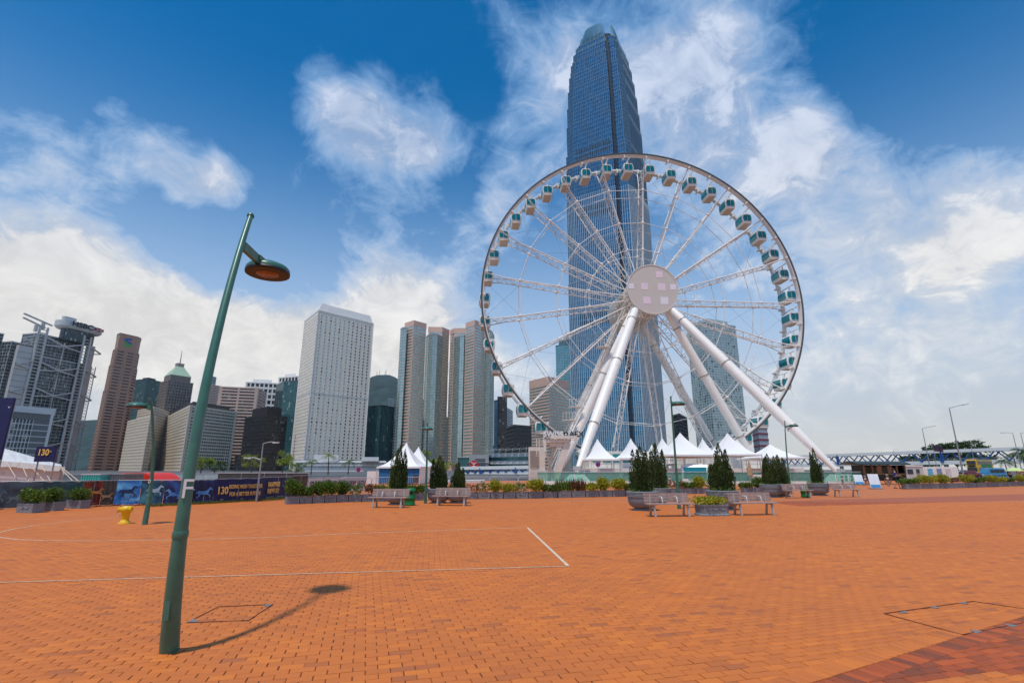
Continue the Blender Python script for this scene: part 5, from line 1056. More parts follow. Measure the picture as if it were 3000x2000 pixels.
tent_at('small white peaked tent with blue side curtains left of the wheel', 1108, 1240, 1181, 1297, 1366, 59, -.1, 'white tents with blue curtains', curtain=[('curtain', (m_blued, [(-2.3, -1.1, -2.38, -2.3, .1, 1.9), (.9, 1.75, -2.38, -2.3, .1, 1.9), (1.8, 2.38, -2.38, -2.32, 1.0, 1.9)])), ('side_wall', (m_fabric, [(2.36, 2.42, -2.3, 2.3, .05, 1.9), (-2.3, 2.3, 2.3, 2.36, .05, 1.9)])), ('dark_opening', (m_dkgrey, [(-1.1, .9, -1.2, -1.1, .05, 1.5)]))])  # dark panel between the curtains stands in for the shade inside the tent
tent_at('second white peaked tent half hidden behind the blue-curtained tent', 1165, 1265, 1204, 1309, 1364, 66, -.1, 'white tents with blue curtains')
for i, (xl, xr, xp, yp, ye, D) in enumerate(((1708, 1815, 1752, 1286, 1344, 62), (1815, 1908, 1858, 1284, 1341, 62), (1892, 1945, 1915, 1302, 1340, 74), (1912, 2000, 1963, 1283, 1335, 69), (1945, 2100, 2017, 1268, 1331, 60), (2040, 2110, 2068, 1284, 1332, 74), (2098, 2232, 2132, 1269, 1330, 60), (2140, 2225, 2172, 1287, 1333, 72), (2222, 2372, 2275, 1301, 1339, 66))):
    tent_at('%s white peaked tent from the left in the row below the wheel' % ORD[i], xl, xr, xp, yp, ye, D, .03)
# large old white marquee behind the left hoarding
t = thing('marquee', 'large weathered white marquee behind the horse hoarding', 'tent', (P(60, 1375, 36).x, 36, 0)); o_ = Vector(t['_o'])
def mq(x, y, D): return P(x, y, D) - o_
mb = MB(); A1, A2, A3, A4 = mq(-200, 1300, 33), mq(10, 1312, 33), mq(172, 1372, 33), mq(-200, 1372, 33); bk = Vector((0, 9, 0)); rows = []
for k in range(13):
    x = -220 + 400 * k / 12; yt = np.interp(x, [-220, 10, 175], [1292, 1312, 1360]); ye = np.interp(x, [-220, 0, 100, 175], [1345, 1350, 1358, 1366]); rows.append((mq(x, yt, 38), mq(x, ye, 33), Vector((mq(x, ye, 33).x, mq(x, ye, 33).y, -o_.z))))
mb.add([v for r in rows for v in r[:2]], [(2 * i, 2 * i + 1, 2 * i + 3, 2 * i + 2) for i in range(12)]); mb.add([r[0] for r in rows] + [(r[1] + o_ - Vector((0, 0, HC))) * 1.25 + Vector((0, 0, HC)) - o_ - Vector((0, 0, .3)) for r in rows], [(i, i + 1, 14 + i, 13 + i) for i in range(12)]); mb.build('roof', m_fabric_g, t)
mb = MB(); mb.add([v for r in rows for v in (r[1] + Vector((0, .3, -.02)), Vector((r[1].x, r[1].y + .3, 0)))], [(2 * i, 2 * i + 1, 2 * i + 3, 2 * i + 2) for i in range(12)]); e = rows[-1][1]; mb.add([e, (e.x, e.y, 0), ((e + o_).x * 1.25 - o_.x, (e + o_).y * 1.25 - o_.y, 0), ((e + o_).x * 1.25 - o_.x, (e + o_).y * 1.25 - o_.y, e.z), rows[-1][0]], [(0, 1, 2, 3), (0, 3, 4)]); mb.build('side_wall', m_fabric_g, t)
mb = MB(); mb.add([v for i, r in enumerate(rows) for v in (r[1] + Vector((0, -.03, .02)), r[1] + Vector((0, -.08, -.28 - .06 * (i % 2))))], [(2 * i, 2 * i + 1, 2 * i + 3, 2 * i + 2) for i in range(12)]); mb.build('valance', m_fabric_g, t)
m_rope = M('webbing', (.62, .50, .40), .8)
for a, b in (((18, 1352), (55, 1412)), ((60, 1352), (85, 1410)), ((95, 1370), (130, 1410)), ((120, 1362), (150, 1412)), ((175, 1364), (238, 1415)), ((175, 1368), (222, 1418))): mb = MB(); mb.tube([mq(*a, 32.8), mq(*b, 31.2)], .025, 5); mb.build('guy_strap', m_rope, t)

# ------------------------------------------------------------------ hoardings with printed banners
def PRINT(name, cols, sc=1.2, seed=0):
    m, nt, b = bsdf(name); L = nt.links.new; tc = N(nt, 'ShaderNodeTexCoord'); mp = N(nt, 'ShaderNodeMapping'); mp.inputs['Location'].default_value = (seed * 3.7, seed, seed * 1.3); mp.inputs['Scale'].default_value = (1, 1, 1.6); L(tc.outputs['Object'], mp.inputs[0])
    n = N(nt, 'ShaderNodeTexNoise'); n.inputs['Scale'].default_value = sc; n.inputs['Detail'].default_value = 5; n.inputs['Distortion'].default_value = 1.2; L(mp.outputs[0], n.inputs['Vector'])
    cr = N(nt, 'ShaderNodeValToRGB'); e = cr.color_ramp.elements; e[0].position = .3; e[0].color = (*cols[0], 1); e[1].position = .72; e[1].color = (*cols[-1], 1)
    for i, c in enumerate(cols[1:-1]): q = e.new(.3 + .42 * (i + 1) / (len(cols) - 1)); q.color = (*c, 1)
    L(n.outputs[0], cr.inputs[0]); L(cr.outputs[0], b.inputs['Base Color']); b.inputs['Roughness'].default_value = .55; return m
def banner_panel(root, a, b, z0, z1, mat, nm='banner', wave=.03, seed=0):
    """slightly rippled sheet from world point a to b"""
    o_ = Vector(root['_o']); mb = MB(); n, m = 18, 4; d = (b - a); nn = Vector((d.y, -d.x, 0)).normalized(); rg = random.Random(seed); ph = [rg.random() * 6 for _ in range(3)]; vs = []
    for j in range(m + 1):
        for i in range(n + 1):
            u, v = i / n, j / m; p = a + d * u - o_; e = wave * (sin(u * 17 + ph[0] + v * 3) + .6 * sin(u * 41 + ph[1])) * (1 - .5 * v); sag = -.04 * sin(pi * u * 3 % pi) * v; q = p + nn * e; vs.append((q.x, q.y, z0 + (z1 - z0) * v + sag))
    mb.add(vs, [(j * (n + 1) + i, j * (n + 1) + i + 1, (j + 1) * (n + 1) + i + 1, (j + 1) * (n + 1) + i) for j in range(m) for i in range(n)], 0, True); return mb.build(nm, mat, root)
HORSE = [(-.95, .25), (-1.15, -.1), (-1.0, .1), (-.7, .32), (-.2, .26), (.25, .32), (.5, .62), (.72, .78), (1.05, .5), (.98, .42), (.74, .5), (.6, .2), (.5, -.05), (.85, -.25), (.78, -.62), (.68, -.6), (.7, -.3), (.35, -.15), (.0, -.2), (-.35, -.12), (-.5, -.35), (-.85, -.62), (-.95, -.55), (-.68, -.3), (-.75, .0)]
def horse_print(root, c, d, z, s, mat, flip=1):
    o_ = Vector(root['_o']); mb = MB(); nn = Vector((d.y, -d.x, 0)).normalized(); p0 = c - o_ + nn * .075; vs = [p0 + d * x * s * flip + Vector((0, 0, z + y * s)) for x, y in HORSE]; n = len(vs)
    mb.add(vs, [tuple(range(n)) if flip > 0 else tuple(reversed(range(n)))]); return mb.build('horse_print', mat, root)
def fence_frame(root, a, b, z1, n):
    o_ = Vector(root['_o']); mb = MB(); d = b - a
    for i in range(n + 1): p = a + d * i / n - o_; mb.tube([(p.x, p.y + .06, 0), (p.x, p.y + .06, z1)], .022, 6); mb.bar((p.x - .0, p.y - .25, .02), (p.x, p.y + .45, .02), .05, .03)
    p, q = a - o_, b - o_; mb.tube([(p.x, p.y + .06, z1), (q.x, q.y + .06, z1)], .022, 6); mb.tube([(p.x, p.y + .06, .16), (q.x, q.y + .06, .16)], .022, 6); mb.build('barrier_frame', m_grey, root)
def hoarding(label, x0, y0, x1, y1, mat, top=1.1, group='printed hoarding panels', seed=0, n=1):
    a, b = G(x0, y0), G(x1, y1); t = thing('hoarding_panel', label, 'hoarding', (a.x, a.y, 0), 0, group); fence_frame(t, a, b, top, 2); banner_panel(t, a, b, .06, top, mat, seed=seed); return t, a, b, (b - a).normalized()
ghost = PRINT('horse_pale', [(.20, .30, .42), (.45, .55, .6)], 2); ghost2 = PRINT('horse_gold', [(.45, .14, .02), (.75, .45, .12)], 2); ghostb = PRINT('horse_blue', [(.02, .12, .42), (.15, .42, .75)], 2); ghostd = PRINT('horse_dark', [(.03, .06, .08), (.10, .16, .18)], 2); ghostk = PRINT('horse_navy', [(.005, .01, .05), (.01, .03, .12)], 2)
panels = [(-160, 1497, 106, 1490, PRINT('art_stormy', [(.015, .025, .035), (.05, .08, .11), (.10, .13, .15)], .8, 1), 'grey stormy horse banner at the left end of the hoarding', [(.5, .45, .35, ghostd, 1), (.75, .4, .3, ghostd, 1)]),
          (106, 1490, 232, 1486, PRINT('art_herd', [(.008, .03, .035), (.02, .06, .07), (.05, .09, .10)], .9, 2), 'dark green banner with a herd of pale horses', [(.35, .48, .22, ghostd, 1), (.6, .48, .22, ghostd, 1), (.85, .5, .22, ghostd, 1)]),
          (232, 1486, 290, 1483, PRINT('art_fire', [(.03, .006, .004), (.18, .015, .008), (.35, .06, .01)], 1.0, 3), 'dark red banner with a rearing golden horse', [(.7, .55, .26, ghost2, 1)]),
          (290, 1483, 331, 1481, PRINT('art_smoke', [(.03, .03, .025), (.07, .065, .05), (.22, .10, .03)], .8, 4), 'brown smoky banner with a galloping tan horse', [(.4, .38, .24, PRINT('horse_tan', [(.25, .16, .08), (.5, .36, .2)], 3), 1)]),
          (331, 1481, 404, 1480, PRINT('art_dive', [(.005, .05, .22), (.02, .16, .48), (.18, .50, .78)], .9, 5), 'bright blue banner with a dark plunging horse', [(.55, .55, .36, ghostk, 1)]),
          (404, 1480, 475, 1479, PRINT('art_surf', [(.004, .02, .03), (.008, .07, .14), (.05, .22, .28)], .8, 6), 'teal and blue banner with a white leaping horse', [(.62, .58, .34, ghost, 1)]),
          (475, 1479, 560, 1477, PRINT('art_blue', [(.004, .008, .04), (.008, .02, .10), (.02, .09, .32)], .8, 7), 'dark blue banner with two blue horses, behind the leaning lamp', [(.35, .42, .34, ghostb, -1), (.75, .45, .36, ghostb, 1)]),
          (560, 1477, 622, 1474, PRINT('art_navyblue', [(.003, .006, .03), (.006, .016, .08), (.02, .07, .28)], .8, 8), 'navy banner with a blue horse beside the slogan banner', [(.5, .45, .36, ghostb, 1)])]
for i, (x0, y0, x1, y1, mt, lab, hs) in enumerate(panels):
    t, a, b, d = hoarding(lab, x0, y0, x1, y1, mt, 1.12, seed=i)
    for u, v, s, hm, fl in hs: horse_print(t, a.lerp(b, u), d, 1.1 * v, s, hm, fl)
def band_text(t, a, b, items):
    d = (b - a).normalized(); yaw = atan2(d.y, d.x); nn = Vector((d.y, -d.x, 0)); o_ = Vector(t['_o'])
    for body, u, z, h, sx, mat in items: p = a.lerp(b, u) - o_ + nn * .085; p.z = z; letters(body, mat, t, p, yaw, h, sx)
t, a, b, d = hoarding('navy banner with gold English slogan and 130 emblem', 622, 1474, 758, 1467, m_navy, 1.15, seed=21); band_text(t, a, b, [('130', .16, .58, .34, .75, m_gold), ('th', .25, .72, .1, .9, m_gold), ('RIDING HIGH TOGETHER', .655, .76, .18, .58, m_gold), ('FOR A BETTER FUTURE', .655, .40, .18, .60, m_gold)])
t, a, b, d = hoarding('navy banner with gold Chinese slogan and 130 emblem', 758, 1467, 853, 1458, m_navy, 1.2, seed=22); band_text(t, a, b, [('同心同步同進', .36, .80, .2, .62, m_gold), ('共創更好未來', .35, .46, .2, .62, m_gold), ('130', .78, .64, .3, .62, m_gold), ('th', .9, .74, .1, .8, m_gold)])
t, a, b, d = hoarding('short dark brown banner between the navy and sponsor banners', 853, 1458, 897, 1453, PRINT('art_brown', [(.01, .012, .03), (.05, .03, .025), (.12, .09, .08)], .9, 9), 1.25, seed=23)
m_spons = M('sponsor_banner', (.62, .53, .50), .6, var=.05, sc=1)
def shield(t, p, yaw, h, mat=m_red):
    mb = MB(); pts = [(0, .62), (.2, .5), (.5, .48), (.52, .1), (.38, -.3), (0, -.62), (-.38, -.3), (-.52, .1), (-.5, .48), (-.2, .5)]; n = len(pts)
    vs = [(x * h, 0, z * h) for x, z in pts] + [(x * h, -.03, z * h) for x, z in pts]; mb.add(vs, [tuple(range(n, 2 * n)), tuple(reversed(range(n, 2 * n)))] + [(i, (i + 1) % n, n + (i + 1) % n, n + i) for i in range(n)]); o = mb.build('shield', mat, t); o.location = p; o.rotation_euler = (0, 0, yaw)
    mb = MB(); mb.box(-.3 * h, .3 * h, -.05, -.032, -.09 * h, .09 * h); mb.box(-.09 * h, .09 * h, -.052, -.032, -.3 * h, .3 * h); mb.build('cross', m_signw, o)
for (x0, x1, yb, D0, D1, lab) in ((899, 1000, 1449, 36, 38, 'pale sponsor banner with red shield nearest the navy banners'), (1000, 1073, 1446, 38, 40, 'pale sponsor banner with red shield, farther right one')):
    a, b = P(x0, 1375, D0), P(x1, 1375, D1); a.z = b.z = 0; t = thing('hoarding_panel', lab, 'hoarding', (a.x, a.y, 0), 0, 'printed hoarding panels'); fence_frame(t, a, b, 1.05, 2); banner_panel(t, a, b, .05, 1.05, m_spons, seed=x0); d = (b - a).normalized(); yaw = atan2(d.y, d.x); nn = Vector((d.y, -d.x, 0)); L = (b - a).length
    for body, u, z in (('SWISS', .33, .52), ('AEX', .81, .52)): p = a.lerp(b, u) - a + nn * .09; p.z = z; letters(body, m_dkgrey, t, p, yaw, .5, .62 * L / 2.5 * (1 if body == 'AEX' else .92))
    p = a.lerp(b, .585) - a + nn * .09; p.z = .54; shield(t, p, yaw, .38)
# navy corner signs with 130
for (x0, x1, y0, y1, D, lab, txt) in ((-60, 42, 1165, 1346, 30, 'tall navy banner cut by the left edge of the picture', ''), (98, 165, 1308, 1352, 31.5, 'navy sign with gold 130 above the marquee', '130')):
    a, b = P(x0, y1, D), P(x1, y0, D); t = thing('banner_sign', lab, 'banner', (a.x, a.y, 0), 0, 'navy banner signs'); mb = MB(); z0, z1 = a.z, P(x1, y0, D).z; mb.box(0, b.x - a.x, 0, .12, z0, z1); mb.build('board', m_navy, t)
    w = b.x - a.x; mb = MB(); [mb.tube([(w * s, .2, 0), (w * s, .2, z1 - .05)], .04, 8) for s in (.08, .92)]; mb.build('post', m_grey, t)
    if txt: letters('130', m_gold, t, (w * .42, -.03, z0 + (z1 - z0) * .6), 0, .36, .9); letters('th', m_gold, t, (w * .78, -.03, z0 + (z1 - z0) * .68), 0, .12)
    else: mb = MB(); mb.add([(w * .78, -.01, z1 - .5), (w * .86, -.01, z1 - .62), (w * .92, -.01, z1 - .45), (w * .86, -.01, z1 - .55)], [(0, 1, 2, 3)]); mb.build('emblem', m_signw, t)
# things behind the hoarding
for (x0, x1, yt, D, col, nm, lab) in ((240, 296, 1388, 45, (.05, .42, .38), 'shipping_container', 'teal container roof showing over the horse hoarding'), (297, 366, 1387, 46, (.13, .15, .17), 'shipping_container', 'grey container beside the teal one behind the hoarding')):
    a, b = P(x0, yt, D), P(x1, yt, D); mb = MB(); w = b.x - a.x; mb.box(0, w, 0, 2.4, 0, a.z); n = int(w / .2)
    for i in range(n): mb.box(w * i / n, w * (i + .5) / n, -.04, 0, .05, a.z - .1)
    t = thing(nm, lab, 'container', (a.x, a.y, 0), 0, 'containers behind the hoarding'); mb.build('body', M('paint_%d' % x0, col, .5), t); mb = MB(); mb.box(-.03, w + .03, -.06, 2.45, a.z - .08, a.z + .02); mb.build('top_rail', m_lgrey if x0 < 290 else m_grey, t)
a, b = P(352, 1387, 50), P(463, 1404, 50); t = thing('red_canopy', 'bright red arched canopy behind the hoarding', 'canopy', (a.x, a.y, 0)); mb = MB(); w = b.x - a.x; zt = P(400, 1384, 50).z; n = 14
prof = [(w * i / n, zt * (1 if i < n * .55 else cos((i / n - .55) / .45 * 1.35))) for i in range(n + 1)]; mb.add([(x, y, z) for x, z in prof for y in (0, 4)], [(2 * i, 2 * i + 2, 2 * i + 3, 2 * i + 1) for i in range(n)]); mb.add([(x, 0, z) for x, z in prof] + [(x, 0, 0) for x, z in prof], [(n + 1 + i, n + 2 + i, i + 1, i) for i in range(n)]); mb.build('canopy_skin', M('red_vinyl', (.72, .025, .008), .45), t); mb = MB(); mb.box(w * .62, w * .9, -.05, -.01, .1, zt * .55); mb.build('doorway', M('red_vinyl_dark', (.30, .012, .006), .5), t)
m_grass = LEAF('verge_grass', (.06, .09, .02), (.22, .26, .06)); rg = np.random.default_rng(8); n = 5000; u = rg.random(n)
va, vb = G(440, 1484), G(856, 1461); pts = np.outer(1 - u, np.array(va)) + np.outer(u, np.array(vb)); pts[:, 1] += rg.normal(0, .16, n) - .12; pts[:, 2] = .02 + .05 * rg.random(n); o = obj('grass', leaf_mesh('grass', pts, np.tile([0, 0, 1.5], (n, 1)), .10, .2, m_grass, 3, 2), None, 'stuff'); o['label'] = 'rough grass verge along the foot of the navy hoarding'; o['category'] = 'grass'

# ------------------------------------------------------------------ wheel station: glass fence, deck, sign tower
def line_pts(a, b, n): return [a.lerp(b, i / n) for i in range(n + 1)]
fa, fb = P(1575, 1375, 58), P(2520, 1375, 57); fa.z = fb.z = 0
gf = thing('glass_fence', 'pale green glass fence round the foot of the wheel', 'fence', (fa.x, fa.y, 0)); FP = line_pts(fa, fb, 26)
mb = MB(); mb.box(0, fb.x - fa.x, -.9, .12, 0, .36); mb.build('kerb_wall', m_white, gf)
for i in range(26):
    a, b = FP[i] - fa, FP[i + 1] - fa; mb = MB(); mb.add([(a.x + .05, a.y, .36), (b.x - .05, b.y, .36), (b.x - .05, b.y, 1.32), (a.x + .05, a.y, 1.32)] + [(a.x + .05, a.y + .02, .36), (b.x - .05, b.y + .02, .36), (b.x - .05, b.y + .02, 1.32), (a.x + .05, a.y + .02, 1.32)], [(0, 1, 2, 3), (7, 6, 5, 4), (3, 2, 6, 7)]); mb.build('glass_panel', m_fenceglass, gf)
    mb = MB(); mb.tube([(a.x, a.y - .04, .34), (a.x, a.y - .04, 1.36)], .025, 6); mb.build('post', m_grey, gf)
mb = MB(); mb.tube([(0, -.04, 1.36), (fb.x - fa.x, fb.y - fa.y - .04, 1.36)], .03, 6); mb.build('handrail', m_lgrey, gf)
dk = thing('boarding_deck', 'raised white boarding deck with stairs under the wheel', 'platform', (24, 78, 0), TH)
mb = MB(); mb.box(-14, 15, -8, 7, 1.5, 1.75); mb.box(-14.2, 15.2, -8.2, -8, 1.2, 1.78); mb.build('deck', m_white, dk)
for x in (-13, -7, -1, 5, 11, 14): mb = MB(); mb.box(x - .15, x + .15, -7.6, -7.3, 0, 1.5); mb.build('column', m_cream, dk)
for x in range(15): mb = MB(); xx = -14 + 29 * x / 14; mb.tube([(xx, -8.1, 1.75), (xx, -8.1, 2.8)], .03, 6); mb.build('baluster', m_lgrey, dk)
mb = MB(); mb.tube([(-14, -8.1, 2.8), (15, -8.1, 2.8)], .035, 6); mb.tube([(-14, -8.1, 2.3), (15, -8.1, 2.3)], .02, 6); mb.build('handrail', m_lgrey, dk)
for k in range(9): mb = MB(); mb.box(-6 - k * .45, -5.55 - k * .45, -9.6, -8.25, 1.55 - k * .17, 1.72 - k * .17); mb.build('stair_tread', m_lgrey, dk)
mb = MB(); mb.bar((-5.4, -9.6, 2.75), (-10, -9.6, 1.1), .05, .05); mb.bar((-5.4, -9.6, 1.6), (-10, -9.6, 0), .05, .25); mb.build('stair_rail', m_lgrey, dk)
mb = MB(); mb.box(-13, -3, -2, 6, 1.76, 4.2); mb.box(2, 14, 0, 6, 1.76, 4.0); mb.build('control_cabin', m_cream, dk)
for x in np.arange(-12.5, -3.5, 1.5): mb = MB(); mb.box(x, x + 1.2, -2.06, -1.98, 2.6, 3.8); mb.build('cabin_window', m_tealglass, dk)
st = P(1590, 1375, 70); sg_ = thing('sign_tower', 'beige steel access tower carrying the SWISS and AEX sign', 'tower', (st.x, st.y, 0)); sx = lambda x: P(x, 1300, 70).x - st.x; szz = lambda y: P(1640, y, 70).z
mb = MB(); z = szz(1296); mb.box(sx(1592), sx(1672), 0, 3.2, z, z + .45); mb.box(sx(1612), sx(1690), -.3, .1, z + .5, z + .9); mb.box(sx(1612), sx(1662), .3, 2.6, z - .5, z - .02); mb.build('platform', m_cream, sg_)
mb = MB()
for x in (1592, 1612, 1632, 1652, 1672): mb.tube([(sx(x), -.02, z), (sx(x), -.02, z + .7)], .04, 6)
for dz in (.35, .7): mb.tube([(sx(1592), -.02, z + dz), (sx(1690), -.02, z + dz)], .035, 6)
for x in (1572, 1580): mb.bar((sx(x), .3, szz(1335)), (sx(x), .3, szz(1285)), .1, .1)
for k in range(7): yy = szz(1335) + k * .35; mb.bar((sx(1572), .3, yy), (sx(1592), .3, yy), .05, .05)
mb.build('railing', m_cream, sg_)
mb = MB(); mb.box(sx(1594), sx(1686), -.1, -.04, szz(1284), szz(1282)); mb.box(sx(1592), sx(1600), -.1, -.04, szz(1340), szz(1266)); mb.build('sign_frame', m_cream, sg_)
letters('SWISS', m_signw, sg_, (sx(1621), -.22, szz(1272)), 0, .72, .98, 'sign_letters'); letters('AEX', m_black, sg_, (sx(1689), -.2, szz(1272)), 0, .72, 1.0, 'sign_letters'); shield(sg_, (sx(1658), -.22, szz(1272)), 0, .56)
mb = MB(); mb.bar((sx(1664), .6, z), (sx(1622), .6, 0), .9, .9); mb.bar((sx(1600), .5, szz(1320)), (sx(1618), .5, 0), .12, .12); mb.bar((sx(1632), 2.6, z), (sx(1600), 2.6, 0), .35, .35); mb.build('raking_strut', m_cream, sg_)
mb = MB(); 
for k in range(14): u = k / 14; xx = sx(1600) + (sx(1624) - sx(1600)) * u; zz = szz(1322) * (1 - u); mb.box(xx - .15, xx + .2, -.2, .5, zz - .05, zz)
mb.bar((sx(1598), -.2, szz(1322)), (sx(1624), -.2, 0), .06, .2); mb.build('stair', m_steel, sg_)
pw = thing('plant_room', 'brown louvred plant room left of the sign tower', 'plant room', (sx(1553) + st.x, 75, 0)); w = P(1600, 1375, 75).x - P(1553, 1375, 75).x; zt = P(1570, 1309, 75).z
mb = MB(); mb.box(0, w, 0, 3, 0, zt); mb.build('wall', m_cream, pw); mb = MB(); [mb.box(.15, w * .62, -.12, 0, 1.8 + k * .17, 1.88 + k * .17) for k in range(int((zt - 2.2) / .17))]; mb.build('louvre_slats', m_steel, pw, kind='stuff'); mb = MB(); [mb.box(k * w / 14, k * w / 14 + w / 22, -.2, -.02, 0, 1.6) for k in range(15)]; mb.build('corrugated_skirt', m_white, pw, kind='stuff')
# display gondola standing by the fence
for (x, y, D, lab, yw) in ((2036, 1407, 61, 'spare white gondola with teal windows parked under the tents', radians(70)),):
    q = P(x, 1375, D); t = thing('spare_gondola', lab, 'gondola', (q.x, q.y, 0), yw); o = obj('body', gb, t, None, (0, 0, 2.95)); o.scale = (1.25, 1.2, 1.16)
    for wi in gw: obj('window', wi, o)
    mb = MB(); mb.box(-.5, .5, -1, 1, 0, .08); mb.build('stand', m_dkgrey, t)
for (x, y0, y1, D, lab) in ((1752, 1360, 1420, 47, 'round blue and red no-stopping sign before the wheel fence'), (1050, 1375, 1440, 33, 'round blue and red no-stopping sign by the sponsor banner')):
    p = P(x, y0, D); t = thing('road_sign', lab, 'sign', (p.x, p.y, 0), 0, 'no-stopping signs'); mb = MB(); mb.tube([(0, .04, 0), (0, .04, p.z + .2)], .025, 8); mb.build('post', m_grey, t); r = .22 if D > 40 else .14
    mb = MB(); n = 20; ring = lambda rr, yy: [(rr * cos(2 * pi * k / n), yy, p.z + rr * sin(2 * pi * k / n)) for k in range(n)]; mb.add(ring(r, 0), [tuple(range(n))]); mb.add(ring(r, .015), [tuple(reversed(range(n)))]); d_ = mb.build('disc', m_red, t); mb = MB(); mb.add(ring(r * .78, -.006), [tuple(range(n))]); mb.build('face', M('sign_blue_%d' % x, (.03, .03, .30), .5), d_); mb = MB(); mb.bar((-r * .55, -.012, p.z + r * .55), (r * .55, -.012, p.z - r * .55), .008, .035); mb.build('bar', m_red, d_)
# closed cafe umbrella and white notice board
q = P(2196, 1375, 56); t = thing('closed_umbrella', 'closed tan parasol right of the tall middle conifer', 'umbrella', (q.x, q.y, 0)); mb = MB(); mb.lathe([(.22, .95), (.30, 1.0), (.24, 1.5), (.13, 2.1), (.03, 2.55), (0, 2.6)], 12, sm=False); mb.build('canopy', M('tan_canvas', (.38, .25, .14), .8), t); mb = MB(); mb.tube([(0, 0, 0), (0, 0, 2.65)], .025, 6); mb.build('pole', m_lgrey, t); mb = MB(); mb.lathe([(.25, 0), (.25, .06), (.05, .09)], 12); mb.build('base', m_dkgrey, t)
for x0, x1, y0, y1, D, lab in ((2206, 2232, 1390, 1408, 56.2, 'plain white notice board beside the closed parasol'), (2001, 2017, 1402, 1414, 50, 'small white notice board below the spare gondola')):
    a, b = P(x0, y1, D), P(x1, y0, D); t = thing('notice_board', lab, 'board', (a.x, a.y, 0), 0, 'white notice boards'); mb = MB(); mb.box(0, b.x - a.x, 0, .05, a.z, b.z); mb.build('panel', m_white, t); mb = MB(); [mb.box(s, s + .05, .06, .1, 0, b.z) for s in (.05, b.x - a.x - .1)]; mb.build('leg', m_grey, t)

# ------------------------------------------------------------------ crowd barriers and bollards
def barrier_proto():
    t = thing('crowd_barrier', 'x', 'barrier'); mb = MB(); w, h = 2.2, 1.05; mb.tube([(0, 0, .15), (0, 0, h - .1), (.1, 0, h), (w - .1, 0, h), (w, 0, h - .1), (w, 0, .15)], .022, 6); mb.tube([(0, 0, .2), (w, 0, .2)], .018, 6); mb.build('frame', m_lgrey, t)
    for k in range(1, 16): mb = MB(); mb.tube([(w * k / 16, 0, .2), (w * k / 16, 0, h)], .009, 4, cap=False); mb.build('bar', m_lgrey, t)
    for x in (.3, w - .3): mb = MB(); mb.bar((x, -.3, .02), (x, .3, .02), .05, .03); mb.bar((x, 0, .02), (x, 0, .2), .03, .03); mb.build('foot', m_lgrey, t)
    return t
bpz = barrier_proto(); pts = [P(1002, 1375, 37), P(1175, 1375, 40), P(1420, 1375, 42), P(1600, 1375, 43)]; path = subdiv([Vector((p.x, p.y, 0)) for p in pts], 7)
for i in range(7):
    a, b = path[i], path[i + 1]; yaw = atan2(b.y - a.y, b.x - a.x); lab = '%s steel crowd barrier from the left behind the planter row' % ORD[i]
    if i == 0: bpz.location = a; bpz.rotation_euler = (0, 0, yaw); tag(bpz, lab, 'barrier', 'crowd barriers'); bpz.scale = ((b - a).length / 2.25, 1, 1)
    else: dup(bpz, a, yaw, lab, 'crowd barriers', ((b - a).length / 2.25, 1, 1))
BOL = [(2470, 1420), (2482, 1419), (2498, 1418), (2538, 1421), (2604, 1424), (1857, 1418), (1964, 1420)]
for i, (x, y) in enumerate(BOL):
    q = G(x, y); lab = ['short steel bollard nearest the rightmost conifer', 'short steel bollard second from the rightmost conifer', 'short steel bollard third from the rightmost conifer', 'steel bollard between the two advertising boards', 'steel bollard left of the walking person', 'small grey bollard light left of the central conifer', 'small grey bollard light behind the central lamp'][i]
    t = thing('bollard', lab, 'bollard', (q.x, q.y, 0), 0, 'bollards'); mb = MB(); hh = 1.0 if i != 4 else 1.15; mb.lathe([(.10, 0), (.10, hh - .1), (.12, hh - .09), (.12, hh - .03), (.06, hh), (0, hh)], 14); mb.build('post', m_grey, t); mb = MB(); mb.lathe([(.104, hh * .62), (.108, hh * .63), (.108, hh * .70), (.104, hh * .71)], 14); mb.build('reflective_band', m_signw, t)

# ------------------------------------------------------------------ covered footbridges with blue trusses
def footbridge(label, p0, p1, zd, zr, n, width=4.5, group='covered footbridges', piers=()):
    a, b = Vector((*p0, 0)), Vector((*p1, 0)); t = thing('footbridge', label, 'footbridge', (a.x, a.y, 0), 0, group); d = b - a; L = d.length; d = d.normalized(); nn = Vector((-d.y, d.x, 0)); q = lambda s, e, z: d * s * L + nn * e + Vector((0, 0, z))
    za = lambda s: zd[0] + (zd[1] - zd[0]) * s; zb = lambda s: zr[0] + (zr[1] - zr[0]) * s
    for e, nm, w, z, hh in ((width / 2, 'deck', width, za, 1.5), (width / 2, 'roof', width + .8, zb, 1.2)): mb = MB(); mb.bar(q(0, e, z(0)), q(1, e, z(1)), w, hh); mb.build(nm, m_white, t)
    for side, e in (('near', 0), ('far', width)):
        for k in range(n):
            s0, s1 = k / n, (k + 1) / n; mb = MB(); zz = (za, zb) if k % 2 == 0 else (zb, za); mb.bar(q(s0, e, zz[0](s0) + (.4 if k % 2 == 0 else -.3)), q(s1, e, zz[1](s1) + (-.3 if k % 2 == 0 else .4)), .3, .42); mb.build('truss_diagonal', m_blue if e == 0 else m_navyst, t)
    for s in piers: mb = MB(); mb.bar(q(s, 0, za(s)), q(s, 0, zb(s)), .9, .9); mb.build('portal_column', m_blue, t); mb = MB(); mb.bar(q(s, width / 2, 0), q(s, width / 2, za(s) - .4), 1.2, 1.2); mb.build('pier', m_conc, t)
    mb = MB(); [mb.bar(q(i / 60, .2, za(i / 60) + .4), q(i / 60, .2, za(i / 60) + 1.5), .06, .06) for i in range(61)]; mb.bar(q(0, .2, za(0) + 1.5), q(1, .2, za(1) + 1.5), .1, .1); mb.build('railing', m_lgrey, t)
    return t
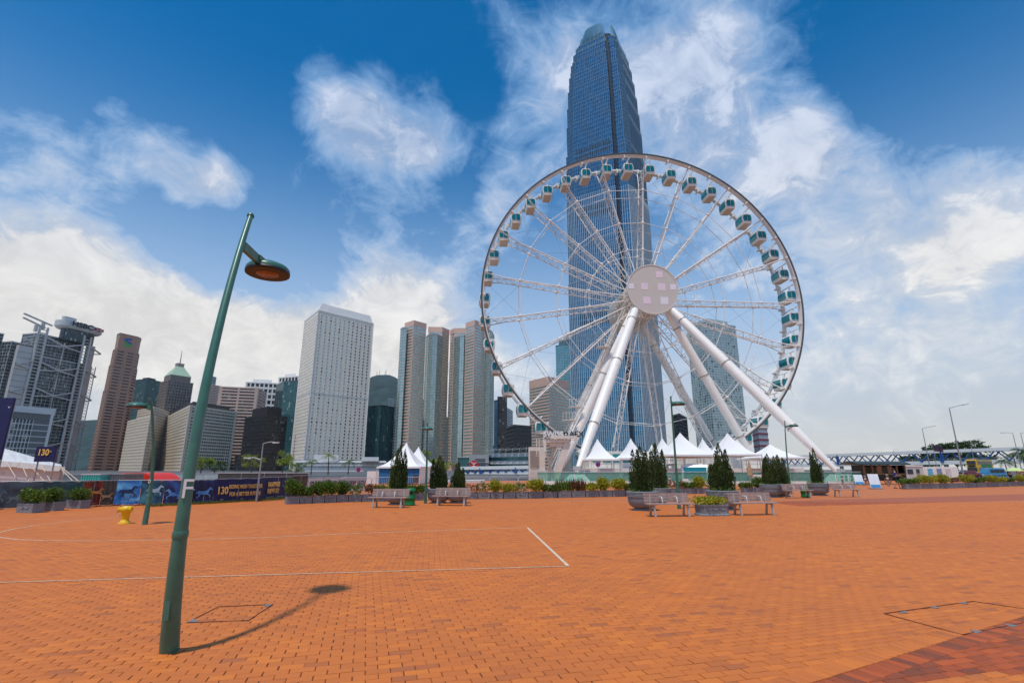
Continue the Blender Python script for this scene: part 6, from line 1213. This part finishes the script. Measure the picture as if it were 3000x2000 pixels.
m_navyst = M('bridge_navy', (.012, .035, .13), .5, var=.15)
A_, B_ = P(2050, 1375, 330), P(3040, 1375, 190); zl = lambda x, y, D: P(x, y, D).z
footbridge('long white-roofed footbridge with blue zigzag trusses at the right', (A_.x, 330), (B_.x, 190), (zl(2050, 1368, 330), zl(3040, 1349, 190)), (zl(2050, 1347, 330), zl(3040, 1312, 190)), 44, piers=(.37, .55, .82))
A_, B_ = P(1350, 1375, 210), P(1556, 1375, 190)
footbridge('short white and blue trussed footbridge left of the wheel', (A_.x, 210), (B_.x, 190), (zl(1350, 1402, 210) + 1.6, zl(1556, 1393, 190) + 1.2), (zl(1350, 1389, 210) + 2.4, zl(1556, 1376, 190) + 1.0), 18, 3.5, piers=(.3, .8))

# ------------------------------------------------------------------ low station buildings left of the wheel
def lowb(label, x0, x1, yt, D0, D1, wall, bands, depth=12, glass=g_teal, group='low buildings'):
    a, b = P(x0, yt, D0), P(x1, yt, D1); a2, b2 = Vector((a.x, a.y)), Vector((b.x, b.y)); pl = [a2, b2, b2 + b2.normalized() * depth, a2 + a2.normalized() * depth]; z = a.z; t = thing('building', label, 'building', (a.x, a.y, 0), 0, group); mb = MB(); mb.prism(pl, 0, z); mb.build('wall', wall, t, True)
    for u0, u1 in bands: mb = MB(); mb.prism(offset(pl, .12), z * u0, z * u1); mb.build('window_band', glass, t, True); mb = MB(); mb.prism(offset(pl, .5), z * u1, z * u1 + .25); mb.build('ledge', m_lgrey, t, True)
    return t, pl, z
t, pl, z = lowb('grey stone station block with a red roundel', 1375, 1432, 1331, 240, 244, m_conc, [(.55, .56)])
q = P(1389, 1362, 239); mb = MB(); n = 24; r = 2.2; mb.add([(r * cos(2 * pi * k / n), yy, r * sin(2 * pi * k / n)) for yy in (0, -.3) for k in range(n)], [tuple(range(n, 2 * n))] + [(k, (k + 1) % n, n + (k + 1) % n, n + k) for k in range(n)]); o = mb.build('roundel', m_red, t); o.location = Vector((q.x, q.y - .6, q.z)) - Vector(t['_o'])
mb = MB(); mb.bar((0, -.4, -1.5), (0, -.4, 1.5), .2, .35, up=(0, 1, 0))
for sgn in (-1, 1): mb.tube([(-1.2, -.4, sgn * 1.35), (-.7, -.4, sgn * .6), (0, -.4, sgn * .4), (.7, -.4, sgn * .6), (1.2, -.4, sgn * 1.35)], .16, 6)
mb.build('roundel_mark', m_signw, o)
mb = MB(); p = Vector((pl[0].x, pl[0].y)); d = (pl[1] - pl[0]).normalized(); [mb.prism([p + d * (3 + s) + Vector((0, -.15)), p + d * (8 + s) + Vector((0, -.15)), p + d * (8 + s) + Vector((0, .3)), p + d * (3 + s) + Vector((0, .3))], z - 5 + k * .9, z - 4.6 + k * .9) for k in range(4) for s in (0,)]; mb.build('vent_slats', m_dkgrey, t, True)
lowb('green glass stair block left of the red roundel', 1342, 1375, 1337, 246, 246, m_alu, [(.05, .95)])
t, pl, z = lowb('long pale terrace building with glass balconies behind the sign tower', 1428, 1562, 1328, 250, 230, m_lgrey, [(.62, .80), (.25, .45)])
mb = MB(); a, b = pl[0], pl[1]; d = (b - a).normalized(); L = (b - a).length; nn = Vector((d.y, -d.x))
for k in range(7): s = a + d * L * k / 7; e = a + d * L * (k + .9) / 7; mb.add([(s + nn * 2).to_3d() + Vector((0, 0, z + .6)), (e + nn * 2).to_3d() + Vector((0, 0, z + 1.6)), (e - nn * 4).to_3d() + Vector((0, 0, z + 2.6)), (s - nn * 4).to_3d() + Vector((0, 0, z + 2.0))], [(0, 1, 2, 3)])
mb.build('canopy', m_white, t, True); mb = MB(); [mb.tube([((a + d * L * k / 7).x, (a + d * L * k / 7).y, z - .2), ((a + d * L * k / 7).x, (a + d * L * k / 7).y, z + 2)], .12, 6) for k in range(8)]; mb.build('canopy_post', m_lgrey, t, True)
lowb('white site cabin and hoarding left of the blue-curtained tent', 1076, 1112, 1380, 60, 60, m_white, [], 4); lowb('white low shelter behind the left barriers', 1300, 1420, 1408, 62, 66, m_white, [], 4)

# ------------------------------------------------------------------ grey road lamps
def road_lamp(label, x, y, D, ax, ay, double=None, yb=None):
    tp_ = P(x, y, D); q = Vector((tp_.x, tp_.y, 0)); t = thing('road_lamp', label, 'street lamp', q, 0, 'grey road lamps'); h = tp_.z; e = P(ax, ay, D) - q; s = h / 10
    mb = MB(); mb.tube([(0, 0, 0), (0, 0, h * .3), (0, 0, h)], [.12 * max(.5, s), .10 * max(.5, s), .055 * max(.5, s)], 10); mb.build('pole', m_grey, t)
    for tip in [e] + ([P(*double, D) - q] if double else []):
        z0 = h if tip == e else tip.z - .1
        mb = MB(); b0 = Vector((0, 0, z0)); mb.tube([b0, b0.lerp(tip, .5) + Vector((0, 0, .06)), tip], .03 * max(.6, s) + .012, 6); mb.build('arm', m_grey, t)
        d = (tip - b0).normalized(); mb = MB(); mb.bar(b0.lerp(tip, .72), tip + d * .12, .24 * max(.5, s), .12 * max(.5, s)); mb.build('lamp_head', m_lgrey, t)
road_lamp('grey road lamp standing before the navy slogan banners', 771, 1299, 27, 811, 1296, (723, 1341))
road_lamp('tallest grey road lamp at the right, its arm raised rightward', 2781, 1195, 80, 2834, 1183)
road_lamp('grey road lamp left of the tallest one', 2702, 1255, 108, 2738, 1247)
road_lamp('small grey road lamp above the left part of the footbridge', 2617, 1316, 215, 2631, 1315)
road_lamp('grey road lamp with two arms right of the tallest one', 2841, 1290, 155, 2875, 1284, (2862, 1299))
road_lamp('grey road lamp at far right with arm pointing left', 2967, 1268, 121, 2932, 1267)
road_lamp('grey road lamp cut by the right edge of the picture', 2990, 1268, 122, 3016, 1266)
road_lamp('thin grey lamp before the foot of the round-windowed tower', 866, 1273, 150, 890, 1271); road_lamp('thin grey lamp before the cream hotel', 664, 1300, 140, 700, 1299); road_lamp('grey lamp rising behind the blue-curtained tent', 1188, 1296, 75, 1200, 1294)

# ------------------------------------------------------------------ trees in the middle distance
tree_thing('yellow-green tree right of the leaning lamp', 'tree', (P(590, 1375, 110).x, 110, 0), 4.6, 4.4, m_leafL, 'roadside trees', 1, 1300, .28); tree_thing('small green tree before the cream hotel', 'tree', (P(628, 1375, 105).x, 105, 0), 3.4, 3.2, m_leafT, 'roadside trees', 2, 900, .26)
tree_thing('slender yellow-green tree left of the road lamp', 'tree', (P(738, 1375, 120).x, 120, 0), 5.0, 4.0, m_leafL, 'roadside trees', 3, 800, .28); tree_thing('slender yellow-green tree right of the road lamp', 'tree', (P(828, 1375, 120).x, 120, 0), 6.0, 4.2, m_leafL, 'roadside trees', 4, 1100, .28); tree_thing('low green bush tree at the foot of the near-black block', 'tree', (P(868, 1375, 115).x, 115, 0), 3.0, 3.4, m_leafG, 'roadside trees', 5, 800, .24)
tree_thing('pale green tree behind the blue-curtained tent', 'tree', (P(1240, 1375, 150).x, 150, 0), 7.2, 5, m_leafL, 'roadside trees', 6, 1000, .34); tree_thing('yellow-green tree behind the twin conifer pots', 'tree', (P(1284, 1375, 150).x, 150, 0), 4.4, 7, m_leafL, 'roadside trees', 12, 1000, .34)
for i, (x, top, D) in enumerate(((915, 1352, 130), (966, 1335, 130), (1022, 1352, 130))): q = P(x, top, D); palm_thing(('leftmost', 'tallest, middle', 'rightmost')[i] + ' of three palms before the white post office', (q.x, q.y, 0), q.z, i + 3, 'palms before the post office', 2.4, m_leafL if i == 1 else m_leafG)
for i, (x, top, D, sp) in enumerate(((2690, 1322, 340, 16), (2740, 1308, 345, 15), (2790, 1300, 340, 22), (2835, 1298, 345, 20))): q = P(x, top, D); tree_thing(ORD[i] + ' bushy dark tree from the left behind the long footbridge', 'tree', (q.x, q.y, 0), q.z * 1.06, sp * 1.05, m_leafT, 'trees behind the footbridge', 20 + i, 4200, 1.15, .2)
for i, (x, top, D) in enumerate(((2945, 1352, 140), (2968, 1335, 135), (2990, 1322, 130), (3012, 1330, 128))): q = P(x, top, D); palm_thing(ORD[i] + ' dark palm from the left at the right edge', (q.x, q.y, 0), q.z, 40 + i, 'palms at the right edge', 3.4, m_leafT)
# flag
q = P(2730, 1296, 100); t = thing('flag', 'dark flag on a pole before the long footbridge', 'flag', (q.x, q.y, 0)); mb = MB(); mb.tube([(0, 0, 0), (0, 0, q.z)], [.06, .03], 8); mb.build('pole', m_grey, t); mb = MB(); n = 8; z1 = P(2736, 1303, 100).z; z0 = P(2736, 1321, 100).z
mb.add([(.1 + 1.7 * i / n, .15 * sin(i * 1.3), z - .25 * i / n) for i in range(n + 1) for z in (z0, z1)], [(2 * i, 2 * i + 2, 2 * i + 3, 2 * i + 1) for i in range(n)], 0, True); mb.build('cloth', PRINT('flag_cloth', [(.01, .012, .03), (.03, .02, .04), (.25, .04, .05)], 1.5), t)

# ------------------------------------------------------------------ right-hand kiosk, cabins, vehicles
m_kgreen = M('kiosk_dark_green', (.012, .028, .022), .45, var=.2); m_kwood = M('kiosk_wood', (.26, .13, .06), .6, var=.25, sc=3); m_tyre = M('tyre', (.015, .015, .015), .85)
def wheel_part(parent, loc, r, spokes=0, w=.12, name='wheel'):
    mb = MB(); n = 20; ring = lambda rr, y: [(rr * cos(2 * pi * k / n), y, rr * sin(2 * pi * k / n)) for k in range(n)]
    vs = ring(r, -w / 2) + ring(r, w / 2) + ring(r * (.86 if spokes else .62), w / 2) + ring(r * (.86 if spokes else .62), -w / 2); mb.add(vs, [(j * n + k, ((j + 1) % 4) * n + k, ((j + 1) % 4) * n + (k + 1) % n, j * n + (k + 1) % n) for j in range(4) for k in range(n)])
    o = mb.build(name, m_kwood if spokes else m_tyre, parent); o.location = loc
    mb = MB()
    if spokes:
        for k in range(spokes): a = 2 * pi * k / spokes; mb.bar((0, 0, 0), (r * .88 * cos(a), 0, r * .88 * sin(a)), .04, .05, up=(0, 1, 0))
        mb.tube([(0, -w, 0), (0, w, 0)], r * .14, 10)
    else: mb.add(ring(r * .62, -w * .3) + ring(r * .2, -w * .45), [(k, (k + 1) % n, n + (k + 1) % n, n + k) for k in range(n)]); mb.add(ring(r * .2, -w * .45), [tuple(range(n))])
    mb.build('spokes' if spokes else 'rim', m_kwood if spokes else m_lgrey, o); return o
q = P(2532, 1375, 59); xr = P(2652, 1375, 59).x; W = xr - q.x; t = thing('kiosk_wagon', 'dark green vintage wagon kiosk with open hatches and spoked wheels', 'kiosk', (q.x, q.y, 0))
mb = MB(); mb.box(0, W, 0, 2.2, .55, 1.15); mb.box(0, W, 2.1, 2.2, 1.15, 2.1); mb.box(0, .15, 0, 2.1, 1.15, 2.1); mb.box(W - .15, W, 0, 2.1, 1.15, 2.1); mb.build('body', m_kgreen, t)
for x in np.linspace(0, W, 6): mb = MB(); mb.box(x - .07, x + .07, -.03, .1, 1.15, 2.1); mb.build('post', m_kwood, t)
for x0 in (.35, W * .56): mb = MB(); mb.box(W * (.3 if x0 < 1 else .56), W * (.42 if x0 < 1 else .67), -.06, .02, 1.2, 2.0); mb.build('shutter', m_kwood, t)
mb = MB(); n = 10; prof = [(-.55 + 3.3 * i / n, 2.12 + .35 * sin(pi * i / n)) for i in range(n + 1)]; mb.add([(x, y, z + dz) for dz in (0, .07) for y, z in prof for x in (-1.1, W + .35)], [(2 * i, 2 * i + 1, 2 * i + 3, 2 * i + 2) for i in range(n)] + [(2 * (n + 1) + 2 * i, 2 * (n + 1) + 2 * i + 2, 2 * (n + 1) + 2 * i + 3, 2 * (n + 1) + 2 * i + 1) for i in range(n)] + [(0, 2 * n + 2, 2 * n + 3, 1)]); mb.build('roof', m_kgreen, t)
mb = MB(); mb.box(-.1, W + .1, -.25, .05, 1.1, 1.17); mb.build('counter', m_kwood, t); mb = MB(); mb.box(.3, W - .3, .5, 1.9, .38, .55); mb.build('chassis', m_dkgrey, t)
for x in (W * .12, W * .52, W * .9): wheel_part(t, (x, -.05, .40), .40, 10)
mb = MB(); mb.box(.3, W - .4, 1.2, 1.3, 1.2, 1.9); mb.build('shelf_stock', PRINT('stock', [(.05, .03, .02), (.25, .2, .15), (.5, .4, .3)], 4), t)
for (x, y, w, yt, lab) in ((2568, 1432, 26, 1388, 'white and blue advertising board nearest the walking person'), (2520, 1420, 22, 1390, 'white and blue advertising board left of the wagon kiosk')):
    q = G(x, y); t = thing('advertising_board', lab, 'sign', (q.x, q.y, 0), -.25, 'advertising boards'); ww = w / F * q.y; hh = P(x, yt, q.y).z; mb = MB(); mb.bar((0, .0, .12), (0, .28, hh), ww, .05, up=(1, 0, 0)); 
    mb = MB(); l = .35; mb.add([(-ww / 2, 0, .12), (ww / 2, 0, .12), (ww / 2, l, hh), (-ww / 2, l, hh), (-ww / 2, .05, .12), (ww / 2, .05, .12), (ww / 2, l + .05, hh), (-ww / 2, l + .05, hh)], [(0, 1, 2, 3), (7, 6, 5, 4), (0, 4, 5, 1), (1, 5, 6, 2), (2, 6, 7, 3), (3, 7, 4, 0)]); mb.build('panel', M('board_%d' % x, (.66, .72, .76), .5, var=.1, sc=3), t)
    k = .22; mb = MB(); mb.add([(-ww * .46, -.008, .14), (ww * .46, -.008, .14), (ww * .46, l * k - .008, .12 + (hh - .12) * k), (-ww * .46, l * k - .008, .12 + (hh - .12) * k)], [(0, 1, 2, 3)]); mb.build('blue_print', M('board_blue_%d' % x, (.03, .25, .55), .5), t)
    mb = MB(); mb.box(-ww * .6, ww * .6, -.25, .5, 0, .07); mb.bar((0, .45, .05), (0, l, hh * .7), .05, .05); mb.build('stand', m_grey, t)
# grey ticket cabin and white container with posters
q = P(2652, 1375, 72); W = P(2704, 1375, 72).x - q.x; zt = P(2660, 1363, 72).z; t = thing('ticket_cabin', 'small grey cabin with dark windows right of the wagon kiosk', 'cabin', (q.x, q.y, 0)); mb = MB(); mb.box(0, W, 0, 2.4, .05, zt); mb.build('body', m_lgrey, t); mb = MB(); mb.box(-.05, W + .05, -.08, 2.45, zt - .12, zt + .03); mb.build('roof', m_white, t)
mb = MB(); mb.box(W * .1, W * .42, -.03, .02, 1.0, 1.65); mb.build('window', g_dark, t); mb = MB(); mb.box(W * .58, W * .8, -.03, .02, .9, 1.7); d_ = mb.build('door', m_grey, t); mb = MB(); mb.box(W * .61, W * .77, -.05, -.032, 1.15, 1.65); mb.build('door_window', g_dark, d_)
q = P(2704, 1375, 74); W = P(2806, 1375, 74).x - q.x; zt = P(2740, 1367, 74).z; t = thing('shipping_container', 'white container cabin with blue posters at the right', 'container', (q.x, q.y, 0)); mb = MB(); mb.box(0, W, 0, 2.4, .05, zt); [mb.box(W * i / 26, W * (i + .5) / 26, -.04, 0, .1, zt - .1) for i in range(26)]; mb.build('body', m_white, t)
for u0, u1, c in ((.12, .26, (.10, .40, .62)), (.38, .52, (.18, .24, .38)), (.62, .78, (.55, .55, .55))): mb = MB(); mb.box(W * u0, W * u1, -.07, -.045, .4, zt - .25); mb.build('poster', M('poster_%d' % int(u0 * 100), c, .5, var=.25, sc=2), t)
# pale green parasol
q = P(2972, 1375, 68); t = thing('parasol', 'open pale green parasol at the far right', 'umbrella', (q.x, q.y, 0)); zt = P(2972, 1369, 68).z; mb = MB(); mb.lathe([(.95, zt - .42), (.7, zt - .22), (.35, zt - .06), (0, zt)], 8, sm=False); mb.build('canopy', M('parasol_cloth', (.55, .68, .25), .7), t); mb = MB(); mb.tube([(0, 0, 0), (0, 0, zt)], .025, 6); mb.build('pole', m_lgrey, t)
def loft(secs, mi=0, close=True):
    """body from rectangular-ish cross sections [(x, halfwidth_bottom, halfwidth_top, z0, zshoulder, z1)]"""
    mb = MB(); vs = []
    for x, wb, ws, wt, z0, zs, z1 in secs: vs += [(x, -wb, z0), (x, wb, z0), (x, ws, zs), (x, wt, z1), (x, -wt, z1), (x, -ws, zs)]
    m = 6; mb.add(vs, [(i * m + k, (i + 1) * m + k, (i + 1) * m + (k + 1) % m, i * m + (k + 1) % m) for i in range(len(secs) - 1) for k in range(m)] + [tuple(range(m)), tuple(reversed(range((len(secs) - 1) * m, len(secs) * m)))], mi, False); return mb
# double-decker bus
q = P(2850, 1375, 146); t = thing('bus', 'yellow and white double-decker bus with green advert beyond the planters', 'bus', (q.x, q.y, 0), radians(30)); m_by = M('bus_yellow', (.72, .40, .01), .35, var=.05); m_bw = M('bus_white', (.72, .72, .70), .35)
mb = loft([(-.1, 1.15, 1.2, 1.1, .4, 2.2, 4.2), (0.25, 1.22, 1.25, 1.15, .3, 2.2, 4.35), (10.6, 1.22, 1.25, 1.15, .3, 2.2, 4.35), (10.9, 1.15, 1.2, 1.1, .4, 2.2, 4.2)]); mb.build('body', m_by, t)
mb = MB(); mb.box(.3, 10.5, -1.2, 1.2, 4.34, 4.42); mb.build('roof', m_bw, t)
mb = MB(); mb.box(-.16, -.1, -.95, .95, 3.0, 4.0); mb.build('windscreen', g_dark, t); mb = MB(); mb.box(-.18, -.1, -1.05, 1.05, 1.1, 2.2); mb.build('windscreen', g_dark, t); mb = MB(); mb.box(-.19, -.1, -.8, .8, 2.35, 2.85); mb.build('destination_board', m_black, t); mb = MB(); mb.box(-.14, -.08, -1.0, 1.0, .45, 1.0); mb.build('front_panel', m_bw, t)
for z0, z1 in ((3.1, 3.95), (1.3, 2.15)):
    for k in range(7):
        for sy in (-1, 1): mb = MB(); mb.box(.6 + k * 1.4, 1.85 + k * 1.4, sy * 1.235 - .03, sy * 1.235 + .03, z0, z1); mb.build('side_window', g_dark, t)
mb = MB(); mb.box(2.5, 9.5, -1.29, -1.255, 2.2, 3.05); mb.build('advert', M('bus_advert', (.02, .22, .06), .5, var=.4, sc=1), t)
for x in (2, 8.6):
    for sy in (-1.1, 1.1): wheel_part(t, (x, sy, .5), .5)
for sy in (-.85, .85): mb = MB(); mb.box(-.2, -.1, sy - .14, sy + .14, .6, .85); mb.build('headlight', m_signw, t)
def car(label, x, D, yaw, paint, van, group='vehicles beyond the planters'):
    q = P(x, 1375, D); t = thing('parked_car' if not van else 'parked_van', label, 'van' if van else 'car', (q.x, q.y, 0), yaw, group); H = 1.9 if van else 1.45; L = 4.5
    mb = loft([(-L / 2, .75, .8, .7, .35, .6, .75), (-L / 2 + .3, .82, .86, .78, .25, .65, .85), (-L / 2 + 1.1, .84, .88, .8, .22, .7, .98), (L / 2 - .5, .84, .88, .8, .22, .7, .98), (L / 2, .8, .84, .76, .3, .7, .95)]); mb.build('body', paint, t)
    if van: mb = loft([(-L / 2 + .7, .76, .74, .62, .9, 1.0, 1.02), (-L / 2 + 1.45, .8, .74, .66, .9, 1.6, H - .05), (0, .8, .75, .66, .9, 1.6, H), (L / 2 - .3, .8, .74, .66, .9, 1.6, H - .03), (L / 2 - .03, .79, .72, .62, .9, 1.5, H - .2)])
    else: mb = loft([(-L / 2 + 1.0, .76, .74, .62, .9, .95, .98), (-L / 2 + 1.75, .78, .7, .6, .9, 1.3, H), (L / 2 - 1.4, .78, .7, .6, .9, 1.3, H), (L / 2 - .5, .76, .74, .62, .9, .95, 1.0)])
    mb.build('cabin', paint, t)
    xs = [(-L / 2 + 1.5, -.1), (0, 1.0), (1.1, L / 2 - .35)] if van else [(-L / 2 + 1.7, -.1), (0, L / 2 - 1.3)]
    for a, b in xs:
        for sy in (-1, 1): mb = MB(); mb.box(a, b, sy * .80 - .02, sy * .80 + .02, 1.05, H - .3); mb.build('side_window', g_dark, t)
    mb = MB(); mb.bar((-L / 2 + .98, 0, 1.06), (-L / 2 + 1.5, 0, H - .14), 1.36, .04, up=(1, 0, 0)); mb.build('windscreen', g_dark, t)
    for xx in (-L / 2 + .8, L / 2 - .85):
        for sy in (-.82, .82): wheel_part(t, (xx, sy, .32), .32, 0, .2)
    for sy in (-.6, .6): mb = MB(); mb.box(-L / 2 - .02, -L / 2 + .05, sy - .16, sy + .16, .6, .74); mb.build('headlight', m_signw, t); mb = MB(); mb.box(L / 2 - .05, L / 2 + .02, sy - .1, sy + .1, .65, .9); mb.build('tail_light', m_red, t)
car('light blue people carrier with dark windows beyond the planters', 2900, 96, .08, M('paint_blue', (.05, .20, .36), .35), True); car('dark red car half hidden left of the blue people carrier', 2832, 92, .3, M('paint_maroon', (.16, .012, .015), .3), False); car('silver car behind the planters left of the maroon car', 2806, 118, .2, M('paint_silver', (.45, .46, .47), .3, .5), False)

# ------------------------------------------------------------------ people
m_skin = M('skin', (.42, .25, .17), .6); m_hair = M('hair', (.012, .010, .009), .6)
def skin_obj(name, verts, edges, radii, mat, parent, sub=1):
    me = bpy.data.meshes.new(name); me.from_pydata(verts, edges, []); o = obj(name, me, parent); md = o.modifiers.new('skin', 'SKIN')
    for i, r in enumerate(radii): me.skin_vertices[0].data[i].radius = (r, r) if not hasattr(r, '__len__') else r
    me.skin_vertices[0].data[0].use_root = True; md.use_smooth_shade = True; s = o.modifiers.new('sub', 'SUBSURF'); s.levels = s.render_levels = sub; me.materials.append(mat); return o
def person(label, loc, yaw, shirt, trousers, stride=.22, short=True, hgt=1.68, reach=0):
    t = thing('person', label, 'person', loc, yaw, None); k = hgt / 1.7
    V = [(0, 0, .95), (0, .01, 1.18), (0, .02, 1.38), (0, .02, 1.46), (0, .03, 1.54), (0, .03, 1.65),
         (.09, 0, .90), (.10, -stride * .5, .50), (.10, -stride, .08), (.10, -stride - .14, .03), (-.09, 0, .90), (-.10, stride * .35, .50), (-.10, stride * 1.2, .10), (-.10, stride * 1.2 - .13, .03),
         (.17, .02, 1.36), (.22, .06, 1.10), (.20, -.12 - reach * .2, .92 + reach * .2), (.2, -.18 - reach * .25, .87 + reach * .2), (-.17, .02, 1.36), (-.22, -.02, 1.10), (-.20, -.16 - reach * .2, .95 + reach * .2), (-.2, -.22 - reach * .25, .91 + reach * .2)]
    E = [(0, 1), (1, 2), (2, 3), (3, 4), (4, 5), (0, 6), (6, 7), (7, 8), (8, 9), (0, 10), (10, 11), (11, 12), (12, 13), (2, 14), (14, 15), (15, 16), (16, 17), (2, 18), (18, 19), (19, 20), (20, 21)]
    rad = [(.15, .11), (.13, .10), (.15, .10), .055, .085, .085, .085, .055, .038, .03, .085, .055, .038, .03, .055, .042, .03, .028, .055, .042, .03, .028]
    V = [(x * k, y * k, z * k) for x, y, z in V]; rs = lambda f: [tuple(a * k * f for a in r) if hasattr(r, '__len__') else r * k * f for r in rad]
    b = skin_obj('body', V, E, rs(1), m_skin, t, 2)
    sv = [0, 1, 2, 14, 15, 18, 19]; mp = {a: i for i, a in enumerate(sv)}; r = rs(1.16); VV = [V[i] for i in sv]; VV[mp[15]] = tuple(Vector(V[14]).lerp(Vector(V[15]), .75)); VV[mp[19]] = tuple(Vector(V[18]).lerp(Vector(V[19]), .75))
    skin_obj('shirt', VV, [(mp[a], mp[c]) for a, c in ((0, 1), (1, 2), (2, 14), (14, 15), (2, 18), (18, 19))], [r[i] for i in sv], shirt, t, 2)
    kk = .95 if short else 1; sv = [0, 6, 7, 10, 11] + ([] if short else [8, 12]); mp = {a: i for i, a in enumerate(sv)}; r = rs(1.2); skin_obj('trousers', [V[i] for i in sv], [(mp[a], mp[c]) for a, c in ((0, 6), (6, 7), (0, 10), (10, 11)) + (() if short else ((7, 8), (11, 12)))], [r[i] for i in sv], trousers, t, 2)
    mb = MB(); mb.lathe([(.0, .105), (.06, .09), (.095, .04), (.10, -.02), (.085, -.05)], 12, (0, .045 * k, 1.635 * k)); mb.build('hair', m_hair, t)
    for i in (8, 12): x, y, z = V[i]; mb = MB(); mb.box(x - .045, x + .045, y - .2, y + .07, -.0, .075); mb.build('shoe', m_dkgrey, t)
    return t
q = G(2630, 1430); person('person in blue shirt and dark shorts walking past the wagon kiosk', (q.x, q.y, 0), radians(70), M('shirt_blue', (.015, .05, .32), .8), M('shorts_black', (.012, .012, .018), .8), reach=.8)
for i, (x, D, yw, c) in enumerate(((2956, 70, .4, (.05, .05, .06)), (2984, 69, -.6, (.30, .10, .03)), (2998, 71, .2, (.25, .06, .02)))): q = P(x, 1375, D); person(('person in dark clothes under the pale green parasol', 'person in orange top right of the pale green parasol', 'person in rust-coloured top at the right edge')[i], (q.x, q.y, 0), yw, M('shirt_%d' % i, c, .8), bpy.data.materials['shorts_black'], .1, False)

# ------------------------------------------------------------------ low site walls and planting that close the view over the hoardings
for i, (x0, x1, yt, D0, D1, col, lab) in enumerate(((-200, 470, 1392, 70, 80, (.20, .21, .21), 'grey site wall behind the marquee and containers'), (470, 640, 1388, 82, 84, (.50, .50, .48), 'pale roadside wall left of the navy hoarding'), (640, 905, 1386, 74, 78, (.055, .06, .06), 'dark site wall behind the navy hoarding'), (905, 1130, 1392, 120, 130, (.40, .42, .40), 'pale road wall before the white post office'))):
    a, b = P(x0, yt, D0), P(x1, yt, D1); t = thing('site_hoarding', lab, 'wall', (a.x, a.y, 0), 0, 'roadside walls'); d = (b - a); L = Vector((d.x, d.y)).length; n = max(4, int(L / 2.4)); mt = M('site_wall_%d' % i, col, .7, var=.2, sc=1, dirt=.3)
    for k in range(n): p = Vector((d.x, d.y, 0)) * (k / n); q = Vector((d.x, d.y, 0)) * ((k + .97) / n); mb = MB(); mb.bar(p + Vector((0, 0, a.z / 2)), q + Vector((0, 0, a.z / 2)), .12, a.z); mb.build('panel', mt, t)
    mb = MB(); mb.bar(Vector((0, 0, a.z + .04)), Vector((d.x, d.y, a.z + .04)), .2, .08); mb.build('coping', m_lgrey, t)
# ------------------------------------------------------------------ sea haze
mb = MB(); mb.box(-2600, 3200, -60, 2500, -1.2, 480)
hz = bpy.data.materials.new('sea_haze'); hz.use_nodes = True; nt = hz.node_tree; nt.nodes.clear(); pv = N(nt, 'ShaderNodeVolumePrincipled'); pv.inputs['Color'].default_value = (.86, .92, 1, 1); pv.inputs['Density'].default_value = .00003; pv.inputs['Anisotropy'].default_value = .2
ou = N(nt, 'ShaderNodeOutputMaterial'); nt.links.new(pv.outputs[0], ou.inputs['Volume']); o = mb.build('haze', hz); o['kind'] = 'stuff'; o['label'] = 'thin pale sea haze over the whole city'; o['category'] = 'haze'
